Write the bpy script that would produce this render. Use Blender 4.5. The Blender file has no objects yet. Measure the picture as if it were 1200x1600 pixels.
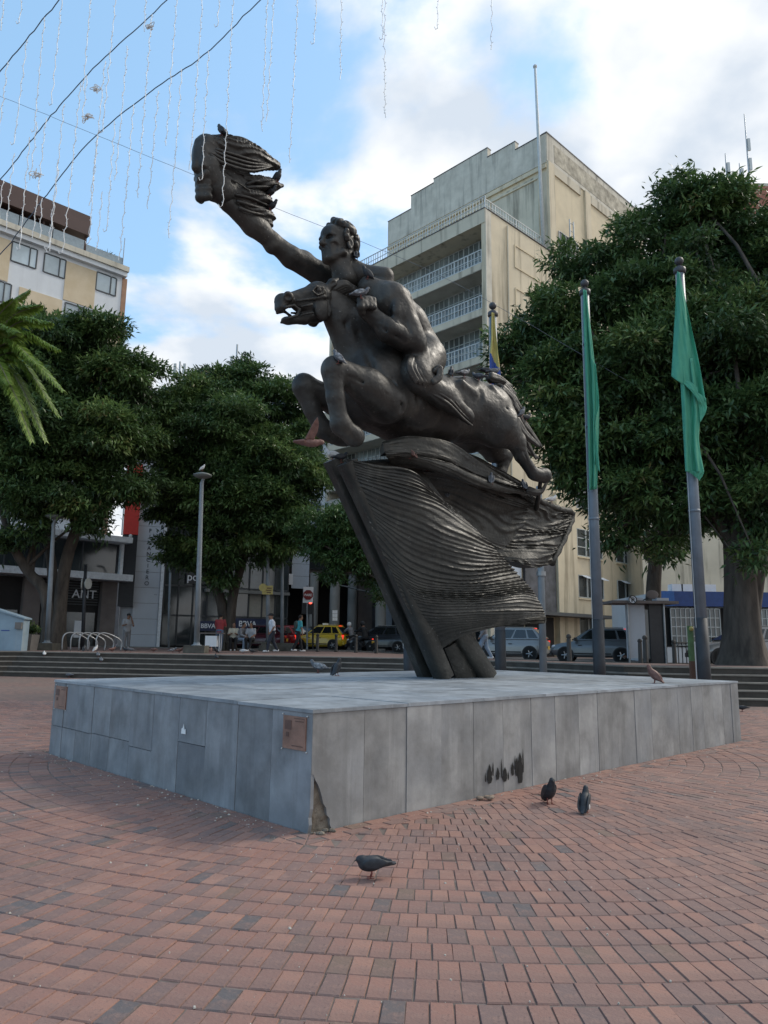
import bpy, bmesh, math, random
import numpy as np
from mathutils import Vector, Matrix

random.seed(7); rng = np.random.default_rng(7)
SC = bpy.context.scene
COL = SC.collection
R = math.radians

# ------------------------------------------------------------------ camera
EYE = 1.35; FPX = 1152.0; PITCH = R(10.03); ROLL = R(0.764)
cd = bpy.data.cameras.new('camera'); cam = bpy.data.objects.new('camera', cd); COL.objects.link(cam)
cd.sensor_fit = 'HORIZONTAL'; cd.sensor_width = 36.0; cd.lens = 36.0*FPX/1200.0
cd.clip_start = 0.05; cd.clip_end = 3000
cam.matrix_world = Matrix.Translation((0, 0, EYE)) @ Matrix.Rotation(R(90)+PITCH, 4, 'X') @ Matrix.Rotation(ROLL, 4, 'Z')
SC.camera = cam
SC.render.resolution_x = 768; SC.render.resolution_y = 1024

# ------------------------------------------------------------------ world and sun
SUN_EL, SUN_AZ = R(42), R(62)      # azimuth measured from the view direction (+Y) towards the right (+X)
SKY_STR = 0.15
w = bpy.data.worlds.new('World'); SC.world = w; w.use_nodes = True
nt = w.node_tree; nt.nodes.clear()
def wn(t, **k):
    n = nt.nodes.new(t)
    for a, b in k.items(): setattr(n, a, b)
    return n
def wl(a, b): nt.links.new(a, b)
out = wn('ShaderNodeOutputWorld')
sky = wn('ShaderNodeTexSky'); sky.sky_type = 'NISHITA'; sky.sun_disc = False
sky.sun_elevation = SUN_EL; sky.sun_rotation = SUN_AZ; sky.air_density = 1.0; sky.dust_density = 1.0; sky.ozone_density = 1.2
bg1 = wn('ShaderNodeBackground'); bg1.inputs['Strength'].default_value = SKY_STR
wl(sky.outputs[0], bg1.inputs['Color'])
tc = wn('ShaderNodeTexCoord')
def vmath(op, a, b=None):
    n = wn('ShaderNodeVectorMath', operation=op); wl(a, n.inputs[0])
    if b is not None: n.inputs[1].default_value = b
    return n
def fmath(op, a, b=None, clamp=False):
    n = wn('ShaderNodeMath', operation=op, use_clamp=clamp)
    if hasattr(a, 'links'): wl(a, n.inputs[0])
    else: n.inputs[0].default_value = a
    if b is not None:
        if hasattr(b, 'links'): wl(b, n.inputs[1])
        else: n.inputs[1].default_value = b
    return n.outputs[0]
# clouds live on a flat layer overhead: direction / (z + k)
sep = wn('ShaderNodeSeparateXYZ'); wl(tc.outputs['Generated'], sep.inputs[0])
den = fmath('ADD', fmath('MAXIMUM', sep.outputs[2], 0.0), 0.28)
cx_ = fmath('DIVIDE', sep.outputs[0], den); cy_ = fmath('DIVIDE', sep.outputs[1], den)
cmb = wn('ShaderNodeCombineXYZ'); wl(cx_, cmb.inputs[0]); wl(cy_, cmb.inputs[1])
cmb.inputs[2].default_value = 3.1
n1 = wn('ShaderNodeTexNoise'); n1.inputs['Scale'].default_value = 2.3; n1.inputs['Detail'].default_value = 9; n1.inputs['Roughness'].default_value = 0.52; n1.inputs['Distortion'].default_value = 0.15
wl(cmb.outputs[0], n1.inputs['Vector'])
# the big cloud bank sits on the right and low over the horizon: a broad band across the whole sky
bank = fmath('MAXIMUM', fmath('MULTIPLY', fmath('ADD', cx_, 0.045), 0.62), fmath('MULTIPLY', fmath('SUBTRACT', cy_, 1.23), 0.85))
bank = fmath('MINIMUM', fmath('MAXIMUM', bank, -0.16), 0.20)
dens = fmath('ADD', n1.outputs[0], bank)
mr = wn('ShaderNodeMapRange', interpolation_type='SMOOTHSTEP'); wl(dens, mr.inputs[0])
mr.inputs[1].default_value = 0.47; mr.inputs[2].default_value = 0.585
# cloud brightness: denser = whiter, with soft grey bellies
n2 = wn('ShaderNodeTexNoise'); n2.inputs['Scale'].default_value = 3.4; n2.inputs['Detail'].default_value = 6; n2.inputs['Roughness'].default_value = 0.5
off = vmath('ADD', cmb.outputs[0], (5.2, 1.3, 0.7)); wl(off.outputs[0], n2.inputs['Vector'])
cr = wn('ShaderNodeValToRGB'); wl(n2.outputs[0], cr.inputs[0])
cr.color_ramp.elements[0].position = 0.40; cr.color_ramp.elements[0].color = (0.60, 0.67, 0.76, 1)
cr.color_ramp.elements[1].position = 0.585; cr.color_ramp.elements[1].color = (0.98, 0.98, 0.97, 1)
bg2 = wn('ShaderNodeBackground'); bg2.inputs['Strength'].default_value = 0.59; wl(cr.outputs[0], bg2.inputs['Color'])
bg3 = wn('ShaderNodeBackground'); bg3.inputs['Color'].default_value = (0.36, 0.66, 0.94, 1); bg3.inputs['Strength'].default_value = 0.52   # thin veil of high haze over the blue
mv = wn('ShaderNodeMixShader'); mv.inputs[0].default_value = 0.55; wl(bg1.outputs[0], mv.inputs[1]); wl(bg3.outputs[0], mv.inputs[2])
mx = wn('ShaderNodeMixShader'); wl(mr.outputs[0], mx.inputs[0]); wl(mv.outputs[0], mx.inputs[1]); wl(bg2.outputs[0], mx.inputs[2])
wl(mx.outputs[0], out.inputs['Surface'])

sd = bpy.data.lights.new('sun', 'SUN'); sd.energy = 1.1; sd.angle = R(14); sd.color = (1.0, 0.93, 0.82)
sun = bpy.data.objects.new('sun', sd); COL.objects.link(sun)
S = Vector((math.sin(SUN_AZ)*math.cos(SUN_EL), math.cos(SUN_AZ)*math.cos(SUN_EL), math.sin(SUN_EL)))
sun.rotation_euler = S.to_track_quat('Z', 'Y').to_euler(); sun.location = (30, 10, 60)
SC.view_settings.view_transform = 'Standard'; SC.view_settings.look = 'None'
SC.view_settings.exposure = 1.0; SC.view_settings.gamma = 1.0; SC.view_settings.use_curve_mapping = False

# ------------------------------------------------------------------ survey helpers (site measurements)
def ray(px, py):
    a, b = px-600, py-800
    x = (a*math.cos(ROLL)+b*math.sin(ROLL))/FPX; y = (-a*math.sin(ROLL)+b*math.cos(ROLL))/FPX
    return np.array([x, math.cos(PITCH)+y*math.sin(PITCH), math.sin(PITCH)-y*math.cos(PITCH)])
O3 = np.array([0, 0, EYE])
def at(px, py, Y):
    d = ray(px, py); return O3 + d*(Y/d[1])
def gnd(px, py, z=0.0):
    d = ray(px, py); return O3 + d*((z-EYE)/d[2])
TH = R(44.17)
UA = np.array([math.cos(TH), math.sin(TH), 0.0]); VA = np.array([-math.sin(TH), math.cos(TH), 0.0])

# ------------------------------------------------------------------ materials
MATS = {}
def mat(name, col, rough=0.7, metal=0.0, var=0.15, scale=6.0, bump=0.0, bscale=40.0, col2=None, emit=None, spec=None, coat=0.0, detail=6, streak=None, alpha=None, objrand=0.0, stretch=None):
    if name in MATS: return MATS[name]
    m = bpy.data.materials.new(name); m.use_nodes = True; MATS[name] = m
    t = m.node_tree; b = t.nodes['Principled BSDF']
    b.inputs['Roughness'].default_value = rough; b.inputs['Metallic'].default_value = metal
    if spec is not None: b.inputs['Specular IOR Level'].default_value = spec
    if coat: b.inputs['Coat Weight'].default_value = coat; b.inputs['Coat Roughness'].default_value = 0.08
    co = t.nodes.new('ShaderNodeTexCoord'); vec = co.outputs['Object']
    if stretch:
        mp = t.nodes.new('ShaderNodeMapping'); mp.inputs['Scale'].default_value = stretch; t.links.new(vec, mp.inputs[0]); vec = mp.outputs[0]
    n = t.nodes.new('ShaderNodeTexNoise'); n.inputs['Scale'].default_value = scale; n.inputs['Detail'].default_value = detail; n.inputs['Roughness'].default_value = 0.6
    t.links.new(vec, n.inputs['Vector'])
    r = t.nodes.new('ShaderNodeValToRGB'); t.links.new(n.outputs[0], r.inputs[0])
    c = np.array(col[:3]); c2 = np.array(col2[:3]) if col2 else np.clip(c*(1+var), 0, 1); c1 = c if col2 else c*(1-var)
    r.color_ramp.elements[0].position = 0.32; r.color_ramp.elements[0].color = (*c1, 1)
    r.color_ramp.elements[1].position = 0.68; r.color_ramp.elements[1].color = (*c2, 1)
    last = r.outputs[0]
    if streak:   # vertical weather streaks: (colour, strength, horizontal scale)
        sc_, st_, hs = streak
        mp = t.nodes.new('ShaderNodeMapping'); mp.inputs['Scale'].default_value = (hs, hs, hs*0.07); t.links.new(co.outputs['Object'], mp.inputs[0])
        n3 = t.nodes.new('ShaderNodeTexNoise'); n3.inputs['Scale'].default_value = 1.0; n3.inputs['Detail'].default_value = 7; n3.inputs['Roughness'].default_value = 0.65; t.links.new(mp.outputs[0], n3.inputs['Vector'])
        q = t.nodes.new('ShaderNodeMapRange'); q.inputs[1].default_value = 0.52; q.inputs[2].default_value = 0.74; q.inputs[4].default_value = st_; t.links.new(n3.outputs[0], q.inputs[0])
        mxn = t.nodes.new('ShaderNodeMix'); mxn.data_type = 'RGBA'; t.links.new(q.outputs[0], mxn.inputs['Factor']); t.links.new(last, mxn.inputs[6]); mxn.inputs[7].default_value = (*sc_, 1); last = mxn.outputs[2]
    if objrand:
        oi = t.nodes.new('ShaderNodeObjectInfo'); hs_ = t.nodes.new('ShaderNodeHueSaturation')
        q = t.nodes.new('ShaderNodeMapRange'); q.inputs[3].default_value = 1-objrand; q.inputs[4].default_value = 1+objrand; t.links.new(oi.outputs['Random'], q.inputs[0])
        t.links.new(q.outputs[0], hs_.inputs['Value']); t.links.new(last, hs_.inputs['Color']); last = hs_.outputs[0]
    t.links.new(last, b.inputs['Base Color'])
    if bump:
        n2_ = t.nodes.new('ShaderNodeTexNoise'); n2_.inputs['Scale'].default_value = bscale; n2_.inputs['Detail'].default_value = 5; t.links.new(vec, n2_.inputs['Vector'])
        bp = t.nodes.new('ShaderNodeBump'); bp.inputs['Strength'].default_value = bump; bp.inputs['Distance'].default_value = 0.02; t.links.new(n2_.outputs[0], bp.inputs['Height']); t.links.new(bp.outputs[0], b.inputs['Normal'])
    if emit:
        b.inputs['Emission Color'].default_value = (*emit[:3], 1); b.inputs['Emission Strength'].default_value = emit[3]
    return m

# ------------------------------------------------------------------ mesh builder
class MB:
    def __init__(s): s.v = []; s.f = []
    def _add(s, vs, fs):
        o = len(s.v); s.v.extend([tuple(map(float, p)) for p in vs]); s.f.extend([tuple(i+o for i in f) for f in fs]); return s
    def box(s, c, size, rot=0.0, ax=None):
        hx, hy, hz = size[0]/2, size[1]/2, size[2]/2
        M = Matrix.Rotation(rot, 3, 'Z') if ax is None else ax
        vs = [Vector(c) + M @ Vector((x*hx, y*hy, z*hz)) for x in (-1, 1) for y in (-1, 1) for z in (-1, 1)]
        return s._add(vs, [(0,1,3,2),(4,6,7,5),(0,4,5,1),(2,3,7,6),(0,2,6,4),(1,5,7,3)])
    def hexa(s, p):   # 8 corners: bottom 4 ccw, top 4 ccw
        return s._add(p, [(3,2,1,0),(4,5,6,7),(0,1,5,4),(1,2,6,5),(2,3,7,6),(3,0,4,7)])
    def tube(s, pts, rad, n=8, cap=True, flat=None):
        pts = [Vector(p) for p in pts]
        if not hasattr(rad, '__len__'): rad = [rad]*len(pts)
        rings = []; up = Vector((0, 0, 1)); prev = None
        for i, p in enumerate(pts):
            d = (pts[min(i+1, len(pts)-1)]-pts[max(i-1, 0)])
            d = d.normalized() if d.length > 1e-9 else Vector((0,0,1))
            if prev is None: a = d.orthogonal().normalized()
            else:
                a = prev - d*prev.dot(d); a = a.normalized() if a.length > 1e-6 else d.orthogonal().normalized()
            prev = a; b = d.cross(a)
            rings.append([p + (a*math.cos(2*math.pi*k/n)+b*math.sin(2*math.pi*k/n))*rad[i] for k in range(n)])
        vs = [q for r_ in rings for q in r_]; fs = []
        for i in range(len(pts)-1):
            for k in range(n): fs.append((i*n+k, i*n+(k+1) % n, (i+1)*n+(k+1) % n, (i+1)*n+k))
        if cap: fs.append(tuple(range(n-1, -1, -1))); fs.append(tuple((len(pts)-1)*n+k for k in range(n)))
        return s._add(vs, fs)
    def lathe(s, c, prof, n=16, ax=None):
        vs = []; fs = []; M = ax or Matrix.Identity(3)
        for r_, z in prof:
            for k in range(n): vs.append(Vector(c)+M @ Vector((r_*math.cos(2*math.pi*k/n), r_*math.sin(2*math.pi*k/n), z)))
        for i in range(len(prof)-1):
            for k in range(n): fs.append((i*n+k, i*n+(k+1) % n, (i+1)*n+(k+1) % n, (i+1)*n+k))
        fs.append(tuple(range(n-1, -1, -1))); fs.append(tuple((len(prof)-1)*n+k for k in range(n)))
        return s._add(vs, fs)
    def sphere(s, c, r, n=12, m=8, sc=(1,1,1)):
        prof = [(max(1e-4, math.sin(math.pi*i/m)), -math.cos(math.pi*i/m)) for i in range(m+1)]
        vs = []; fs = []
        for a, z in prof:
            for k in range(n): vs.append((c[0]+r*sc[0]*a*math.cos(2*math.pi*k/n), c[1]+r*sc[1]*a*math.sin(2*math.pi*k/n), c[2]+r*sc[2]*z))
        for i in range(m):
            for k in range(n): fs.append((i*n+k, i*n+(k+1) % n, (i+1)*n+(k+1) % n, (i+1)*n+k))
        return s._add(vs, fs)
    def prism(s, poly, ex):   # poly: list of 3D pts (planar), ex: extrusion vector
        n = len(poly); e = Vector(ex)
        vs = [Vector(p) for p in poly] + [Vector(p)+e for p in poly]
        fs = [tuple(range(n-1, -1, -1)), tuple(range(n, 2*n))] + [(i, (i+1) % n, n+(i+1) % n, n+i) for i in range(n)]
        return s._add(vs, fs)
    def grid(s, P, closed=False):   # P: array (a,b,3)
        a, b = P.shape[:2]; vs = P.reshape(-1, 3); fs = []
        for i in range(a-1):
            for j in range(b if closed else b-1): fs.append((i*b+j, i*b+(j+1) % b, (i+1)*b+(j+1) % b, (i+1)*b+j))
        return s._add(vs, fs)
    def build(s, name, material, parent=None, smooth=False, world=True, fixn=True):
        me = bpy.data.meshes.new(name); me.from_pydata(s.v, [], s.f); me.update()
        if fixn:
            bm = bmesh.new(); bm.from_mesh(me); bmesh.ops.recalc_face_normals(bm, faces=bm.faces); bm.to_mesh(me); bm.free()
        return link(name, me, material, parent, smooth, world)
def wmat(o): return ((wmat(o.parent) @ o.matrix_parent_inverse) if o.parent else Matrix.Identity(4)) @ o.matrix_basis
def link(name, me, material, parent=None, smooth=False, world=True):
    if material is not None:
        me.materials.append(MATS[material] if isinstance(material, str) else material)
    if smooth: me.shade_smooth()
    o = bpy.data.objects.new(name, me); COL.objects.link(o)
    if parent is not None:
        o.parent = parent
        if world:
            o.matrix_parent_inverse = wmat(parent).inverted()
    return o
def autosmooth(o, ang=40):
    me = o.data; me.shade_smooth()
    try: me.set_sharp_from_angle(angle=R(ang))
    except Exception: pass
def tag(o, label=None, cat=None, group=None, kind=None):
    if label: o['label'] = label
    if cat: o['category'] = cat
    if group: o['group'] = group
    if kind: o['kind'] = kind
    return o
def thing(name, label, cat, loc=(0,0,0), rz=0.0, group=None):
    o = bpy.data.objects.new(name, None); COL.objects.link(o); o.empty_display_size = 0.2
    o.matrix_basis = Matrix.Translation(loc) @ Matrix.Rotation(rz, 4, 'Z')
    return tag(o, label, cat, group)
def copy_tree(o, parent=None):
    c = o.copy(); COL.objects.link(c); c.parent = parent
    for ch in list(o.children): copy_tree(ch, c)
    return c
def ipol(t, pts):   # piecewise smooth interpolation of points (Catmull-Rom), t in 0..1 (array ok)
    P = np.asarray(pts, float); n = len(P)-1; t = np.clip(np.asarray(t, float), 0, 1)*n
    i = np.minimum(t.astype(int), n-1); f = (t-i)[..., None]
    g = lambda k: P[np.clip(k, 0, n)]
    p0, p1, p2, p3 = g(i-1), g(i), g(i+1), g(i+2)
    p0 = np.where((i == 0)[..., None], 2*p1-p2, p0); p3 = np.where((i == n-1)[..., None], 2*p2-p1, p3)
    return 0.5*((2*p1)+(-p0+p2)*f+(2*p0-5*p1+4*p2-p3)*f*f+(-p0+3*p1-3*p2+p3)*f**3)

# ------------------------------------------------------------------ sculpting: distance fields to mesh
class Clay:
    def __init__(s, lo, hi, vox):
        s.lo = np.array(lo, float); s.vox = vox
        s.n = np.ceil((np.array(hi)-s.lo)/vox).astype(int)+1
        s.F = np.full(tuple(s.n), 9.0, np.float32)
    def _sub(s, lo, hi):
        a = np.clip(np.floor((np.array(lo)-s.lo)/s.vox).astype(int), 0, s.n-1); b = np.clip(np.ceil((np.array(hi)-s.lo)/s.vox).astype(int)+1, 0, s.n)
        sl = tuple(slice(a[i], b[i]) for i in range(3))
        ax = [s.lo[i]+s.vox*np.arange(a[i], b[i], dtype=np.float32) for i in range(3)]
        return sl, np.meshgrid(*[q.astype(np.float32) for q in ax], indexing='ij')
    def _mix(s, sl, d, k, sub):
        F = s.F[sl]
        if F.size == 0: return
        if sub:
            h = np.clip(0.5-0.5*(F+d)/k, 0, 1); s.F[sl] = F*(1-h)+(-d)*h+k*h*(1-h)
        else:
            h = np.clip(0.5+0.5*(d-F)/k, 0, 1); s.F[sl] = d*(1-h)+F*h-k*h*(1-h)
    def cap(s, a, b, r1, r2=None, k=0.05, flat=1.0, sub=False):   # tapered capsule; flat squeezes the y (lateral) axis
        r2 = r1 if r2 is None else r2; a = np.array(a, float); b = np.array(b, float); m = max(r1, r2)+k+2*s.vox
        mm = np.array([m, m*max(flat, 1), m])
        sl, (X, Y, Z) = s._sub(np.minimum(a, b)-mm, np.maximum(a, b)+mm)
        A = a.copy(); B = b.copy()
        Ys = Y/flat; A[1] /= flat; B[1] /= flat
        ab = B-A; L = max(ab@ab, 1e-9)
        t = np.clip(((X-A[0])*ab[0]+(Ys-A[1])*ab[1]+(Z-A[2])*ab[2])/L, 0, 1)
        d = np.sqrt((X-A[0]-t*ab[0])**2+(Ys-A[1]-t*ab[1])**2+(Z-A[2]-t*ab[2])**2)-(r1+(r2-r1)*t)
        if flat < 1: d = d*(flat+1)/2
        s._mix(sl, d, k, sub); return s
    def chain(s, pts, rs, k=0.05, flat=1.0):
        for i in range(len(pts)-1): s.cap(pts[i], pts[i+1], rs[i], rs[i+1], k, flat)
        return s
    def ell(s, c, r, k=0.05, rot=None, sub=False, ridge=None):
        c = np.array(c, float); r = np.array(r, float); m = r.max()+k+2*s.vox
        sl, (X, Y, Z) = s._sub(c-m, c+m)
        P = [X-c[0], Y-c[1], Z-c[2]]
        if rot is not None:
            M = np.array(rot); P = [M[0, i]*P[0]+M[1, i]*P[1]+M[2, i]*P[2] for i in range(3)]
        k0 = np.sqrt((P[0]/r[0])**2+(P[1]/r[1])**2+(P[2]/r[2])**2); k1 = np.sqrt((P[0]/r[0]**2)**2+(P[1]/r[1]**2)**2+(P[2]/r[2]**2)**2)+1e-6
        d = k0*(k0-1)/k1
        if ridge: d = d + ridge(P, k0)
        s._mix(sl, d.astype(np.float32), k, sub); return s
    def mesh(s, smooth=1):
        F = s.F; nx, ny, nz = F.shape; I = F < 0
        c = np.zeros((nx-1, ny-1, nz-1), np.int8)
        for dx in (0, 1):
            for dy in (0, 1):
                for dz in (0, 1): c += I[dx:nx-1+dx, dy:ny-1+dy, dz:nz-1+dz]
        act = (c > 0) & (c < 8); idx = np.argwhere(act); vid = np.full(act.shape, -1, np.int64); vid[act] = np.arange(len(idx))
        acc = np.zeros((len(idx), 3)); cnt = np.zeros(len(idx))
        corners = [(0,0,0),(1,0,0),(0,1,0),(1,1,0),(0,0,1),(1,0,1),(0,1,1),(1,1,1)]
        ev = [(0,1),(2,3),(4,5),(6,7),(0,2),(1,3),(4,6),(5,7),(0,4),(1,5),(2,6),(3,7)]
        cf = [F[idx[:,0]+q[0], idx[:,1]+q[1], idx[:,2]+q[2]] for q in corners]
        for a, b in ev:
            fa, fb = cf[a], cf[b]; mk = (fa < 0) != (fb < 0); t = np.where(mk, fa/(fa-fb+1e-12), 0)
            pa, pb = np.array(corners[a]), np.array(corners[b])
            acc += np.where(mk[:,None], pa+(pb-pa)*t[:,None], 0); cnt += mk
        V = (idx+acc/cnt[:,None])*s.vox+s.lo
        Q = []
        for ax in range(3):
            a1, a2 = [(1,2),(2,0),(0,1)][ax]
            sl0 = [slice(None)]*3; sl1 = [slice(None)]*3; sl0[ax] = slice(0,-1); sl1[ax] = slice(1,None)
            A, B = I[tuple(sl0)], I[tuple(sl1)]; e = np.argwhere(A != B)
            ok = (e[:,a1] > 0) & (e[:,a2] > 0) & (e[:,a1] < F.shape[a1]-1) & (e[:,a2] < F.shape[a2]-1); e = e[ok]
            fl = A[e[:,0], e[:,1], e[:,2]]
            def g(d1, d2):
                q = e.copy(); q[:,a1] -= d1; q[:,a2] -= d2; return vid[q[:,0], q[:,1], q[:,2]]
            q = np.stack([g(1,1), g(0,1), g(0,0), g(1,0)], 1); q[~fl] = q[~fl][:, ::-1]; Q.append(q)
        Q = np.concatenate(Q); return V, Q
def mesh_np(name, V, Q):
    me = bpy.data.meshes.new(name); nv, nf, k = len(V), len(Q), Q.shape[1]
    me.vertices.add(nv); me.vertices.foreach_set('co', np.ascontiguousarray(V, np.float32).ravel())
    me.loops.add(nf*k); me.loops.foreach_set('vertex_index', np.ascontiguousarray(Q, np.int32).ravel())
    me.polygons.add(nf); me.polygons.foreach_set('loop_start', np.arange(0, nf*k, k, dtype=np.int32))
    try: me.polygons.foreach_set('loop_total', np.full(nf, k, np.int32))
    except Exception: pass
    me.update(calc_edges=True); me.validate(); return me
# ------------------------------------------------------------------ ground, steps, upper plaza, road
def sstep(a, b, x): t = np.clip((x-a)/(b-a), 0, 1); return t*t*(3-2*t)
FRONT = np.array([(-70, 27.6), (-24, 27.6), (-14.2, 27.8), (-13.4, 28.2), (-4.5, 26.6), (0.9, 25.0), (4.0, 22.8), (6.2, 19.6), (8, 19.2), (16, 18.8), (70, 18.0)])
def yfront(X): return np.interp(X, FRONT[:, 0], FRONT[:, 1])
TOPZ = 0.85
def zup(X, Y):
    X = np.asarray(X, float); Y = np.asarray(Y, float)
    d = Y-yfront(X)
    return TOPZ - 0.22*sstep(2, 11, d)*sstep(-3, 6, X)
def zu(x, y): return float(zup(x, y))
mat('asphalt', (0.045,0.045,0.048), 0.85, var=0.25, scale=3, bump=0.4, bscale=120)
mat('joint_sand', (0.15,0.12,0.105), 0.95, var=0.3, scale=9)
mat('far_paving', (0.115,0.075,0.062), 0.85, var=0.18, scale=1.5, bump=0.2, bscale=30)
mat('upper_paving', (0.15,0.095,0.08), 0.85, var=0.2, scale=1.2, bump=0.2, bscale=30)
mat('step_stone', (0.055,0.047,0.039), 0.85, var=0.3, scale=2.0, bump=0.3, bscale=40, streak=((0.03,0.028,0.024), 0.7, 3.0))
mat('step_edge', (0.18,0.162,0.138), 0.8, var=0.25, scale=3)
g = MB(); g._add([(-900,-60,-0.0068),(900,-60,-0.0068),(900,1800,-0.0068),(-900,1800,-0.0068)], [(0,1,2,3)])
tag(g.build('ground', 'joint_sand', fixn=False), kind='structure')
xs = np.unique(np.concatenate([np.linspace(-70, 70, 71), FRONT[:, 0]])); ts = np.linspace(0, 1, 60)**1.7
P = np.zeros((len(ts), len(xs), 3))
for i, t in enumerate(ts):
    yy = yfront(xs) - 0.30 + t*(140-yfront(xs)); P[i, :, 0] = xs; P[i, :, 1] = yy; P[i, :, 2] = zup(xs, yy)-0.002
g = MB(); g.grid(P); up = g.build('upper_plaza_pavement', 'upper_paving'); tag(up, kind='structure')
st = thing('plaza_steps', None, None); tag(st, kind='structure')
NS = 5; RH = TOPZ/NS; TD = 0.30
for k in range(NS):
    offs = (NS-1-k)*TD + 0.30
    z1 = RH*(k+1); z0 = z1-RH-(0.05 if k == 0 else 0)
    f_ = np.array([(x, y-offs) for x, y in FRONT]); b_ = f_ + np.array([0, TD+0.05 if k < NS-1 else 0.34])
    m = MB(); n_ = len(f_); sec = []
    for (a, b) in zip(f_, b_): sec.append([(a[0], a[1], z0), (a[0], a[1], z1-0.03), (a[0], b[1], z1-0.03), (a[0], b[1], z0)])
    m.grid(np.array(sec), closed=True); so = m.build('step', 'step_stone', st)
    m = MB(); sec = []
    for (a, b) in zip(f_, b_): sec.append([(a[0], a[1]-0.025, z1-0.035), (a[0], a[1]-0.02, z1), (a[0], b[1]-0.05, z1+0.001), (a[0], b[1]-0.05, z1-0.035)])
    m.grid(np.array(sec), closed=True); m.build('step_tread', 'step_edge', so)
# road behind the plaza, and its kerb
RX = np.array([(-60, 50.0), (-14, 45.0), (0, 41.0), (4, 36.5), (9, 31.0), (30, 27.0), (70, 24.0)])
def yroad(X): return np.interp(X, RX[:, 0], RX[:, 1])
P = np.zeros((14, len(xs), 3))
for i, t in enumerate(np.linspace(0, 1, 14)):
    yy = yroad(xs)+t*11.5; P[i, :, 0] = xs; P[i, :, 1] = yy; P[i, :, 2] = zup(xs, yy)+0.004
g = MB(); g.grid(P); tag(g.build('road', 'asphalt'), kind='structure')
kb = MB()
for i in range(len(xs)-1):
    a = np.array([xs[i], float(yroad(xs[i])), 0]); b = np.array([xs[i+1], float(yroad(xs[i+1])), 0])
    za, zb = zu(a[0], a[1]), zu(b[0], b[1])
    kb.hexa([(a[0],a[1]-.22,za-.05),(b[0],b[1]-.22,zb-.05),(b[0],b[1],zb-.05),(a[0],a[1],za-.05),(a[0],a[1]-.22,za+.06),(b[0],b[1]-.22,zb+.06),(b[0],b[1],zb+.06),(a[0],a[1],za+.06)])
tag(kb.build('road_kerb', 'step_edge'), kind='structure')

# ------------------------------------------------------------------ brick paving laid in rings about the monument
CX, CY = 0.665, 10.15
PC = np.array([-0.5007, 5.5861]); PA, PB_, PH = 8.045, 4.932, 0.857
def brick_material():
    m = bpy.data.materials.new('paving_brick'); MATS['paving_brick'] = m; m.use_nodes = True; t = m.node_tree; b = t.nodes['Principled BSDF']
    at_ = t.nodes.new('ShaderNodeAttribute'); at_.attribute_name = 'tint'
    r = t.nodes.new('ShaderNodeValToRGB'); t.links.new(at_.outputs['Fac'], r.inputs[0])
    cols = [(0.0,(0.100,0.092,0.095)),(0.022,(0.105,0.092,0.094)),(0.03,(0.175,0.115,0.085)),(0.045,(0.175,0.112,0.085)),(0.06,(0.168,0.112,0.102)),(0.35,(0.235,0.128,0.103)),(0.7,(0.270,0.136,0.104)),(1.0,(0.318,0.168,0.124))]
    e = r.color_ramp.elements
    while len(e) < len(cols): e.new(0.5)
    for q, (p, c) in zip(e, cols): q.position = p; q.color = (*c, 1)
    co = t.nodes.new('ShaderNodeTexCoord')
    def noise(s, d=6): 
        n = t.nodes.new('ShaderNodeTexNoise'); n.inputs['Scale'].default_value = s; n.inputs['Detail'].default_value = d; n.inputs['Roughness'].default_value = 0.65; t.links.new(co.outputs['Object'], n.inputs['Vector']); return n
    def mixc(a, fac, bcol, mode='MIX'):
        x = t.nodes.new('ShaderNodeMix'); x.data_type = 'RGBA'; x.blend_type = mode; t.links.new(fac, x.inputs['Factor']); t.links.new(a, x.inputs[6])
        x.inputs[7].default_value = (*bcol, 1); return x.outputs[2]
    def rng_(sock, a, bb, lo=0.0, hi=1.0):
        q = t.nodes.new('ShaderNodeMapRange'); q.inputs[1].default_value = a; q.inputs[2].default_value = bb; q.inputs[3].default_value = lo; q.inputs[4].default_value = hi; t.links.new(sock, q.inputs[0]); return q.outputs[0]
    c = r.outputs[0]
    c = mixc(c, rng_(noise(0.9, 6).outputs[0], 0.40, 0.68, 0, 0.45), (0.225,0.172,0.155))        # greyish dust
    c = mixc(c, rng_(noise(0.55, 5).outputs[0], 0.50, 0.68, 0, 0.55), (0.115,0.072,0.064))       # darker trodden patches
    c = mixc(c, rng_(noise(9, 6).outputs[0], 0.45, 0.75, 0, 0.55), (0.175,0.100,0.083))          # mottling inside each brick
    c = mixc(c, rng_(noise(21, 6).outputs[0], 0.50, 0.74, 0, 0.55), (0.34,0.21,0.165))           # worn paler grains
    c = mixc(c, rng_(noise(60, 4).outputs[0], 0.58, 0.70, 0, 0.60), (0.075,0.05,0.046))          # pores
    c = mixc(c, rng_(noise(16, 2).outputs[0], 0.728, 0.742, 0, 0.75), (0.46,0.43,0.40))          # droppings and chewing gum
    c = mixc(c, rng_(noise(47, 2).outputs[0], 0.742, 0.752, 0, 0.8), (0.55,0.52,0.48))
    t.links.new(c, b.inputs['Base Color']); b.inputs['Roughness'].default_value = 0.78
    bp = t.nodes.new('ShaderNodeBump'); bp.inputs['Strength'].default_value = 0.6; bp.inputs['Distance'].default_value = 0.006
    t.links.new(noise(60, 5).outputs[0], bp.inputs['Height']); t.links.new(bp.outputs[0], b.inputs['Normal'])
    return m
brick_material()
gp = bpy.data.objects.new('brick_paving', None); COL.objects.link(gp); tag(gp, kind='structure')
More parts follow.
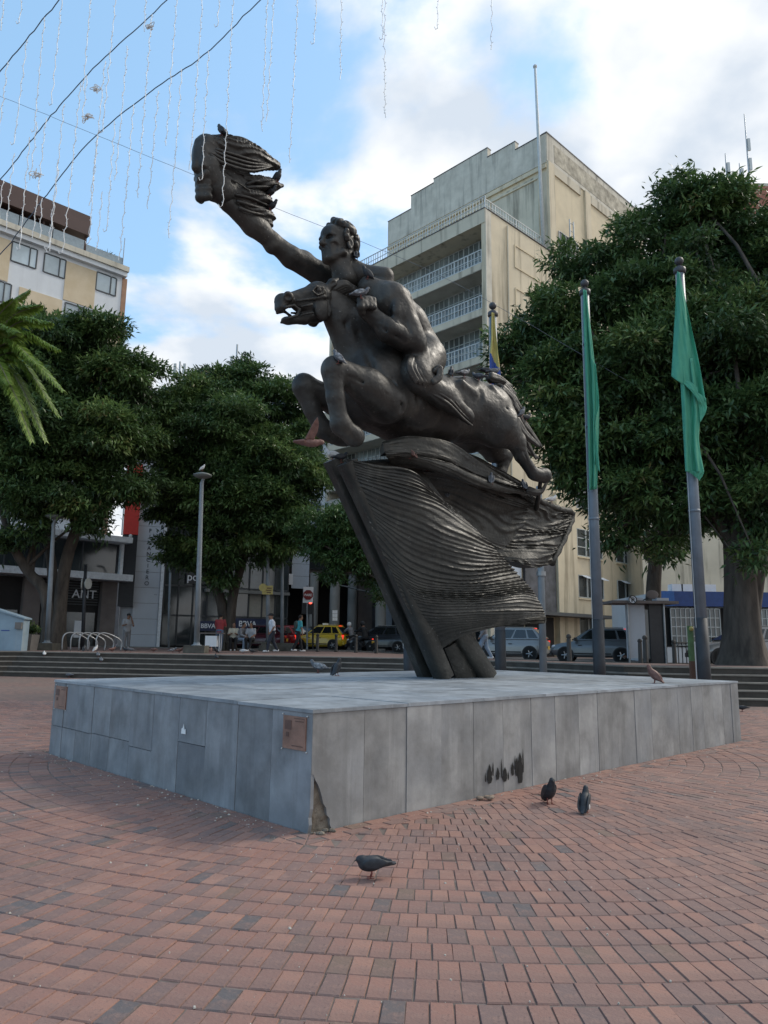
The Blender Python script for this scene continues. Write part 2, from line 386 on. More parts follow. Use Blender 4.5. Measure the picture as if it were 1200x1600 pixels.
def brick_geo(q, h0, tilt):   # q: 4 ground corners ccw -> chamfered brick, 8 top verts
    c = q.mean(0); inner = c+(q-c)*np.array([1.0]) ; sh = 0.006
    e = q-c; L = np.linalg.norm(e, axis=1, keepdims=True); ins = c+e*(1-0.0065/L)
    zb = np.full(4, -0.035); zo = h0-0.006+tilt; zi = h0+tilt
    V = np.concatenate([np.c_[q, zb], np.c_[q, zo], np.c_[ins, zi]])
    return V
BF = [(8,9,10,11)]+[(i, (i+1) % 4, 4+(i+1) % 4, 4+i) for i in range(4)]+[(4+i, 4+(i+1) % 4, 8+(i+1) % 4, 8+i) for i in range(4)]
bricks = []
def inplinth(x, y, m):
    d = np.array([x, y])-PC; a = d@UA[:2]; b = d@VA[:2]
    return -m < a < PA+m and -m < b < PB_+m
BW, BL, JN = 0.0925, 0.187, 0.0045
BORD = 0.215
def clip_poly(poly, nrm, off):   # keep nrm.p >= off
    outp = []
    for i in range(len(poly)):
        a, b = poly[i], poly[(i+1) % len(poly)]; da, db = a@nrm-off, b@nrm-off
        if da >= 0: outp.append(a)
        if (da >= 0) != (db >= 0): outp.append(a+(b-a)*(da/(da-db)))
    return outp
r_ = 2.2; ring = 0
while r_ < 15.5:
    rm = r_+BL/2; n = int(round(2*math.pi*rm/BW)); ph = random.random(); wob = random.uniform(-.004,.004)
    for k in range(n):
        a0 = 2*math.pi*(k+ph)/n; am = a0+math.pi/n
        x, y = CX+rm*math.cos(am), CY+rm*math.sin(am)
        if y < 2.2 or y > 16.5 or abs(x) > 0.56*y+0.3: continue
        if inplinth(x, y, BORD-0.12): continue
        jt = JN/2/rm*1.0; da = random.uniform(-.0016,.0016)/rm; ro = random.uniform(-.0025,.0025)
        a1 = a0+jt+da; a2 = a0+2*math.pi/n-jt+da; ri, rt = r_+JN/2+ro+wob, r_+BL-JN/2+ro+wob
        q = [np.array([CX+rr*math.cos(a), CY+rr*math.sin(a)]) for rr, a in ((ri,a1),(rt,a1),(rt,a2),(ri,a2))]
        if inplinth(x, y, BORD+0.14):
            # trim against the border course that follows the plinth
            d = np.array([x, y])-PC; aa, bb = d@UA[:2], d@VA[:2]
            for nn, o in ((-UA[:2], BORD-PC@UA[:2]), (UA[:2], PA+BORD+PC@UA[:2]), (-VA[:2], BORD-PC@VA[:2]), (VA[:2], PB_+BORD+PC@VA[:2])):
                oo = o+0.004
                vals = [p@nn-oo for p in q]
                ctr = np.array([x,y])@nn-oo
                if max(vals) > 0 and ctr > -0.13 and min(vals) < 0: 
                    q = clip_poly(q, nn, oo); break
            if len(q) < 3: continue
            if len(q) == 3: q.append((q[0]+q[2])/2)
            q = q[:4] if len(q) == 4 else [q[0], q[1], q[2], q[-1]]
        q = np.array(q); bricks.append(q+np.array([[random.gauss(0,.0012), random.gauss(0,.0012)] for _ in range(4)])+np.array([random.gauss(0,.0008), random.gauss(0,.0008)]))
    r_ += BL; ring += 1
# border course: bricks laid end to end along the two seen faces and across the corner
for (d1, d2, L) in ((UA[:2], VA[:2], PA), (VA[:2], UA[:2], PB_)):
    for row in range(2):
        t = -0.2+0.1*row
        while t < L+0.2:
            b0 = PC+d1*(t+.003)-d2*(BORD-.004-row*.105); b1 = PC+d1*(t+.2)-d2*(BORD-.004-row*.105)
            a0 = b0+d2*.099; a1 = b1+d2*.099
            q = [a0, b0, b1, a1] if d1 is not VA else [b0, a0, a1, b1]
            # mitre at the near corner
            mn = (UA[:2]-VA[:2]) if d1[0] > 0 else (VA[:2]-UA[:2])
            q = clip_poly(q, mn, mn@PC+0.004)
            if len(q) >= 3:
                if len(q) == 3: q.append((q[0]+q[2])/2)
                q = np.array([q[0], q[1], q[2], q[-1]])
                if q[:,1].mean() < 16: bricks.append(q)
            t += 0.203
ok = []
for q in bricks:
    A = 0.5*sum(q[i,0]*q[(i+1)%4,1]-q[(i+1)%4,0]*q[i,1] for i in range(4))
    if abs(A) < 0.0015: continue
    ok.append(q if A > 0 else q[::-1])
bricks = ok
def seen(q):
    x, y = q.mean(0); 
    d = y*math.cos(PITCH)-EYE*math.sin(PITCH); u_ = -y*math.sin(PITCH)-EYE*math.cos(PITCH)
    px, py = FPX*x/d, -FPX*u_/d; return abs(px) < 605 and py < 812
near = sorted(range(len(bricks)), key=lambda i: (0 if seen(bricks[i]) else 1, np.hypot(*bricks[i].mean(0))))
single = set(near[:300])
allV = []; allF = []; tints = []
def low(x, y): return 0.006*math.sin(x*1.7+0.6)*math.sin(y*1.3)+0.004*math.sin(x*3.1+y*2.3)
for i, q in enumerate(bricks):
    c = q.mean(0); h0 = random.gauss(0, 0.0011)+low(*c)*.3; gx, gy = random.gauss(0, .009), random.gauss(0, .009)
    tl = (q-c)@np.array([gx, gy]); V = brick_geo(q, h0, tl); tn = random.random()
    if i in single:
        me = bpy.data.meshes.new('brick'); VV = V.copy(); VV[:, :2] -= c; me.from_pydata(VV.tolist(), [], BF)
        a = me.attributes.new('tint', 'FLOAT', 'POINT'); a.data.foreach_set('value', [tn]*12)
        me.materials.append(MATS['paving_brick']); o = bpy.data.objects.new('brick', me); COL.objects.link(o); o.parent = gp; o.location = (c[0], c[1], 0)
    else:
        k = len(allV)*12; allV.append(V); allF.extend([tuple(x+k for x in f) for f in BF]); tints.extend([tn]*12)
me = bpy.data.meshes.new('brick_field'); me.from_pydata(np.concatenate(allV).tolist(), [], allF)
a = me.attributes.new('tint', 'FLOAT', 'POINT'); a.data.foreach_set('value', tints)
o = link('brick_field', me, 'paving_brick', gp); o['kind'] = 'stuff'
# the paving beyond, too far to tell the bricks apart: sheet with a ring pattern in the material
def far_brick():
    m = bpy.data.materials.new('ring_paving'); MATS['ring_paving'] = m; m.use_nodes = True; t = m.node_tree; b = t.nodes['Principled BSDF']; b.inputs['Roughness'].default_value = 0.85
    co = t.nodes.new('ShaderNodeTexCoord'); mp = t.nodes.new('ShaderNodeMapping'); mp.inputs['Location'].default_value = (-CX,-CY,0); t.links.new(co.outputs['Object'], mp.inputs[0])
    sp = t.nodes.new('ShaderNodeSeparateXYZ'); t.links.new(mp.outputs[0], sp.inputs[0])
    le = t.nodes.new('ShaderNodeVectorMath'); le.operation = 'LENGTH'; t.links.new(mp.outputs[0], le.inputs[0])
    def mt(op, a_, b_=None):
        n = t.nodes.new('ShaderNodeMath'); n.operation = op
        for i, q in enumerate((a_, b_)):
            if q is None: continue
            if hasattr(q, 'links'): t.links.new(q, n.inputs[i])
            else: n.inputs[i].default_value = q
        return n.outputs[0]
    an = mt('ARCTAN2', sp.outputs[1], sp.outputs[0])
    ri = mt('DIVIDE', le.outputs['Value'], BL); fr = mt('FRACT', ri); fl = mt('FLOOR', ri)
    wn_ = t.nodes.new('ShaderNodeTexWhiteNoise'); wn_.noise_dimensions = '2D'
    cell = mt('FLOOR', mt('MULTIPLY', an, mt('MULTIPLY', fl, 2.0)))
    cb = t.nodes.new('ShaderNodeCombineXYZ'); t.links.new(fl, cb.inputs[0]); t.links.new(cell, cb.inputs[1]); t.links.new(cb.outputs[0], wn_.inputs['Vector'])
    r = t.nodes.new('ShaderNodeValToRGB'); t.links.new(wn_.outputs[0], r.inputs[0])
    r.color_ramp.elements[0].color = (0.14,0.095,0.082,1); r.color_ramp.elements[1].color = (0.225,0.135,0.108,1)
    jn = mt('LESS_THAN', fr, 0.09)
    x = t.nodes.new('ShaderNodeMix'); x.data_type = 'RGBA'; t.links.new(jn, x.inputs['Factor']); t.links.new(r.outputs[0], x.inputs[6]); x.inputs[7].default_value = (0.07,0.05,0.044,1)
    n = t.nodes.new('ShaderNodeTexNoise'); n.inputs['Scale'].default_value = 0.35; n.inputs['Detail'].default_value = 6; t.links.new(co.outputs['Object'], n.inputs['Vector'])
    q = t.nodes.new('ShaderNodeMapRange'); q.inputs[1].default_value = 0.4; q.inputs[2].default_value = 0.7; q.inputs[4].default_value = 0.7; t.links.new(n.outputs[0], q.inputs[0])
    y = t.nodes.new('ShaderNodeMix'); y.data_type = 'RGBA'; t.links.new(q.outputs[0], y.inputs['Factor']); t.links.new(x.outputs[2], y.inputs[6]); y.inputs[7].default_value = (0.16,0.125,0.105,1)
    t.links.new(y.outputs[2], b.inputs['Base Color'])
far_brick()
g = MB()
def quadxy(x0, y0, x1, y1): g._add([(x0,y0,-0.0045),(x1,y0,-0.0045),(x1,y1,-0.0045),(x0,y1,-0.0045)], [(0,1,2,3)])
quadxy(-60, 16.4, 60, 32); quadxy(-60, -40, 60, 2.1)
fp = g.build('far_brick_paving', 'ring_paving', gp, fixn=False)
g = MB()
for sgn in (-1, 1):   # sides outside the modelled field
    g._add([(sgn*60,2.1,-0.0045),(sgn*60,16.4,-0.0045),(sgn*9.3,16.4,-0.0045),(sgn*1.3,2.1,-0.0045)], [(0,1,2,3) if sgn < 0 else (3,2,1,0)])
g.build('side_brick_paving', 'ring_paving', gp, fixn=False)

# ------------------------------------------------------------------ plinth of the monument
def slate(name, base, blue):
    m = bpy.data.materials.new(name); MATS[name] = m; m.use_nodes = True; t = m.node_tree; b = t.nodes['Principled BSDF']; b.inputs['Roughness'].default_value = 0.55
    co = t.nodes.new('ShaderNodeTexCoord'); oi = t.nodes.new('ShaderNodeObjectInfo')
    def noise(s, d, st=(1,1,1)):
        mp = t.nodes.new('ShaderNodeMapping'); mp.inputs['Scale'].default_value = st; t.links.new(co.outputs['Object'], mp.inputs[0])
        cb = t.nodes.new('ShaderNodeVectorMath'); cb.operation = 'ADD'; t.links.new(mp.outputs[0], cb.inputs[0])
        sc = t.nodes.new('ShaderNodeVectorMath'); sc.operation = 'SCALE'; sc.inputs[0].default_value = (3.1,1.7,2.3); t.links.new(oi.outputs['Random'], sc.inputs['Scale']); t.links.new(sc.outputs[0], cb.inputs[1])
        n = t.nodes.new('ShaderNodeTexNoise'); n.inputs['Scale'].default_value = s; n.inputs['Detail'].default_value = d; n.inputs['Roughness'].default_value = 0.62; t.links.new(cb.outputs[0], n.inputs['Vector']); return n.outputs[0]
    def ramp(f, a, c0, bb, c1):
        r = t.nodes.new('ShaderNodeValToRGB'); t.links.new(f, r.inputs[0]); e = r.color_ramp.elements; e[0].position = a; e[0].color = (*c0,1); e[1].position = bb; e[1].color = (*c1,1); return r.outputs[0]
    def rg(f, a, bb, lo, hi):
        q = t.nodes.new('ShaderNodeMapRange'); q.inputs[1].default_value = a; q.inputs[2].default_value = bb; q.inputs[3].default_value = lo; q.inputs[4].default_value = hi; t.links.new(f, q.inputs[0]); return q.outputs[0]
    def mix(a, f, c):
        x = t.nodes.new('ShaderNodeMix'); x.data_type = 'RGBA'; t.links.new(f, x.inputs['Factor']); t.links.new(a, x.inputs[6]); x.inputs[7].default_value = (*c,1); return x.outputs[2]
    B = np.array(base)
    c = ramp(noise(2.6, 8), 0.33, B*0.62, 0.68, B*1.28)
    c = mix(c, rg(noise(1.2, 4), 0.45, 0.7, 0, 0.55), blue)
    c = mix(c, rg(noise(6.0, 7, (1,1,0.12)), 0.50, 0.73, 0, 0.6), tuple(B*0.45))
    c = mix(c, rg(noise(9.0, 6, (1,1,0.05)), 0.60, 0.74, 0, 0.35), tuple(np.clip(B*1.9,0,1)))
    hs = t.nodes.new('ShaderNodeHueSaturation'); t.links.new(c, hs.inputs['Color']); t.links.new(rg(oi.outputs['Random'], 0, 1, 0.80, 1.15), hs.inputs['Value'])
    t.links.new(hs.outputs[0], b.inputs['Base Color']); t.links.new(rg(noise(4, 5), 0.3, 0.7, 0.42, 0.72), b.inputs['Roughness'])
    bp = t.nodes.new('ShaderNodeBump'); bp.inputs['Strength'].default_value = 0.18; bp.inputs['Distance'].default_value = 0.01; t.links.new(noise(22, 6), bp.inputs['Height']); t.links.new(bp.outputs[0], b.inputs['Normal'])
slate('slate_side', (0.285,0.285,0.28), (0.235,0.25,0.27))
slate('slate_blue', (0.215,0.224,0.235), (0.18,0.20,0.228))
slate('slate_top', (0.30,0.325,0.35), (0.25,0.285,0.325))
mat('rubble', (0.11,0.09,0.07), 0.95, var=0.5, scale=9, bump=1.0, bscale=22, col2=(0.24,0.21,0.17))
mat('mortar_dark', (0.05,0.05,0.052), 0.9)
mat('copper_plaque', (0.26,0.145,0.105), 0.6, metal=0.15, var=0.25, scale=8, bump=0.15, bscale=60)
mat('plaque_mark', (0.12,0.065,0.05), 0.7); mat('bolt_pale', (0.5,0.5,0.48), 0.4)
mat('soot', (0.008,0.008,0.008), 0.9, var=0.3, scale=12); mat('white_paint', (0.75,0.75,0.74), 0.6, var=0.1)
PL = thing('monument_plinth', 'low grey slate plinth carrying the bronze statue', 'plinth', (PC[0]+2.9, PC[1]+4.5, 0))
def pp(a, b, z): p = PC+UA[:2]*a+VA[:2]*b; return (p[0], p[1], z)
T = 0.03
m = MB(); m.hexa([pp(T+.006,T+.006,-.04),pp(PA-.05,T+.006,-.04),pp(PA-.05,PB_-.05,-.04),pp(T+.006,PB_-.05,-.04),pp(T+.006,T+.006,PH-.03),pp(PA-.05,T+.006,PH-.03),pp(PA-.05,PB_-.05,PH-.03),pp(T+.006,PB_-.05,PH-.03)])
m.build('core', 'mortar_dark', PL)
def slab(fn, a0, a1, z0, z1, mt_, poly=None, nm='slab'):
    g_ = 0.0025; dz = random.uniform(-.004, .004)
    b0 = random.uniform(-.004,.003)
    pts = poly or [(a0+g_, z0), (a1-g_, z0), (a1-g_, z1), (a0+g_, z1)]
    f_ = [fn(a, b0, z) for a, z in pts]; k_ = [fn(a, T, z) for a, z in pts]; n = len(pts)
    c = np.mean(np.array(f_+k_), 0); mm = MB(); mm._add(f_+k_, [tuple(range(n)), tuple(range(2*n-1, n-1, -1))]+[(i, (i+1)%n, n+(i+1)%n, n+i) for i in range(n)])
    return mm.build(nm, mt_, PL)
fr = lambda a, b, z: pp(a, b, z); fl = lambda a, b, z: pp(b, a, z)
edges = [0, 0.52, 0.99, 1.42, 1.86, 2.30, 2.76, 3.18, 3.63, 4.02, 4.45, 4.87, 5.28, 5.68, 6.02, 6.42, 6.78, 7.13, 7.46, 7.77, PA]
for i in range(len(edges)-1):
    a0, a1 = edges[i], edges[i+1]; zt = PH-.03
    if i == 0:   # the near corner slab has lost its foot
        slab(fr, a0, a1, -.02, zt, 'slate_side', [(0.215,-.02),(a1-.0025,-.02),(a1-.0025,zt),(.002,zt),(.002,0.405),(.022,0.395),(.04,.36),(.062,.33),(.085,.29),(.104,.24),(.122,.185),(.150,.15),(.158,.10),(.185,.075),(.19,.03)])
    else: slab(fr, a0, a1, -.02, zt, 'slate_side')
ed = [0, 0.50, 0.97, 1.46, 1.93, 2.42, 2.90, 3.36, 3.80, 4.22, 4.60, PB_]
for i in range(len(ed)-1):
    a0, a1 = ed[i], ed[i+1]; zt = PH-.03
    if i == 0: slab(fl, a0, a1, -.02, zt, 'slate_blue', [(.03,-.02),(.012,.05),(.02,.1),(.004,.16),(.004,zt),(a1-.0025,zt),(a1-.0025,-.02)])
    elif i in (3, 5, 6, 7, 8, 9, 10):
        zm = {3:.44,5:.30,6:.34,7:.34,8:.33,9:.33,10:.33}[i]
        slab(fl, a0, a1, -.02, zm-.003, 'slate_blue'); slab(fl, a0, a1, zm+.003, zt, 'slate_blue')
    else: slab(fl, a0, a1, -.02, zt, 'slate_blue')
for fn, L in ((lambda a,b,z: pp(PA-b, a, z), PB_), (lambda a,b,z: pp(a, PB_-b, z), PA)):   # far faces
    n = int(L/0.5)
    for i in range(n): slab(fn, .002+L*i/n, L*(i+1)/n-.002, -.02, PH-.03, 'slate_side')
# top slabs, laid slightly uneven with thin joints
na, nb = 8, 5
for i in range(na):
    for j in range(nb):
        a0, a1 = -.012+(PA+.024)*i/na, -.012+(PA+.024)*(i+1)/na; b0, b1 = -.012+(PB_+.024)*j/nb, -.012+(PB_+.024)*(j+1)/nb
        dz = random.uniform(-.0025,.0025); e = .003; mm = MB()
        mm.hexa([pp(a0+e,b0+e,PH-.027),pp(a1-e,b0+e,PH-.027),pp(a1-e,b1-e,PH-.027),pp(a0+e,b1-e,PH-.027)]+[pp(a,b,PH+dz+random.uniform(-.0015,.0015)) for a,b in ((a0+e,b0+e),(a1-e,b0+e),(a1-e,b1-e),(a0+e,b1-e))])
        mm.build('top_slab', 'slate_top', PL)
# exposed rubble at the broken corner
mm = MB(); gridp = np.zeros((12, 6, 3))
for i in range(12):
    for j in range(6):
        z = -.03+.46*i/11; a = 0.020+.22*j/5
        gridp[i, j] = pp(a, .020+random.uniform(0,.014), z)
mm.grid(gridp); o = mm.build('exposed_rubble', 'rubble', PL, smooth=False); o['label'] = 'broken corner showing rough mortar'
mm = MB()
for q in range(7):
    p = pp(random.uniform(-.06,.25), random.uniform(-.09,-.03), .008); s_ = random.uniform(.012,.03); mm.sphere(p, s_, 6, 4, (1,.8,.6))
mm.build('loose_mortar', 'rubble', PL)
# plaques on the left face: near and far
def plaque(a0, a1, z0, z1):
    mm = MB(); mm.hexa([pp(-.010,a0,z0),pp(.003,a0,z0),pp(.003,a1,z0),pp(-.010,a1,z0),pp(-.010,a0,z1),pp(.003,a0,z1),pp(.003,a1,z1),pp(-.010,a1,z1)])
    o = mm.build('plaque', 'copper_plaque', PL); w_, h_ = a1-a0, z1-z0
    def mk(x0, x1, y0, y1):
        mm = MB(); A0 = a1-x0*w_; A1 = a1-x1*w_; Z0 = z0+y0*h_; Z1 = z0+y1*h_
        mm.hexa([pp(-.0125,A0,Z0),pp(-.009,A0,Z0),pp(-.009,A1,Z0),pp(-.0125,A1,Z0),pp(-.0125,A0,Z1),pp(-.009,A0,Z1),pp(-.009,A1,Z1),pp(-.0125,A1,Z1)]); mm.build('plaque_relief', 'plaque_mark', o)
    mk(.08,.38,.58,.86); mk(.15,.28,.36,.50); mk(.55,.92,.84,.87); mk(.42,.90,.10,.125); mk(.48,.94,.93,.95)
    mm = MB()
    for a_, z_ in ((a0-.012,z0-.008),(a1+.012,z0-.008),(a0-.012,z1+.008),(a1+.012,z1+.008)): mm.sphere(pp(-.006,a_,z_), .007, 8, 5)
    mm.build('plaque_bolt', 'bolt_pale', o)
plaque(.07, .345, .555, .795); plaque(4.55, 4.87, .53, .79)
# white paint mark and soot on the slabs (flat marks)
mm = MB(); mm.prism([pp(-.0075,a,z) for a,z in ((1.87,.515),(1.79,.515),(1.795,.56),(1.815,.555),(1.83,.605),(1.848,.565),(1.865,.56))], tuple(-UA*0.001)); mm.build('paint_mark', 'white_paint', PL)
def stain(a, z0, z1, wd):
    pts = []; n = 9
    for i in range(n+1):
        t = i/n; pts.append((a-wd*(.5+.35*random.random())*math.sin(math.pi*min(1,t*.8+.2)), z0+(z1-z0)*t))
    for i in range(n, -1, -1):
        t = i/n; pts.append((a+wd*(.5+.35*random.random())*math.sin(math.pi*min(1,t*.8+.2)), z0+(z1-z0)*t))
    mm = MB(); mm.prism([pp(q, -.0065, z) for q, z in pts], tuple(-VA*0.001)); mm.build('soot_stain', 'soot', PL)
for a, z0, z1, wd in ((2.02,.12,.20,.012),(2.13,.16,.28,.014),(2.26,.13,.30,.012),(2.36,.10,.18,.014),(2.47,.18,.31,.012),(2.60,.14,.36,.014),(2.08,.10,.27,.05),(2.20,.12,.23,.035),(2.31,.09,.22,.05),(2.43,.13,.25,.03),(2.55,.05,.33,.06),(2.50,.12,.29,.04)): stain(a, z0, z1, wd)
# ------------------------------------------------------------------ bronze statue: horse, rider, torch drapery, wind-blown flag on a leaning prow
def bronze(name, ridg=False):
    m = bpy.data.materials.new(name); MATS[name] = m; m.use_nodes = True; t = m.node_tree; b = t.nodes['Principled BSDF']
    co = t.nodes.new('ShaderNodeTexCoord')
    def noise(s, d=6, st=(1,1,1)):
        mp = t.nodes.new('ShaderNodeMapping'); mp.inputs['Scale'].default_value = st; t.links.new(co.outputs['Object'], mp.inputs[0])
        n = t.nodes.new('ShaderNodeTexNoise'); n.inputs['Scale'].default_value = s; n.inputs['Detail'].default_value = d; n.inputs['Roughness'].default_value = 0.62; t.links.new(mp.outputs[0], n.inputs['Vector']); return n.outputs[0]
    def rg(f, a, bb, lo, hi):
        q = t.nodes.new('ShaderNodeMapRange'); q.inputs[1].default_value = a; q.inputs[2].default_value = bb; q.inputs[3].default_value = lo; q.inputs[4].default_value = hi; t.links.new(f, q.inputs[0]); return q.outputs[0]
    def mix(a, f, c):
        x = t.nodes.new('ShaderNodeMix'); x.data_type = 'RGBA'; t.links.new(f, x.inputs['Factor']); t.links.new(a, x.inputs[6]); x.inputs[7].default_value = (*c,1); return x.outputs[2]
    r = t.nodes.new('ShaderNodeValToRGB'); t.links.new(noise(1.6, 7), r.inputs[0]); e = r.color_ramp.elements
    e[0].position = .3; e[1].position = .7
    e[0].color = (0.015,0.0145,0.0138,1) if not ridg else (0.016,0.0155,0.0138,1); e[1].color = (0.060,0.054,0.047,1) if not ridg else (0.052,0.049,0.041,1)
    c = mix(r.outputs[0], rg(noise(3.0, 6, (1,1,.2)), .52, .75, 0, .45), (0.018,0.016,0.015))
    c = mix(c, rg(noise(4.2, 7, (1,1,.16)), .56, .72, 0, .42), (0.125,0.112,0.09))
    c = mix(c, rg(noise(24, 3), .685, .71, 0, .35), (0.34,0.33,0.31))     # bird droppings
    t.links.new(c, b.inputs['Base Color']); b.inputs['Metallic'].default_value = 0.25
    t.links.new(rg(noise(5, 6), .3, .7, .40, .64), b.inputs['Roughness'])
    bp = t.nodes.new('ShaderNodeBump'); bp.inputs['Strength'].default_value = .35; bp.inputs['Distance'].default_value = .02; t.links.new(noise(9 if not ridg else 16, 6), bp.inputs['Height']); bp2 = t.nodes.new('ShaderNodeBump'); bp2.inputs['Strength'].default_value = .55; bp2.inputs['Distance'].default_value = .06; t.links.new(noise(3.2, 3), bp2.inputs['Height']); t.links.new(bp.outputs[0], bp2.inputs['Normal']); t.links.new(bp2.outputs[0], b.inputs['Normal'])
bronze('bronze'); bronze('bronze_flag', True)
SY = R(38.0); SU = np.array([-math.cos(SY), -math.sin(SY), 0]); SV = np.array([math.sin(SY), -math.cos(SY), 0])
SB = gnd(715, 1058, PH)
STAT = thing('equestrian_statue', 'dark bronze statue of a naked torchbearer on a leaping horse above a wind-blown flag', 'statue', tuple(SB), SY+math.pi)
def l(px, py, w=0.0):   # point of the statue, measured in its own frame (forward, lateral, up)
    d = ray(px, py); t = ((SB+w*SV-O3)@SV)/(d@SV); P_ = O3+t*d
    return np.array([(P_-SB)@SU, w, P_[2]-SB[2]])
def sculpt(clay, name, material='bronze', parent=STAT):
    V, Q = clay.mesh(); return link(name, mesh_np(name, V, Q), material, parent, smooth=True, world=False)
# ---- horse
C = Clay((-2.6,-1.0,2.6), (3.55,1.05,5.9), 0.026)
tr = [(l(585,608),.60),(l(630,632),.57),(l(680,640),.51),(l(722,640),.50),(l(752,645),.48)]
for (a, ra), (b, rb) in zip(tr, tr[1:]): C.cap(a, b, ra, rb, .12, .95)
C.ell(l(583,600), (.52,.55,.58), .15)
C.ell(l(600,570), (.42,.42,.45), .15)
C.chain([l(585,575), l(560,535), l(538,500), l(518,470)], [.48,.37,.28,.23], .14, .70)
for sg in (1, -1):      # shoulders, haunches, pectorals, flanks
    C.ell(l(608,622)*[1,0,1]+[0,.36*sg,0], (.40,.26,.42), .14)
    C.ell(l(770,652,.27)*[1,sg,1], (.40,.28,.48), .16)
    C.ell(l(566,606)*[1,0,1]+[0.05,.24*sg,0], (.26,.22,.30), .10)
    C.cap(l(590,560)*[1,0,1]+[0,.36*sg,0], l(545,500)*[1,0,1]+[0,.20*sg,0], .13, .07, .10)       # neck muscle
    C.cap(l(690,610)*[1,0,1]+[0,.44*sg,0], l(740,655)*[1,0,1]+[0,.42*sg,0], .06, .08, .10)
C.cap(l(722,600,.55), l(742,668,.52), .035, .03, .10, sub=True)     # flank hollow before the haunch
C.cap(l(640,560,.60), l(655,620,.62), .03, .03, .10, sub=True)
# near foreleg
C.cap(l(604,628,.42), l(572,604,.56), .30, .25, .10); C.cap(l(572,604,.56), l(528,578,.60), .24, .155, .06)
C.cap(l(606,610,.56), l(548,590,.63), .09, .06, .06)
C.ell(l(522,577,.60), (.17,.14,.18), .06); C.chain([l(520,580,.60), l(524,620,.60), l(531,660,.58)], [.15,.115,.12], .05)
C.ell(l(533,664,.58), (.15,.13,.14), .05); C.cap(l(535,668,.58), l(549,678,.57), .12, .13, .04); C.ell(l(553,682,.57), (.15,.13,.14), .03)
C.cap(l(541,655,.5), l(560,690,.57), .03, .05, .03, sub=False)
# far foreleg
C.cap(l(590,640,-.36), l(545,640,-.40), .30, .24, .10); C.cap(l(545,640,-.40), l(482,606,-.42), .23, .16, .06)
C.ell(l(475,602,-.42), (.17,.14,.18), .06); C.chain([l(474,606,-.42), l(488,640,-.40), l(503,668,-.38)], [.155,.12,.13], .05)
C.ell(l(507,672,-.38), (.15,.13,.14), .05); C.cap(l(512,676,-.38), l(530,682,-.37), .13, .14, .04); C.ell(l(538,684,-.37), (.16,.13,.13), .04)
# hind legs
C.cap(l(783,670,.30), l(806,690,.34), .34, .16, .10); C.chain([l(806,690,.34), l(814,712,.36), l(832,738,.36)], [.16,.105,.095], .05)
C.ell(l(808,688,.36), (.13,.10,.14), .05); C.ell(l(834,740,.36), (.12,.10,.11), .04); C.cap(l(838,742,.36), l(850,743,.36), .11, .13, .03)
C.cap(l(760,680,-.28), l(772,705,-.32), .34, .20, .10); C.chain([l(772,705,-.32), l(790,712,-.34), l(783,736,-.34)], [.19,.12,.10], .05); C.ell(l(781,738,-.34), (.13,.11,.12), .03)
# finer muscle lines on the near side
for a_, b_, r1_, r2_, k_ in ((l(600,612,.74), l(545,588,.74), .018, .012, .03),(l(596,632,.70), l(560,612,.78), .020, .012, .03),(l(575,560,.46), l(606,596,.60), .03, .02, .07),(l(612,596,.62), l(628,640,.66), .03, .02, .07),(l(648,650,.56), l(700,672,.52), .03, .02, .08),(l(752,612,.50), l(748,668,.56), .035, .02, .07),(l(790,640,.52), l(800,680,.50), .02, .015, .05),(l(524,592,.74), l(528,648,.70), .012, .012, .02),(l(480,615,-.28), l(496,655,-.28), .012, .012, .02),(l(817,706,.45), l(828,730,.44), .012, .010, .02),(l(560,520,.26), l(582,572,.44), .03, .02, .06),(l(540,505,.18), l(556,560,.36), .022, .02, .05)):
    C.cap(a_, b_, r1_, r2_, k_, sub=True)
for q in range(5): C.cap(l(655+q*13,628+q*3,.60), l(662+q*13,668+q*2,.50), .014, .014, .05, sub=True)
for a_, b_, r1_, r2_ in ((l(604,616,.62), l(600,636,.60), .06, .05),(l(768,606,.42), l(792,640,.46), .05, .04),(l(806,684,.42), l(812,702,.44), .035, .025)): C.cap(a_, b_, r1_, r2_, .04)
horse = sculpt(C, 'horse')
# head, modelled finer
def hd(px, py, w=0.0):
    q = l(px, py, abs(w)); q[1] = w; return q
C = Clay((1.8,-.5,4.2), (3.8,.5,6.1), .0145)
C.chain([hd(560,535), hd(538,500), hd(516,472)], [.33,.255,.19], .08, .70)
C.ell(hd(498,464), (.21,.175,.21), .05); C.cap(hd(498,461), hd(452,469), .165, .095, .05, .85); C.ell(hd(443,471), (.105,.125,.105), .04); C.cap(hd(438,468), hd(438,481), .072, .072, .03, 1.35)
C.ell(hd(494,482), (.20,.145,.19), .05); C.chain([hd(495,492), hd(470,499), hd(450,501)], [.105,.062,.055], .03, 1.15); C.ell(hd(476,501), (.07,.075,.055), .025); C.ell(hd(449,501), (.085,.095,.045), .02); C.cap(hd(482,476), hd(467,478), .125, .10, .04, .9)
C.cap(hd(436,491), hd(463,488), .026, .046, .015, 5.0, sub=True)
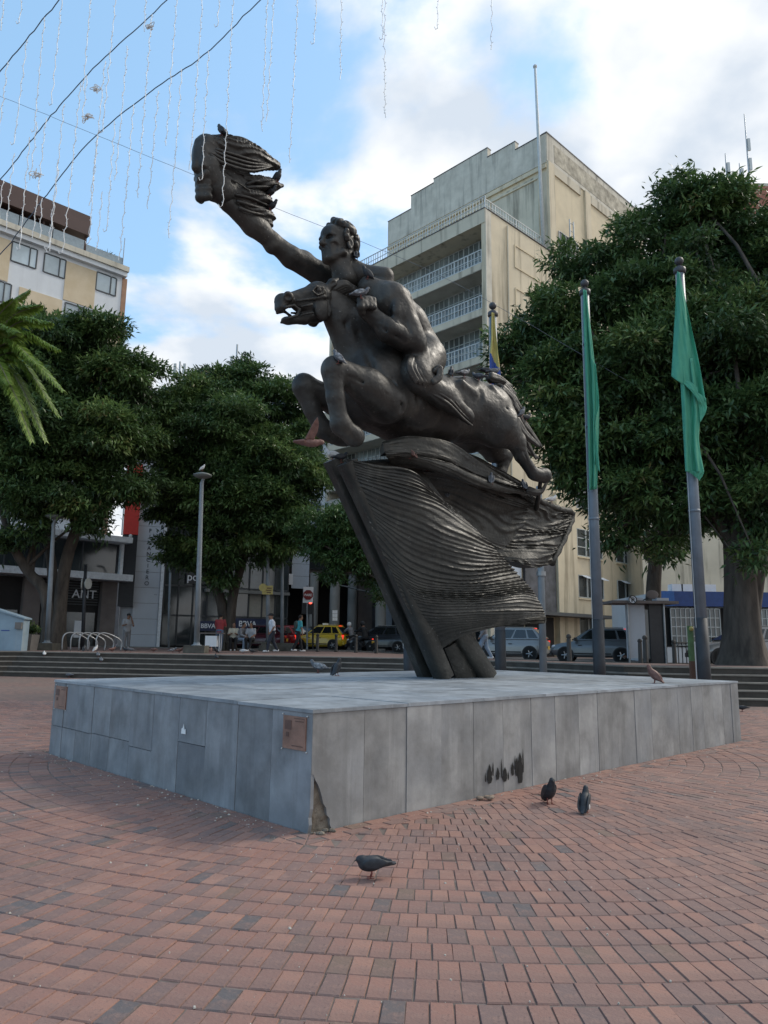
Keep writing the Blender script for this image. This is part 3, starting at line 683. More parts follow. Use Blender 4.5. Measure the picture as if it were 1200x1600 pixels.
for sg in (1,-1):
    C.chain([hd(446,480,.11*sg), hd(459,477,.12*sg), hd(468,484,.12*sg), hd(464,493,.11*sg), hd(450,497,.09*sg)], [.022,.020,.020,.020,.018], .015)
    C.ell(hd(451,463,.125*sg), (.075,.05,.070), .02); C.ell(hd(451,463,.175*sg), (.046,.05,.043), .010, sub=True)
    C.ell(hd(498,454,.165*sg), (.085,.05,.075), .03); C.ell(hd(498,453,.205*sg), (.056,.04,.048), .010, sub=True); C.ell(hd(498,453,.190*sg), (.040,.030,.038), .004)
    C.chain([hd(488,454,.205*sg), hd(494,447,.205*sg), hd(504,449,.20*sg), hd(508,456,.19*sg)], [.014,.018,.018,.014], .012); C.chain([hd(488,455,.205*sg), hd(496,461,.205*sg), hd(506,458,.195*sg)], [.012,.013,.012], .012)
    C.cap(hd(508,464,.18*sg), hd(464,470,.125*sg), .024, .016, .02); C.cap(hd(487,476,.175*sg), hd(470,479,.125*sg), .022, .014, .015); C.cap(hd(488,489,.15*sg), hd(470,492,.105*sg), .020, .014, .015)
    C.ell(hd(504,483,.13*sg), (.14,.05,.17), .03); C.cap(hd(513,468,.17*sg), hd(514,500,.14*sg), .018, .016, .025, sub=True)
    C.chain([hd(511,452,.10*sg), hd(519,443,.125*sg), hd(527,437,.135*sg)], [.055,.068,.028], .02); C.cap(hd(516,445,.19*sg), hd(522,441,.19*sg), .03, .018, .012, sub=True)
sculpt(C, 'horse_head', parent=horse)
# mane and tail: tapering ribbed locks
def lock(pts, r0, r1, n=10, seg=14, fl=0.45, rib=5):
    t_ = np.linspace(0, 1, seg); c = ipol(t_, pts); m_ = MB(); P_ = np.zeros((seg, n*2, 3)); N = n*2
    for i in range(seg):
        d = c[min(i+1, seg-1)]-c[max(i-1, 0)]; d /= np.linalg.norm(d)+1e-9; a = np.cross(d, [0,1.0,0]); a /= np.linalg.norm(a)+1e-9; b = np.cross(d, a)
        rr = (r0+(r1-r0)*t_[i])*(1 if i else .6)
        for k in range(N):
            ph = 2*math.pi*k/N; q = rr*(1+.16*math.cos(rib*ph)); P_[i, k] = c[i]+a*math.cos(ph)*q+b*math.sin(ph)*q*fl
    m_.grid(P_, closed=True); m_.f.append(tuple(range(N))); m_.f.append(tuple((seg-1)*N+k for k in range(N-1, -1, -1))); return m_
def loc(ps, w): return [l(x, y, w if not isinstance(w, (list,tuple)) else w[i]) for i, (x, y) in enumerate(ps)]
for j in range(11):
    f_ = j/10; b0 = hd(516+f_*40, 452+f_*14, .10); tip = b0+np.array([-.36,.03+.07*random.random(),.06-.20*f_]); mid = (b0+tip)/2+[0,.05,.07]
    lock([b0, mid, tip], .085, .03).build('mane_lock', 'bronze', horse, smooth=True, world=False)
    b1 = hd(516+f_*40, 452+f_*14, -.06); tip = b1+np.array([-.33,-.07,.05-.20*f_]); lock([b1, (b1+tip)/2+[0,-.04,.08], tip], .085, .03).build('mane_lock', 'bronze', horse, smooth=True, world=False)
tails = [([(770,592),(788,600),(806,617)],.0,.07,.03),([(775,597),(795,612),(816,640)],.06,.08,.03),([(782,606),(800,622),(806,640)],.18,.07,.03),
 ([(792,620),(808,640),(818,662)],.16,.08,.035),([(798,640),(818,662),(846,698)],.12,.10,.03),([(803,655),(822,680),(843,697)],.22,.09,.03),([(806,668),(822,690),(838,718)],.14,.08,.02),
 ([(760,590),(782,594),(800,604)],-.08,.07,.03),([(800,640),(825,676),(838,696)],.0,.09,.03),([(806,676),(818,700),(842,716)],.05,.07,.02),([(790,612),(806,628),(812,650)],.02,.08,.03),([(765,588),(780,592),(790,597)],.1,.07,.04)]
for ps, w_, r0, r1 in tails: lock(loc(ps, w_), r0*1.25, r1).build('tail_lock', 'bronze', horse, smooth=True, world=False)
# ---- rider
C = Clay((0.3,-1.0,3.5), (3.1,1.0,6.75), 0.024)
C.cap(l(655,555), l(625,512), .36, .38, .12, 1.1); C.cap(l(625,512), l(592,490), .37, .36, .12, 1.15); C.ell(l(592,488), (.38,.50,.30), .12)
C.ell(l(580,466), (.26,.46,.20), .12); C.ell(l(606,474), (.26,.44,.22), .12)
C.cap(l(572,450), l(545,420), .21, .17, .10)                                              # neck
for sg in (1,-1): C.cap(l(548,425)*[1,0,1]+[0,.05*sg,0], l(578,446)*[1,0,1]+[0,.36*sg,0], .11, .13, .10)
# near arm: shoulder, bent elbow, fist at the mane
C.cap(l(576,448,.34), l(606,466,.48), .15, .22, .10); C.ell(l(608,470,.52), (.24,.23,.25), .08); C.cap(l(615,470,.56), l(640,522,.66), .235, .20, .07); C.ell(l(628,490,.66), (.18,.14,.24), .06)
C.ell(l(648,536,.66), (.17,.16,.16), .05); C.cap(l(645,536,.66), l(606,516,.66), .185, .17, .06); C.cap(l(606,516,.66), l(580,492,.58), .165, .115, .05)
C.ell(l(574,482,.56), (.15,.13,.16), .04)
for k in range(4):
    x0, y0 = 564+k*6.5, 470-1.5*k*0+abs(k-1.5)*1.5
    C.chain([l(x0,y0+4,.62), l(x0-1,y0-3,.70), l(x0+1,y0+8,.74)], [.045,.05,.042], .012)
C.chain([l(566,488,.66), l(562,478,.72), l(568,472,.74)], [.05,.045,.038], .015)
C.cap(l(622,474,.78), l(640,520,.82), .020, .014, .04, sub=True); C.cap(l(604,486,.72), l(618,504,.80), .018, .012, .04, sub=True); C.cap(l(634,534,.80), l(590,508,.74), .014, .010, .03, sub=True); C.ell(l(622,486,.74), (.11,.07,.17), .04)
for q in range(4): C.cap(l(600+q*9,446+q*5,.30), l(622+q*7,486+q*8,.42), .03, .03, .06, sub=(q % 2 == 0))  # ribs and back muscles
# far arm reaching out to the torch
FA = [l(535,440,-.46), l(500,428,-.52), l(455,402,-.54), l(424,376,-.54), l(395,352,-.52), l(356,318,-.50), l(338,300,-.50)]
C2 = Clay((1.2,-1.05,4.9), (4.9,-.05,7.4), 0.024)
C2.chain(FA, [.23,.175,.155,.125,.15,.105,.105], .05); C2.ell(l(474,408,-.56), (.20,.14,.165), .05); C2.ell(l(404,354,-.52), (.18,.135,.145), .04); C2.cap(l(492,436,-.38), l(446,404,-.40), .016, .012, .03, sub=True); C2.cap(l(414,378,-.40), l(372,340,-.40), .014, .010, .025, sub=True); C2.ell(l(425,384,-.54), (.11,.12,.12), .04)
C2.ell(l(332,292,-.50), (.17,.15,.20), .05)
for k in range(4):
    y0 = 272+k*11; C2.chain([l(326,y0+2,-.38), l(312,y0+4,-.45), l(308+k*2,y0+8,-.56)], [.055,.062,.05], .015)
C2.chain([l(332,276,-.36), l(322,270,-.34), l(312,278,-.38)], [.06,.055,.045], .02)
# near leg hugging the flank, with its wrap of cloth
C.cap(l(662,560,.30), l(648,584,.62), .34, .24, .10); C.ell(l(648,586,.64), (.22,.18,.24), .06)
C.chain([l(652,592,.66), l(690,618,.68), l(728,648,.62), l(742,664,.60)], [.20,.175,.10,.07], .05); C.ell(l(690,616,.74), (.24,.10,.16), .06)
C.cap(l(662,560,-.30), l(648,584,-.6), .30, .22, .10); C.chain([l(652,592,-.62), l(690,618,-.62), l(728,648,-.58)], [.19,.15,.09], .05)
rider = sculpt(C, 'rider')
arm = sculpt(C2, 'torch_arm', parent=rider)
for k in range(5):   # folds of the cloth over the thigh
    a = k/4; lock([l(652+a*22,546+a*8,.58), l(640+a*24,572+a*6,.80), l(652+a*26,598+a*4,.82)], .06, .045, fl=.7, rib=3).build('thigh_cloth_fold', 'bronze', rider, smooth=True, world=False)
lock([l(676,584,.80), l(686,574,.84), l(686,590,.86), l(674,598,.84)], .05, .05, fl=.8, rib=3).build('thigh_cloth_fold', 'bronze', rider, smooth=True, world=False)
for k in range(3): lock([l(668,600+k*5,.80-.02*k), l(700,616+k*7,.84), l(722,640+k*6,.74), l(738,655+k*5,.64)], .022, .014, fl=.8, rib=0, n=5).build('stirrup_strap', 'bronze', rider, smooth=True, world=False)
# head of the rider
C = Clay((1.5,-.42,5.15), (3.0,.42,6.75), 0.0125)
H0 = l(527,386); TW = R(6)
sclx = 1.0
def hp(f_, w_, z_):   # head frame: forward, lateral, up from the head centre
    return H0+np.array([f_*math.cos(TW)-w_*math.sin(TW), f_*math.sin(TW)+w_*math.cos(TW), z_])
C.ell(hp(-.04,0,.10), (.27,.205,.235), .05); C.ell(hp(.10,0,-.03), (.155,.165,.27), .06); C.ell(hp(.13,0,-.20), (.10,.115,.10), .05); C.ell(hp(.175,0,-.245), (.055,.06,.05), .03)
C.ell(hp(.14,0,.15), (.12,.16,.12), .05)
C.cap(hp(.215,-.11,.075), hp(.215,.11,.075), .034, .034, .03); C.cap(hp(.235,0,.06), hp(.285,0,-.055), .026, .042, .02); C.ell(hp(.255,.028,-.065), (.03,.026,.024), .012); C.ell(hp(.255,-.028,-.065), (.03,.026,.024), .012)
C.cap(hp(.215,-.05,-.135), hp(.215,.05,-.135), .024, .024, .012); C.cap(hp(.205,-.045,-.168), hp(.205,.045,-.168), .025, .025, .012)
C.cap(hp(.245,-.075,-.151), hp(.245,.075,-.151), .009, .009, .008, sub=True)
for sg in (1,-1):
    C.ell(hp(.15,.115*sg,-.035), (.085,.055,.055), .03); C.ell(hp(.222,.080*sg,.030), (.045,.050,.030), .02, sub=True); C.ell(hp(.172,.080*sg,.026), (.030,.036,.024), .006)
    C.cap(hp(.20,.04*sg,.062), hp(.175,.145*sg,.062), .026, .022, .015)
    C.ell(hp(.165,.150*sg,-.13), (.05,.028,.07), .03, sub=True); C.cap(hp(.02,.165*sg,-.15), hp(.15,.07*sg,-.245), .05, .045, .04)
    C.cap(hp(.245,.045*sg,-.08), hp(.215,.085*sg,-.15), .006, .006, .008, sub=True)
    C.ell(hp(-.06,.215*sg,-.01), (.055,.024,.085), .012); C.ell(hp(-.05,.238*sg,0), (.032,.014,.055), .008, sub=True); C.ell(hp(-.055,.222*sg,-.075), (.026,.02,.03), .01)
C.cap(hp(-.10,0,-.10), hp(-.16,0,-.42), .17, .19, .06); C.cap(hp(.02,.02,-.26), hp(-.10,.04,-.46), .10, .13, .05)
head = sculpt(C, 'head', parent=rider)
C = Clay((1.5,-.42,5.35), (3.0,.42,6.75), 0.0135)
rr = random.Random(5)
for k in range(170):
    th_, ph = rr.uniform(0, 2*math.pi), rr.uniform(-.45, 1.5)
    d = np.array([math.cos(ph)*math.cos(th_), math.cos(ph)*math.sin(th_), math.sin(ph)])
    p = np.array([-.05,0,.10])+d*[.275,.215,.25]
    if p[0] > .02 and p[2] < .27: continue
    if p[0] > .10: continue
    if p[2] < -.04 and p[0] > -.12: continue
    q = p+np.array([rr.uniform(.0,.05), rr.uniform(-.04,.04), rr.uniform(-.03,.04)])
    C.chain([hp(*p), hp(*(p*1.04+[.02,.01,.02])), hp(*q)], [.045,.036,.022], .012)
for k in range(7): C.chain([hp(.02-.03*k,.0+.03*(k%3-1),.32), hp(.08-.04*k,.03*(k%2),.385-.012*k), hp(.02-.05*k,.02,.39-.015*k)], [.05,.045,.03], .02)
sculpt(C, 'hair', parent=head)
# ---- torch drapery: three ribbed flames streaming back from the fist
C = Clay((2.6,-1.05,5.6), (5.0,.15,8.0), 0.018)
def frame(a, b, up=(0,1,0)):
    x = np.array(b)-np.array(a); L = np.linalg.norm(x); x = x/L; y = np.array(up)-x*(x@np.array(up)); y /= np.linalg.norm(y); z = np.cross(x, y); return np.stack([x,y,z],1), L
def flame(a, b, ry, rz, fr=26, amp=.02, k=.05, tw=1.0):
    M, L = frame(a, b); c = (np.array(a)+np.array(b))/2
    def rd(P_, k0):
        g = P_[2]+.22*P_[1]*tw+.5*(P_[0]/L)**2*L+.03*np.sin(P_[0]*9)
        s_ = (g*fr*.52) ; s_ = s_-np.floor(s_); return -amp*(s_**1.5)+amp*.5
    C.ell(c, (L/2, ry, rz), k, M, ridge=rd)
C.ell(l(326,262,-.45), (.20,.21,.30), .08); C.ell(l(346,292,-.45), (.22,.17,.24), .08); C.ell(l(313,240,-.45), (.10,.18,.20), .05); C.ell(l(318,222,-.44), (.09,.15,.07), .04)
flame(l(318,224,-.40), l(422,256,-.42), .22, .20, 26, .036); flame(l(352,232,-.38), l(438,261,-.45), .13, .11, 30, .026)
C.cap(l(415,254,-.44), l(433,258,-.44), .05, .035, .04); C.ell(l(366,234,-.20), (.16,.05,.07), .03, frame(l(340,228,-.2), l(400,250,-.2))[0], sub=True)
flame(l(372,284,-.42), l(437,292,-.44), .15, .105, 32, .030); C.cap(l(428,291,-.44), l(441,290,-.44), .045, .03, .03)
flame(l(362,300,-.44), l(426,318,-.46), .15, .10, 32, .028); flame(l(368,322,-.46), l(430,342,-.48), .13, .09, 34, .026); flame(l(378,338,-.48), l(427,353,-.5), .10, .07, 36, .02)
C.cap(l(332,226,-.45), l(352,212,-.42), .08, .045, .05)
C.ell(l(358,268,-.46), (.24,.17,.22), .08); C.ell(l(372,300,-.47), (.20,.13,.22), .06); C.ell(l(376,278,-.46), (.16,.12,.14), .05)
C.ell(l(322,232,-.45), (.15,.19,.16), .05); C.cap(l(310,222,-.40), l(306,262,-.42), .05, .06, .04); C.cap(l(324,216,-.36), l(318,258,-.30), .03, .04, .03)
for q in range(5): C.cap(l(326+q*9,240+q*11,-.26-.01*q), l(378+q*4,262+q*12,-.30), .016, .012, .02, sub=(q % 2 == 0))
flm = sculpt(C, 'torch_flame', 'bronze', STAT)
def fold(ps, r0, r1): lock([l(*q) for q in ps], r0, r1, n=5, seg=20, fl=.9, rib=0).build('flame_fold', 'bronze', flm, smooth=True, world=False)
for q in range(4): fold([(324+3*q,238-2*q,-.30), (350+2*q,255-5.5*q,-.235), (388,266-6*q,-.235), (414,263-3*q,-.31), (432,257,-.43)], .021, .010)
for q in range(3): fold([(346+5*q,214+4*q,-.36), (378,216+6*q,-.27), (404,231+5*q,-.30), (420,245+3*q,-.36), (431,255,-.43)], .019, .010)
for q in range(2): fold([(384,288+5*q,-.34), (402,283+9*q,-.30), (424,287+4*q,-.35), (439,291,-.43)], .020, .010)
for q in range(3): fold([(366+3*q,304+10*q,-.36), (390,309+11*q,-.335), (412,318+9*q,-.38), (426,324+9*q,-.45)], .020, .011)
# ---- prow: two leaning flanges with a dark slot, foot column and inset panel
def beam(p0, p1, hs, hw, name, bow=0.0):
    t_ = np.linspace(0, 1, 9); m_ = MB(); P_ = np.zeros((9, 8, 3)); d = np.array(p1)-np.array(p0); d /= np.linalg.norm(d); n = np.array([d[2],0,-d[0]])
    for i, q in enumerate(t_):
        c = np.array(p0)*(1-q)+np.array(p1)*q+n*bow*math.sin(math.pi*q); k = .72
        for j, (a, b) in enumerate(((-1,-k),(-k,-1),(k,-1),(1,-k),(1,k),(k,1),(-k,1),(-1,k))): P_[i, j] = c+n*a*hs+np.array([0,b*hw,0])
    m_.grid(P_, closed=True); m_.f.append(tuple(range(8))); m_.f.append(tuple(64+k for k in range(8)))
    o_ = m_.build(name, 'bronze_flag', STAT, world=False); autosmooth(o_, 50); return o_
beam(l(519,718,-.30), l(668,1059.5,-.30), .12, .10, 'prow_flange', .03); beam(l(542,722,.24), l(694,1059.5,.24), .12, .12, 'prow_flange', .03)
beam(l(556,745,-.04), l(712,1059.5,-.04), .09, .27, 'prow_web', .03)
beam(l(712,985,.22), l(759,1059.5,.22), .15, .15, 'foot_column'); beam(l(704,1000,.10), l(727,1059.5,.10), .26, .17, 'foot_panel'); beam(l(712,985,-.22), l(756,1059.5,-.22), .15, .15, 'foot_column')
m_ = MB(); m_.prism([l(545,735)+[0,-.2,0], l(690,1059.5)+[0,-.2,0], l(745,1059.5)+[0,-.2,0], l(735,985)+[0,-.2,0], l(700,800)+[0,-.2,0], l(640,720)+[0,-.2,0]], (0,.3,0)); m_.build('inner_frame', 'bronze_flag', STAT, world=False)
# ---- flag cloth in ribbed panels
def panel(lines, nr, nu=90, amp=.02, name='flag_panel', thick=.07, wavy=.012, power=1.4):
    K = [np.array([l(*q) for q in ln]) for ln in lines]; nv = nr*6; tv = np.linspace(0, 1, nv); tu = np.linspace(0, 1, nu)
    rows = np.array([ipol(tu, k) for k in K])                       # (lines, nu, 3)
    P_ = np.stack([ipol(tv, rows[:, j]) for j in range(nu)], 1)     # (nv, nu, 3)
    du = np.gradient(P_, axis=1); dv = np.gradient(P_, axis=0); n = np.cross(du, dv); n /= np.linalg.norm(n, axis=2, keepdims=True)+1e-9
    if n[..., 1].mean() < 0: n = -n
    U_, V_ = np.meshgrid(tu, tv); rs = random.Random(hash(name) % 97+nr)
    ph = V_*nr + 1.1*np.sin(U_*2.6+V_*6+rs.random()*6)+.55*np.sin(U_*5+V_*13+rs.random()*6)+.10*np.sin(U_*14+V_*31+rs.random()*6)+.9*np.sin(V_*23+rs.random()*6)*.5
    fr_ = ph-np.floor(ph); prof = np.where(fr_ < .72, (fr_/.72)**power, (1-fr_)/.28)
    env = (.35+.75*U_)*(.74+.34*np.sin(V_*11+U_*3)+.26*np.sin(V_*37+U_*4+1)+.22*np.sin(V_*71+U_*2))
    fine = V_*nr*2.3+.6*np.sin(U_*6+V_*12); big = wavy*np.sin(V_*14+U_*5)+amp*.12*np.abs(np.sin(fine*math.pi))+.07*np.sin(V_*6.5+U_*3.2+.5)*np.sin(math.pi*U_)
    F_ = P_+n*(amp*prof*np.clip(env, .25, 1.3)+big)[..., None]; Bk = P_-n*thick
    m_ = MB(); m_.grid(F_); m_.grid(Bk[:, ::-1]); a_, b_ = F_.shape[:2]; o2 = a_*b_
    idx = lambda i, j: i*b_+j; bid = lambda i, j: o2+i*b_+(b_-1-j)
    for j in range(b_-1):
        m_.f.append((idx(0,j+1), idx(0,j), bid(0,j), bid(0,j+1))); m_.f.append((idx(a_-1,j), idx(a_-1,j+1), bid(a_-1,j+1), bid(a_-1,j)))
    for i in range(a_-1):
        m_.f.append((idx(i,0), idx(i+1,0), bid(i+1,0), bid(i,0))); m_.f.append((idx(i+1,b_-1), idx(i,b_-1), bid(i,b_-1), bid(i+1,b_-1)))
    o_ = m_.build(name, 'bronze_flag', STAT, world=False); autosmooth(o_, 60); return o_
panel([[(540,716,.30),(585,728,.45),(635,736,.58),(664,756,.58),(688,776,.48)],
 [(550,748,.30),(602,768,.50),(660,786,.66),(706,800,.62),(738,824,.46)],
 [(567,792,.30),(622,828,.50),(690,846,.68),(744,856,.66),(780,866,.48)],
 [(592,850,.30),(642,886,.50),(712,902,.64),(770,904,.66),(813,902,.48)],
 [(617,905,.30),(662,930,.47),(732,936,.60),(800,932,.66),(838,935,.50)],
 [(642,958,.30),(690,962,.45),(752,958,.58),(812,960,.66),(852,962,.52)],
 [(688,1014,.30),(722,990,.42),(770,978,.52),(820,976,.60),(850,974,.50)]], 40, 120, .034, 'flag_panel')
panel([[(560,722,.10),(640,720,.16),(705,733,.12),(765,757,.0),(828,780,-.22)],
 [(570,735,.06),(655,735,.08),(715,750,.04),(770,772,-.08),(826,790,-.26)],
 [(590,775,-.10),(680,772,-.20),(735,792,-.26),(782,806,-.32),(822,806,-.38)],
 [(630,820,-.20),(705,818,-.36),(752,838,-.42),(788,850,-.44),(814,836,-.46)],
 [(665,856,-.26),(730,856,-.44),(770,868,-.50),(798,878,-.50),(818,868,-.50)]], 15, 80, .030, 'flag_panel', .06)
panel([[(775,764,-.52),(830,783,-.46),(865,798,-.52),(892,803,-.70)],
 [(770,792,-.50),(828,806,-.42),(862,817,-.48),(890,812,-.68)],
 [(765,826,-.46),(825,832,-.36),(860,836,-.44),(880,836,-.62)],
 [(768,853,-.42),(820,860,-.30),(850,862,-.38),(868,860,-.57)],
 [(780,874,-.38),(815,885,-.22),(840,887,-.32),(860,881,-.50)]], 12, 70, .062, 'flag_panel', power=2.2)
panel([[(597,690,.24),(640,686,.32),(695,696,.32),(745,724,.22),(790,747,.12),(828,764,.0)],
 [(600,702,.34),(645,701,.44),(700,712,.44),(745,735,.34),(790,755,.24),(826,767,.10)],
 [(604,714,.34),(648,714,.44),(700,726,.42),(745,746,.34),(790,762,.22),(824,770,.10)],
 [(612,724,.20),(650,724,.28),(700,738,.26),(745,756,.20),(790,768,.10),(822,773,.0)]], 9, 80, .030, 'flag_panel', .16)
panel([[(640,700,.05),(700,705,.0),(760,728,-.05),(810,752,-.12),(840,772,-.2)],
 [(640,716,.10),(700,722,.08),(760,742,.02),(810,762,-.06),(838,778,-.2)],
 [(645,735,.05),(700,742,.05),(760,758,-.02),(808,772,-.1),(834,788,-.22)]], 8, 60, .030, 'flag_panel', .12)
# rolled hem along the far end and the spike that carries the hind hoof
P1 = ipol(np.linspace(0,1,26), [l(826,772,-.26), l(850,786,-.42), l(875,796,-.58), l(894,803,-.72), l(884,836,-.64), l(862,880,-.50)])
m_ = MB(); m_.tube([tuple(p) for p in P1], [.05+.022*(k % 2) for k in range(26)], 8); m_.build('flag_hem', 'bronze_flag', STAT, smooth=True, world=False)
m_ = MB(); m_.tube([tuple(l(845,748,.30)), tuple(l(842,772,.10)), tuple(l(838,795,-.2))], [.035,.035,.05], 8); m_.build('hoof_support', 'bronze', STAT, smooth=True, world=False)
lock([l(822,765,.2), l(845,768,.25), l(858,745,.3)], .07, .015, fl=.5).build('flag_wisp', 'bronze', STAT, smooth=True, world=False)
# ------------------------------------------------------------------ buildings round the plaza
mat('cream_wall', (0.56,0.50,0.385), 0.85, var=0.12, scale=0.5, streak=((0.10,0.088,0.065), 0.95, 1.5), bump=0.15, bscale=12)
mat('cream_side', (0.60,0.515,0.37), 0.85, var=0.10, scale=0.5, streak=((0.13,0.10,0.06), 0.95, 1.4), bump=0.15, bscale=12)
mat('cream_panel', (0.61,0.515,0.355), 0.85, var=0.08, scale=0.8, streak=((0.3,0.22,0.12), 0.5, 1.4))
mat('parapet_stone', (0.46,0.425,0.35), 0.85, var=0.15, scale=1.1, col2=(0.62,0.575,0.48), streak=((0.15,0.14,0.12), 0.85, 1.6))
mat('slab_soffit', (0.48,0.455,0.40), 0.85, var=0.12, scale=0.7, streak=((0.2,0.18,0.14), 0.5, 1.0))
mat('white_rail', (0.50,0.52,0.51), 0.6, var=0.1); mat('steel_frame', (0.42,0.44,0.42), 0.5, var=0.1)
mat('glass_dark', (0.035,0.042,0.045), 0.08, var=0.4, scale=0.5, spec=0.8); mat('glass_pale', (0.42,0.50,0.54), 0.12, var=0.3, scale=0.35, spec=0.7, objrand=0.35)
mat('glass_office', (0.07,0.085,0.088), 0.12, var=0.5, scale=0.6, spec=0.8, objrand=0.5)
mat('glass_balcony', (0.17,0.19,0.185), 0.15, var=0.5, scale=0.6, spec=0.7, objrand=0.5)
mat('coping', (0.10,0.10,0.11), 0.7)
mat('hotel_white', (0.66,0.68,0.70), 0.75, var=0.06, scale=0.6, streak=((0.4,0.4,0.4), 0.35, 1.2)); mat('sandstone', (0.55,0.44,0.29), 0.85, var=0.14, scale=0.9, col2=(0.64,0.53,0.38), bump=0.15, bscale=14)
mat('hotel_brick', (0.34,0.20,0.13), 0.85, var=0.15, scale=2); mat('brown_steel', (0.075,0.042,0.036), 0.6, var=0.15, scale=0.8); mat('interior_shade', (0.018,0.016,0.016), 0.8)  # last colour is near-black: shade of porches and interiors put into the paint
mat('glass_rail', (0.20,0.26,0.30), 0.1, var=0.15, spec=0.8); mat('frame_dark', (0.05,0.055,0.06), 0.5); mat('stone_grey', (0.16,0.135,0.125), 0.7, var=0.15, scale=1.5)
mat('panel_white', (0.42,0.45,0.49), 0.55, var=0.05, scale=0.7); mat('panel_edge', (0.62,0.64,0.66), 0.5); mat('red_banner', (0.50,0.035,0.025), 0.6, var=0.08); mat('black_panel', (0.022,0.024,0.028), 0.45, var=0.2)
mat('concrete_col', (0.22,0.215,0.20), 0.85, var=0.15, scale=1.2); mat('blind', (0.30,0.28,0.24), 0.8, var=0.1); mat('sign_navy', (0.012,0.022,0.07), 0.5); mat('sign_white', (0.75,0.77,0.80), 0.6, var=0.03)
mat('sign_blue', (0.02,0.11,0.36), 0.5); mat('sign_blue2', (0.012,0.05,0.20), 0.5); mat('banner_grey', (0.45,0.50,0.56), 0.6, var=0.05); mat('orange_sun', (0.45,0.075,0.02), 0.6); mat('letter_dark', (0.05,0.055,0.065), 0.5); mat('dark_marble', (0.06,0.06,0.068), 0.35, var=0.6, scale=1.8)
mat('redroof', (0.30,0.12,0.08), 0.8); mat('galv', (0.35,0.37,0.38), 0.45, metal=0.5)
class Fac:
    def __init__(s, O_, d, n, parent): s.O = np.array([O_[0], O_[1], 0.0]); s.d = np.array(d, float); s.n = np.array(n, float); s.p = parent
    def P(s, u_, dep, z): return s.O+s.d*u_+s.n*dep+np.array([0,0,z])
    def corners(s, u0, u1, z0, z1, d0, d1): return [tuple(s.P(*q)) for q in ((u0,d0,z0),(u1,d0,z0),(u1,d1,z0),(u0,d1,z0),(u0,d0,z1),(u1,d0,z1),(u1,d1,z1),(u0,d1,z1))]
    def box(s, name, mt_, u0, u1, z0, z1, d0, d1, parent=None, label=None):
        m = MB(); m.hexa(s.corners(u0,u1,z0,z1,d0,d1)); o = m.build(name, mt_, parent or s.p)
        if label: o['label'] = label
        return o
    def window(s, u0, u1, z0, z1, nx=2, nz=1, fm='steel_frame', gm='glass_dark', d=0.0, bar=0.05, name='window', dep=0.06, parent=None):
        m = MB(); ys = [z0+(z1-z0)*i/nz for i in range(nz+1)]; xs_ = [u0+(u1-u0)*i/nx for i in range(nx+1)] if not hasattr(nx, '__len__') else [u0+(u1-u0)*q for q in nx]
        for x in xs_: m.hexa(s.corners(x-bar/2, x+bar/2, z0, z1, d, d+dep))
        for i in range(len(xs_)-1):
            for y in ys: m.hexa(s.corners(xs_[i]+bar/2, xs_[i+1]-bar/2, y-bar/2, y+bar/2, d, d+dep*.9))
        o = m.build(name, fm, parent or s.p); m = MB(); m.hexa(s.corners(u0, u1, z0, z1, d-.03, d+.015)); m.build('pane', gm, o); return o
    def rail(s, u0, u1, z0, z1, d, nb, mt_='white_rail', th=.05, mid=True, name='railing'):
        m = MB(); m.hexa(s.corners(u0,u1,z1-th,z1,d,d+th)); m.hexa(s.corners(u0,u1,z0,z0+th,d,d+th))
        if mid: m.hexa(s.corners(u0,u1,(z0+z1)/2-th/3,(z0+z1)/2+th/3,d+.005,d+th-.005))
        for i in range(nb+1):
            u_ = u0+(u1-u0-th)*i/nb; m.hexa(s.corners(u_,u_+th*(1.2 if i % 4 == 0 else .6),z0+th,z1-th,d+.008,d+th-.008))
        return m.build(name, mt_, s.p)
def text_mesh(body, size, name, mt_, parent, origin, xdir, zdir, thick=.02, align='LEFT', bold=False, space=1.0, line=1.0):
    cu = bpy.data.curves.new('lettering', 'FONT'); cu.body = body; cu.size = size; cu.extrude = thick; cu.align_x = align; cu.space_character = space; cu.space_line = line
    if bold: cu.offset = size*0.018
    to = bpy.data.objects.new('lettering', cu); COL.objects.link(to); dg = bpy.context.evaluated_depsgraph_get()
    me = bpy.data.meshes.new_from_object(to.evaluated_get(dg)); bpy.data.objects.remove(to); bpy.data.curves.remove(cu)
    x = Vector(xdir).normalized(); z = Vector(zdir).normalized(); y = x.cross(z)  # text plane: x right, z up; face towards -y
    M = Matrix((( x.x, z.x, -y.x*-1, origin[0]), (x.y, z.y, y.y, origin[1]), (x.z, z.z, y.z, origin[2]), (0,0,0,1)))
    M = Matrix(((x.x, z.x, x.cross(z).x, origin[0]), (x.y, z.y, x.cross(z).y, origin[1]), (x.z, z.z, x.cross(z).z, origin[2]), (0,0,0,1)))
    me.transform(M); me.materials.clear(); return link(name, me, mt_, parent)
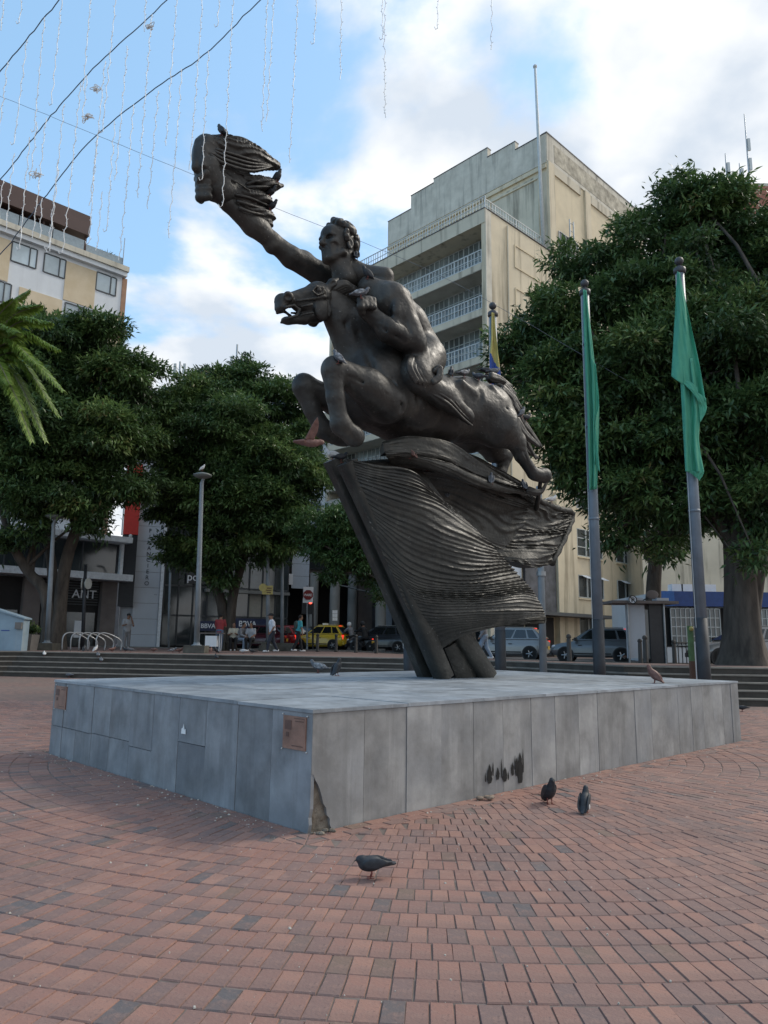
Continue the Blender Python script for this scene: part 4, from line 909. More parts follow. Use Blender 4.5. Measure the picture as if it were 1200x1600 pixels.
# ---- cream office block with balconies (right of the rider)
K = at(758, 325, 42); BR = thing('office_building', 'weathered cream office block with long white-railed balconies behind the statue', 'building', (K[0], K[1], 0.4))
FL = Fac(K, VA, -UA, BR); FR = Fac(K, UA, -VA, BR)
def uv(F_, px, py):
    r = ray(px, py); t = ((F_.O-O3)@F_.n)/(r@F_.n); P_ = O3+t*r; return float((P_-F_.O)@F_.d), float(P_[2])
W1 = 14.85; RD = 22.0; ZR = 28.13
FR.box('wall', 'cream_side', 1.55, RD, 11.0, ZR-.03, -W1+.2, 0); FR.box('street_wall', 'cream_side', .8, RD, 0.2, 10.998, -1.2, -.003); FR.box('porch_wall', 'interior_shade', 6.5, RD-.3, 0.2, 10.99, -W1+.5, -1.2); FR.box('end_pier', 'cream_side', 0, 1.55, 0.2, ZR-.04, -.32, -.002); FL.box('end_pier', 'cream_wall', W1-.25, W1, 11.41, ZR-.04, -1.6, 0)  # porch wall coloured near-black to paint in the porch shade
FL.box('roof_slab', 'cream_wall', .003, W1+.01, 27.2, ZR, -1.6, .04); FL.box('roof_coping', 'coping', -.02, W1, ZR, ZR+.05, -.25, .08)
FL.rail(.1, W1-.1, ZR+.06, ZR+1.0, -.2, 60); FR.rail(.2, 7.0, ZR+.06, ZR+.9, -.25, 24)
proto = None
for k in range(1, 6):
    zb = 27.2-3.03*k
    FL.box('balcony_slab', 'cream_wall', .33, W1-.26, zb, zb+.42, -1.55, .0); FL.box('balcony_soffit', 'slab_soffit', .34, W1-.27, zb-.03, zb-.002, -1.55, -.02)
    FL.rail(.36, W1-.28, zb+.46, zb+1.35, -.10, 52, th=.055)
    zt = zb+3.03 if k > 1 else 27.2
    n = 11; bw = (W1-.65)/n
    for i in range(n):
        u0 = .36+bw*i; w_ = FL.window(u0+.02, u0+bw-.02, zb+.5, zt-.06, 3, 4, 'steel_frame', 'glass_balcony', d=-1.50, bar=.05)
FL.box('porch_ceiling', 'slab_soffit', .3, W1-.3, 10.95, 11.4, -6.4, -.02)
for q in (4.5, 9.5, 14.2):
    m = MB(); m.lathe(tuple(FL.P(q,-.6,.3)), [(.40,0),(.36,.2),(.35,10.65)], 16); m.build('porch_column', 'concrete_col', BR, smooth=True)
FL.box('porch_panel', 'dark_marble', 2.0, 5.0, .3, 4.2, -6.3, -6.0); FL.box('porch_glass', 'glass_dark', 5.5, 13.5, .5, 5.5, -6.3, -6.1)
for q in range(7): FL.box('porch_mullion', 'frame_dark', 5.5+q*1.33, 5.58+q*1.33, .5, 5.5, -6.1, -6.0)
# side wall trim: recessed panel frames and lower windows
for z1_ in (26.9, 23.9, 20.9, 17.9):
    for (a, b, c, d) in ((3.0,6.7,z1_-.08,z1_),(3.0,6.7,z1_-1.6,z1_-1.52),(3.0,3.08,z1_-1.52,z1_-.08),(6.62,6.7,z1_-1.52,z1_-.08)): FR.box('panel_moulding', 'cream_panel', a, b, c, d, 0, .05)
FR.box('corner_strip', 'parapet_stone', .0, .55, .2, ZR-.06, .0, .03)
FR.box('roof_coping', 'coping', 0.26, 7.1, ZR, ZR+.05, -.2, .06)
for (u0, u1) in ((9.4,12.6),(14.6,17.9),(19.2,21.6)):
    for z0, z1_ in ((1.9,3.3),(4.45,5.9),(7.2,9.0),(10.4,12.2),(13.4,15.2)):
        o = FR.window(u0, u1, z0, z1_, [0,.33,.36,.66,1], 1 if z0 < 7 else 3, 'steel_frame', 'glass_dark', d=.02, bar=.06)
        FR.box('window_sill', 'cream_panel', u0-.1, u1+.1, z0-.14, z0-.04, 0, .12)
        if z0 == 4.45:
            for q in (.12,.78): 
                m = MB(); a = FR.P(u0+(u1-u0)*q, .05, z1_); b = FR.P(u0+(u1-u0)*q+.75, .05, z1_); m.hexa([tuple(a), tuple(b), tuple(b+FR.n*.45-[0,0,.22]), tuple(a+FR.n*.45-[0,0,.22]), tuple(a+[0,0,.03]), tuple(b+[0,0,.03]), tuple(b+FR.n*.45-[0,0,.19]), tuple(a+FR.n*.45-[0,0,.19])]); m.build('tilted_vent', 'sign_white', o)
FR.box('street_pilaster', 'cream_side', 6.6, 8.9, .2, 11, .0, .35); FR.box('marble_panel', 'dark_marble', 3.2, 6.5, 3.3, 7.6, .0, .22); FR.box('doorway', 'interior_shade', 3.4, 6.3, .2, 3.0, .0, .10); FR.box('canopy', 'frame_dark', 1.8, 11.5, 3.05, 3.25, .0, 1.6)
FR.box('shop_front', 'interior_shade', .7, 3.1, .2, 3.0, .0, .12); FR.box('grey_shutter', 'banner_grey', .8, 3.0, 3.4, 7.0, .0, .08)
# upper block, set back from the balconies
UO = 7.1; K2 = K+UA*UO; FU = Fac(K2, VA, -UA, BR)
FR.box('upper_block', 'cream_panel', UO, RD-.5, ZR-.02, 36.95, -15.9, -.004)
for (a, b, zt) in ((0,2.6,37.15),(2.6,5.15,37.85),(5.15,10.65,38.65),(10.65,13.2,38.3),(13.2,15.92,37.1)):
    FU.box('parapet', 'parapet_stone', a, b, 34.9, zt, -.35, .05); FU.box('parapet_coping', 'coping', a-.02, b+.02, zt, zt+.06, -.4, .09)
FU.box('wall_face', 'cream_wall', .003, 15.9, ZR+.02, 34.2, -.10, .03); FU.box('string_course', 'cream_side', .0, 15.9, 34.45, 34.75, -.1, .14)
for a, b in ((.6,5.0),(6.0,10.2),(11,15.4)):
    for (c, d, e, f_) in ((a,b,33.9,34.0),(a,b,29.4,29.5),(a,a+.09,29.5,33.9),(b-.09,b,29.5,33.9)): FU.box('panel_moulding', 'cream_side', c, d, e, f_, .03, .12)
FR.box('parapet', 'parapet_stone', UO+.002, RD-.4, 35.0, 37.2, -.30, .06); FR.box('parapet_coping', 'coping', UO-.05, RD-.4, 37.2, 37.27, -.35, .10)
for a in (UO, 12.0, 17.0, RD-1.4): FR.box('pier', 'cream_side', a+.004, a+.75, ZR+.02, 34.98, -.1, .16)
for a in (UO+.75, 12.75, 17.75): FR.box('panel_head', 'cream_wall', a, a+3.6, 34.3, 34.98, -.1, .10); FR.window(a+.5, a+3.0, ZR+.3, ZR+2.0, 3, 2, 'white_rail', 'glass_dark', d=.02)
mat('flaked', (0.22,0.195,0.15), 0.9, scale=1.7, col2=(0.58,0.525,0.41), detail=9)
FR.box('stain_band', 'flaked', UO+.9, RD-1.5, 35.3, 36.7, .06, .075)
mast = thing('rooftop_mast', 'tall thin white mast standing on the cream office roof', 'mast', tuple(FR.P(UO-.35,-.2,ZR+.05)))
a = FR.P(UO-.35,-.2,ZR+.05); tp = at(836, 104, a[1]); m = MB(); m.tube([a, (a+tp)/2, tp], [.14,.12,.09], 8); m.build('pole', 'white_rail', mast, smooth=True); m = MB(); m.sphere(tuple(tp), .16, 8, 6); m.build('finial', 'white_rail', mast, smooth=True)
an = thing('rooftop_ladder', 'small steel ladder rack on the cream office terrace beside its mast', 'ladder', tuple(FR.P(9.6,.3,ZR+.1)))
for q in (0,.5): m = MB(); a = FR.P(9.4+q,.3,ZR+.05); m.tube([a, a+[0,0,3.2]], .05, 6); m.build('stile', 'galv', an)
for q in range(5): m = MB(); m.tube([FR.P(9.4,.3,ZR+.6+q*.6), FR.P(9.9,.3,ZR+.6+q*.6)], .03, 6); m.build('rung', 'galv', an)
for k in range(5):   # drain pipes and air conditioners on the side wall
    FR.box('air_conditioner', 'panel_white', 7.6+1.5*(k % 2), 8.5+1.5*(k % 2), 13.2+2.9*k, 13.85+2.9*k, .0, .45)
for a in (2.2, 8.9): m = MB(); m.tube([tuple(FR.P(a,.08,11.2)), tuple(FR.P(a,.08,ZR-.3))], .06, 6); m.build('drain_pipe', 'cream_wall', BR)
# ---- hotel on the left
KL = at(193, 420, 46); BH = thing('hotel_building', 'white and sandstone hotel with brown rooftop canopy at the left edge', 'building', (KL[0]-4, KL[1]-4, .8))
FH = Fac(KL, -UA, -VA, BH)
FH.box('wall', 'hotel_white', .0, 16, .6, 25.2, -9, 0); FH.box('cornice', 'hotel_white', -.15, 16, 25.2, 25.5, -9.1, .35); FH.box('cornice', 'parapet_stone', -.2, 16, 25.5, 25.85, -9.1, .5)
FH.box('edge_pilaster', 'hotel_brick', -.30, .02, .6, 25.18, -1.5, .06)
def hwin(a, b, z, left=True): 
    fr_ = [0, .28, 1] if not left else [0, .72, 1]; o = FH.window(a, b, z, z+1.25, fr_[::-1] if False else fr_, 1, 'frame_dark', 'glass_pale', d=.0, bar=.07); return o
rows = [(23.72, [(.42,1.75,0),(3.75,5.05,0),(5.5,6.95,0),(9.3,10.6,0),(12.2,13.5,0)], [(1.78,3.72,22.35,24.95),(7.0,9.0,22.3,24.95),(10.8,12.0,22.3,24.95)]),
 (20.95, [(.95,2.05,0),(2.35,3.55,0),(6.75,8.1,0),(10.5,11.8,0)], [(.06,.88,19.6,22.25),(3.75,6.3,20.2,22.25),(8.4,10.3,19.6,22.25)])]
for r_ in range(2, 6): rows.append((23.72-2.78*r_, [(q+.55*(r_ % 2),q+1.35+.55*(r_ % 2),0) for q in (.4,3.4,6.4,9.4)], [(q+2.0,q+3.2,23.72-2.78*r_-1.3,23.72-2.78*r_+1.3) for q in (.2,3.2,6.2)]))
for z, ws, ps in rows:
    for a, b, _ in ws: hwin(a, b, z, False)
    for a, b, z0, z1_ in ps: FH.box('sandstone_panel', 'sandstone', a, b, z0, z1_, 0, .05)
ca = FH.box('canopy_fascia', 'brown_steel', 2.5, 16, 27.1, 28.45, -5, .25); FH.box('terrace_back', 'interior_shade', 2.7, 16, 25.9, 27.08, -5, -2.6)
for q in (2.55, 5.2, 8.0, 11): FH.box('canopy_post', 'brown_steel', q, q+.12, 25.86, 27.1, -.2, -.08)
for q in range(6): FH.box('glass_balustrade', 'glass_rail', 2.75+q*2.0, 4.7+q*2.0, 25.88, 26.75, .05, .08)
FH.box('glass_balustrade', 'glass_rail', .1, 2.6, 25.88, 26.55, .05, .07); m = MB(); m.tube([FH.P(.12,.1,25.86), FH.P(.12,.1,28.0)], .03, 6); m.build('corner_post', 'galv', BH)
pt = thing('potted_palm', 'small spiky palm in a pot on the hotel roof corner', 'plant', tuple(FH.P(1.0,-.5,25.9)))
m = MB(); m.lathe(tuple(FH.P(1.0,-.5,25.86)), [(.2,0),(.28,.4)], 10); m.build('pot', 'hotel_white', pt)
mat('dry_palm', (0.16,0.17,0.10), 0.8)
m = MB()
for q in range(26):
    a = q*2.4; el = random.uniform(.2,1.4); d = np.array([math.cos(a)*math.cos(el), math.sin(a)*math.cos(el), math.sin(el)]); b0 = FH.P(1.0,-.5,26.3); b1 = b0+d*.5; b2 = b0+d*.9-[0,0,.15]; s_ = np.cross(d,[0,0,1.0])*.05
    m._add([b0-s_,b0+s_,b1+s_,b2,b1-s_], [(0,1,2,3,4)])
o = m.build('fronds', 'dry_palm', pt, fixn=False); o['kind'] = 'stuff'
# street front of the hotel: two white canopies, dark shop, stone piers
FH.box('upper_canopy', 'panel_edge', -1.3, 16, 7.25, 7.6, 0, 1.6); FH.box('lower_canopy', 'panel_edge', -1.35, 16, 4.85, 5.25, 0, 1.9); FH.box('mezzanine_glass', 'glass_dark', -1.0, 16, 5.3, 7.2, 0, .5); FH.box('canopy_post', 'panel_edge', -1.15, -.95, 5.26, 7.24, .5, .8)
for q in range(6): FH.box('mezzanine_mullion', 'frame_dark', -.9+2.2*q, -.82+2.2*q, 5.3, 7.2, .5, .56)
FH.box('shop_interior', 'interior_shade', -1.0, 16, .7, 4.8, 0, .3)
for a in (-.95, 3.6, 7.5, 11): FH.box('stone_pier', 'stone_grey', a, a+.95, .7, 4.83, .3, .7)
for q in range(9): FH.box('louvre', 'frame_dark', .1, 3.5, 3.35+.16*q, 3.41+.16*q, .3, .42)
FH.box('shop_window', 'glass_office', .2, 3.4, .9, 2.9, .3, .36); FH.box('shop_poster', 'sign_white', .9, 1.4, 1.4, 2.4, .36, .38); FH.box('shop_window', 'glass_office', 4.7, 7.4, .9, 2.9, .3, .36)
text_mesh('ANT', .72, 'shop_lettering', 'sign_white', BH, FH.P(1.75,.5,3.75), UA, (0,0,1), .02)
# ---- white tower with vertical lettering, red banner and black panel
P0 = at(203, 1008, 47); P1_ = at(249, 1010, 47.6); BT = thing('financial_tower', 'white panelled tower with vertical dark lettering beside a red banner', 'building', (P0[0], P0[1], .8))
d_ = (P1_-P0)*[1,1,0]; WT = np.linalg.norm(d_); d_ /= WT; n_ = np.array([d_[1], -d_[0], 0]); FT = Fac(P0, d_, n_, BT)
FT.box('core', 'stone_grey', 0.02, WT-.02, .6, 14.5, -4, -.04)
for q in range(14): FT.box('cladding_panel', 'panel_white', 0, WT-.22, .65+q*.99, .65+q*.99+.97, -.04, .0)
FT.box('edge_fin', 'panel_edge', WT-.2, WT, .65, 14.5, -.3, .08)
text_mesh('C\nE\nN\nT\nR\nO', .36, 'tower_lettering', 'letter_dark', BT, FT.P(WT*.42,.012,10.95), d_, (0,0,1), .01, 'CENTER', line=1.05)
text_mesh('F\nI\nN\nA\nN\nC\nI\nE\nR\nO', .36, 'tower_lettering', 'letter_dark', BT, FT.P(WT*.42,.012,8.15), d_, (0,0,1), .01, 'CENTER', line=1.05)
text_mesh('...', .3, 'tower_lettering', 'letter_dark', BT, FT.P(WT*.7,.012,4.15), d_, (0,0,1), .01)
FT.box('side_wall', 'panel_white', -.75, -.002, .65, 14, -3, -.12); FT.box('black_panel', 'black_panel', -.92, -.01, 3.35, 7.85, -.1, .45); FT.box('red_banner', 'red_banner', -.92, .0, 7.9, 12.5, -.1, .42, label='plain red banner panel'); FT.box('banner_edge', 'panel_edge', -1.02, -.93, 7.9, 12.5, -.1, .44)
m = MB(); pq = [FT.P(-1.5,.3,7.4), FT.P(-1.0,.6,7.35), FT.P(-.6,.75,7.5), FT.P(-.45,.8,7.75)]; m.tube(pq, .045, 6); m.sphere(tuple(pq[-1]), .12, 8, 6); m.build('camera_arm', 'white_rail', BT, smooth=True)
# ---- dark glass bank
P0 = at(250, 1010, 48.5); P1_ = at(447, 1012, 53); BG = thing('glass_bank', 'dark glass bank front with navy lettered signs behind the lamp posts', 'building', (P0[0], P0[1], .8))
d_ = (P1_-P0)*[1,1,0]; WG = np.linalg.norm(d_); d_ /= WG; n_ = np.array([d_[1], -d_[0], 0]); FG = Fac(P0, d_, n_, BG)
FG.box('wall', 'interior_shade', 0, WG, .6, 13, -6, -.2)
for i in range(9):
    for j in range(6):
        a = WG*i/9; z = 1.0+j*1.95; gm = 'glass_dark' if (i*3+j*5) % 7 else 'glass_office'
        if j == 2 and i in (1,2): FG.box('blind', 'blind', a+.05, a+WG/9-.05, z+.3, z+1.6, -.12, -.06)
        if j == 1 and i in (6,7): gm = 'blind'
        FG.window(a+.02, a+WG/9-.02, z, z+1.9, 1, 1, 'frame_dark', gm, d=-.02, bar=.07)
FG.box('spandrel', 'concrete_col', .9, 3.0, 6.9, 7.3, .05, .3); FG.box('floor_band', 'concrete_col', 2.7, WG, 4.55, 4.75, .04, .35)
def at_f(F_, px, py): return uv(F_, px, py)
for (xa, xb, ya, yb, tx, sz) in ((309,334,970,986,'BBVA',.42),(366,419,966,984,'BBVA',.54)):
    a, z1_ = uv(FG, xa, ya); b, z0 = uv(FG, xb, yb); o = FG.box('sign_board', 'sign_navy', a, b, z0, z1_, .1, .2); text_mesh(tx, sz, 'sign_lettering', 'sign_white', o, FG.P(a+.15 if sz < .5 else a+.25, .205, (z0+z1_)/2-sz*.33), d_, (0,0,1), .01, bold=True)
a, z1_ = uv(FG, 290, 896); b, z0 = uv(FG, 345, 915); o = FG.box('sign_board', 'black_panel', a, b, z0, z1_, .1, .2); text_mesh('porv', .75, 'sign_lettering', 'sign_white', o, FG.P(a+.05,.205,z0+.22), d_, (0,0,1), .01)
# ---- porch with round columns, banner and sun sign
P0 = at(447, 1012, 54); P1_ = at(640, 1012, 58); BP = thing('porch_building', 'shadowy office porch with round grey columns behind the taxi', 'building', (P0[0], P0[1], .8))
d_ = (P1_-P0)*[1,1,0]; WP = np.linalg.norm(d_); d_ /= WP; n_ = np.array([d_[1], -d_[0], 0]); FP = Fac(P0, d_, n_, BP)
FP.box('back_wall', 'interior_shade', -.5, WP+6, .6, 9.5, -8, -3.2); FP.box('upper_floor', 'stone_grey', -.3, WP+6, 6.4, 9.5, -3.2, -.6)
for i in range(7): FP.window(-.1+1.55*i, 1.4+1.55*i, 6.7, 9.2, 2, 1, 'frame_dark', 'glass_dark', d=-.55)
for px in (487, 548):
    a, z = uv(FP, px, 1000); m = MB(); c = FP.P(a, .15, .6); m.lathe(tuple(c), [(.42,0),(.36,.25),(.34,5.75)], 18); m.build('column', 'concrete_col', BP, smooth=True)
a, z1_ = uv(FP, 455, 862); b, z0 = uv(FP, 480, 921)
for k in range(3): FP.box('banner_strip', 'banner_grey', a, b, z0+(z1_-z0)*k/3+.02, z0+(z1_-z0)*(k+1)/3, .3, .34)
a, z1_ = uv(FP, 428, 896); b, z0 = uv(FP, 455, 914); o = FP.box('sun_sign', 'sign_white', a, b, z0, z1_, .3, .36); c = FP.P((a+b)/2-.1,.37,(z0+z1_)/2-.05); poly = []
for k in range(28): rr_ = .36 if k % 2 else .52; an_ = math.pi*(k/27)*1.25-.4; poly.append(tuple(c+d_*rr_*math.cos(an_)+np.array([0,0,rr_*math.sin(an_)-.15])))
m = MB(); m.prism(poly, tuple(n_*.015)); m.build('sun_emblem', 'orange_sun', o)
for k in range(7):
    m = MB(); a0 = FP.P(2.6+k*.42,.5+.3*k,5.75-.12*k); m.tube([a0, a0+d_*2.0-[0,0,.5]+n_*.6], .035, 5); m.build('pergola_slat', 'galv', BP)
a, z1_ = uv(FP, 562, 905); b, z0 = uv(FP, 622, 1004); FP.box('side_wall', 'stone_grey', a, b, z0, z1_, -.5, -.2); a, z1_ = uv(FP, 596, 940); b, z0 = uv(FP, 625, 985); FP.box('pale_shutter', 'banner_grey', a, b, z0, z1_, -.2, -.1); a, z1_ = uv(FP, 583, 935); b, z0 = uv(FP, 594, 995); FP.box('mural_strip', 'dark_marble', a, b, z0, z1_, -.2, -.12)
# ---- pale buildings behind the trees
def block(name, label, pxl, pxr, pytop, Y, mt_, dep=8, zt=None):
    a = at(pxl, 1005, Y); b = at(pxr, 1005, Y); zt_ = zt or at((pxl+pxr)/2, pytop, Y)[2]; o = thing(name, label, 'building', ((a[0]+b[0])/2, Y, .6))
    F_ = Fac(a, (1,0,0), (0,-1,0), o); W_ = b[0]-a[0]; F_.box('wall', mt_, 0, W_, .5, zt_, -dep, 0); F_.box('parapet_band', 'parapet_stone', -.05, W_+.05, zt_, zt_+.35, -dep, .08); return o, F_, W_, zt_
bw_, Fw, Ww, zw = block('white_building', 'low white building with a roof rail behind the raised forelegs', 440, 545, 652, 62, 'hotel_white')
Fw.rail(0, Ww, zw+.4, zw+1.3, -.1, 24, 'galv')
for k in range(3):
    for i in range(4): Fw.window(.5+i*1.4, 1.5+i*1.4, zw-3.0-3*k, zw-1.6-3*k, 2, 1, 'frame_dark', 'glass_dark')
b2, F2, W2, z2 = block('pale_building', 'pale block with aerials showing just over the middle left tree', 262, 432, 596, 66, 'hotel_white')
for i in range(5): F2.window(.8+i*1.9, 2.0+i*1.9, z2-3, z2-1.6, 2, 1, 'frame_dark', 'glass_dark')
for px, py, nm in ((277,562,'latticed aerial rack on the pale roof left of centre'),(366,535,'thin rod aerial on the pale roof over the middle left tree')):
    b = at(px, 596, 66); t_ = at(px, py, 66); an = thing('rooftop_antenna', nm, 'antenna', (b[0], 66.5, z2+.3)); m = MB(); m.tube([(b[0],66.5,z2+.3), (b[0],66.5,t_[2])], .09, 6); m.build('rod', 'galv', an)
    for q in (-.45,.45): m = MB(); m.box((b[0]+q,66.5,z2+.3+(t_[2]-z2)*.45), (.25,.15,1.3)); m.build('panel_aerial', 'white_rail', an)
    m = MB(); m.box((b[0],66.5,z2+.9), (2.0,.07,.07)); m.build('cross_bar', 'galv', an)
b3, F3, W3, z3 = block('brick_tower', 'distant red-roofed tower top above the big right tree', 1138, 1330, 292, 75, 'cream_wall', 12)
F3.box('roof_storey', 'redroof', -.06, W3+.06, z3-4, z3-.01, -12.1, .1)
block('grey_building', 'plain grey block far back between hotel and tower', 120, 330, 880, 72, 'stone_grey')
block('beige_building', 'plain beige block behind the blue shop', 1010, 1300, 800, 50, 'cream_wall')
for px, py, nm in ((1137,240,'panel aerial at the left of the red roof'),(1172,178,'tallest whip aerial on the red roof'),(1158,255,'short tripod aerial on the red roof')):
    b = at(px, 292, 76); t_ = at(px, py, 76); an = thing('rooftop_antenna', nm, 'antenna', (b[0], 76, z3+.3)); m = MB(); m.tube([(b[0],76,z3-.2), (b[0],76,t_[2])], [.12,.05], 6); m.build('rod', 'galv', an)
    for q in (.35,.6): m = MB(); m.box((b[0]+.25,76,z3+(t_[2]-z3)*q), (.3,.2,1.5)); m.build('panel_aerial', 'white_rail', an)
    for s_ in (-1, 1): m = MB(); m.tube([(b[0],76,z3+1.6),(b[0]+s_*1.2,76,z3+.1)], .05, 5); m.build('stay', 'galv', an)
# ---- blue shop on the right
P0 = at(1030, 1012, 33.5); BS = thing('blue_shop', 'single storey shop with blue fascia and white window grilles at right', 'building', (P0[0]+5, P0[1], .6))
FS = Fac(P0, (1,0,0), (0,-1,0), BS); z1_ = uv(FS, 1110, 925)[1]; z0 = uv(FS, 1110, 948)[1]
FS.box('wall', 'hotel_white', .1, 16, .4, z1_-.02, -7, -.3); FS.box('fascia', 'sign_blue2', .7, 16, z0, z1_, -.3, .25); FS.box('fascia', 'sign_blue', 0.0, .7, z0, z1_, -.3, .26, label='brighter blue end of the fascia'); FS.box('shop_interior', 'interior_shade', .1, 16, 1.35, z0-.05, -.3, -.1)
for a in (.35, 2.9, 6.2, 9.5):
    o = FS.window(a+.2, a+2.4, 1.4, z0-.1, 10, 4, 'white_rail', 'glass_office', d=.08, bar=.035, name='window_grille')
    for q in range(3): FS.box('window_display', 'sign_white', a+.4+q*.7, a+.7+q*.7, 1.6, 2.2, -.02, .03, parent=o)
FS.box('base_wall', 'hotel_white', .1, 16, .4, 1.3, -.1, .05)
for px in (1060, 1075, 1112): a, z = uv(FS, px, 922); FS.box('roof_unit', 'sign_white', a-.25, a+.25, z1_, z1_+.35, -.6, -.1); 
# ------------------------------------------------------------------ trees
def leafmat(name, cols, trans=.25):
    m = bpy.data.materials.new(name); MATS[name] = m; m.use_nodes = True; t = m.node_tree; b = t.nodes['Principled BSDF']; o = t.nodes['Material Output']
    a = t.nodes.new('ShaderNodeAttribute'); a.attribute_name = 'tint'; r = t.nodes.new('ShaderNodeValToRGB'); t.links.new(a.outputs['Fac'], r.inputs[0]); e = r.color_ramp.elements
    while len(e) < len(cols): e.new(.5)
    for q, (p, c) in zip(e, cols): q.position = p; q.color = (*c, 1)
    t.links.new(r.outputs[0], b.inputs['Base Color']); b.inputs['Roughness'].default_value = .42; b.inputs['Specular IOR Level'].default_value = .35
    tr = t.nodes.new('ShaderNodeBsdfTranslucent'); hs = t.nodes.new('ShaderNodeHueSaturation'); hs.inputs['Value'].default_value = 1.5; t.links.new(r.outputs[0], hs.inputs['Color']); t.links.new(hs.outputs[0], tr.inputs['Color'])
    mx_ = t.nodes.new('ShaderNodeMixShader'); mx_.inputs[0].default_value = trans; t.links.new(b.outputs[0], mx_.inputs[1]); t.links.new(tr.outputs[0], mx_.inputs[2]); t.links.new(mx_.outputs[0], o.inputs['Surface'])
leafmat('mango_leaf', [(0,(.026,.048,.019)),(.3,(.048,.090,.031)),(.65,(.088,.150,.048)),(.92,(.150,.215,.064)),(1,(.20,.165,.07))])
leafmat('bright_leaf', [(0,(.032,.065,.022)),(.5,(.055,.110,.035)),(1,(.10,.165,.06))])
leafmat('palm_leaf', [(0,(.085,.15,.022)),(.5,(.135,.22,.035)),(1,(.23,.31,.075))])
mat('bark', (0.035,0.028,0.023), 0.95, scale=5, bump=1.0, bscale=9, stretch=(1,1,.22), col2=(0.10,0.082,0.066), detail=9); mat('palm_bark', (0.17,0.15,0.13), 0.9, var=0.25, scale=6)
def leaves(pos, nrm, L, Wd, rs, droop=.55):
    """one drooping lanceolate leaf per position: 6 verts, 4 tris"""
    n = len(pos); out = nrm+rs.normal(0,.75,(n,3)); out[:,2] -= droop; out /= np.linalg.norm(out,axis=1,keepdims=True)
    up = rs.normal(0,1,(n,3))*.5+np.array([0,0,1.0]); side = np.cross(out, up); side /= np.linalg.norm(side,axis=1,keepdims=True)+1e-9; nn = np.cross(side, out)
    Ls = (L*rs.uniform(.65,1.25,n))[:,None]; Ws = (Wd*rs.uniform(.8,1.2,n))[:,None]
    p0 = pos; p1 = pos+out*Ls*.4+nn*Ls*.08; p2 = pos+out*Ls-nn*Ls*.10
    V = np.stack([p0, p1+side*Ws*.5-nn*Ws*.15, p2, p1-side*Ws*.5-nn*Ws*.15, p1], 1)
    base = np.arange(n)[:,None]*5
    F_ = np.concatenate([base+np.array([[0,1,4]]), base+np.array([[1,2,4]]), base+np.array([[2,3,4]]), base+np.array([[3,0,4]])])
    return V.reshape(-1,3), F_
def crown(name, lobes, per, L, Wd, mt_, parent, seed, cl=9, droop=.55, spread=.22):
    rs = np.random.default_rng(seed); pos = []; nr = []; tn = []
    for (c, r, sq) in lobes:
        c = np.array(c); tot = per*r*r
        # foliage grows in mounds around the lobe; each mound is an umbrella of drooping sprays
        ns = int(np.clip(9+r*5, 8, 26)); dd = rs.normal(0,1,(ns,3)); dd /= np.linalg.norm(dd,axis=1,keepdims=True); dd[:,2] = dd[:,2]*.85+.12
        for d in dd:
            rc = r*rs.uniform(.25,.45); cc = c+d*(r*rs.uniform(.62,.98))*np.array([1,1,sq]); n = max(3, int(tot*(rc/r)**2/cl*.40)); tb = rs.uniform(0,.62)**1.0
            e = rs.normal(0,1,(n,3)); e /= np.linalg.norm(e,axis=1,keepdims=True); e[:,2] = np.where(e[:,2] < -.25, -e[:,2]*.6, e[:,2]); e /= np.linalg.norm(e,axis=1,keepdims=True)
            tw = cc+e*(rc*np.clip(1-rs.normal(.06,.18,n),.35,1.45))[:,None]*np.array([1,1,.72])
            k = cl; q = np.repeat(tw,k,0)+rs.normal(0,spread*.75,(n*k,3))*np.array([1,1,.55]); pos.append(q); nr.append(np.repeat(e*.8+d*.4,k,0)); tn.append(np.clip(tb+np.repeat(rs.uniform(-.1,.25,n),k)+rs.uniform(0,.2,n*k),0,1))
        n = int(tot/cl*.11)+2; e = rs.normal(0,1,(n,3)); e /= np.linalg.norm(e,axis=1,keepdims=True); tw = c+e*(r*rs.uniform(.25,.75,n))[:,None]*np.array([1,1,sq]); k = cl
        pos.append(np.repeat(tw,k,0)+rs.normal(0,spread*1.4,(n*k,3))); nr.append(np.repeat(e,k,0)); tn.append(rs.uniform(0,.3,n*k))  # inner fill leaves get only dark tints: shade painted into the crown gaps
    pos = np.concatenate(pos); nr = np.concatenate(nr); tn = np.concatenate(tn)
    V, F_ = leaves(pos, nr, L, Wd, rs, droop); me = mesh_np(name, V, F_)
    a = me.attributes.new('tint','FLOAT','POINT'); a.data.foreach_set('value', np.repeat(tn,5).astype(np.float32))
    return link(name, me, mt_, parent)
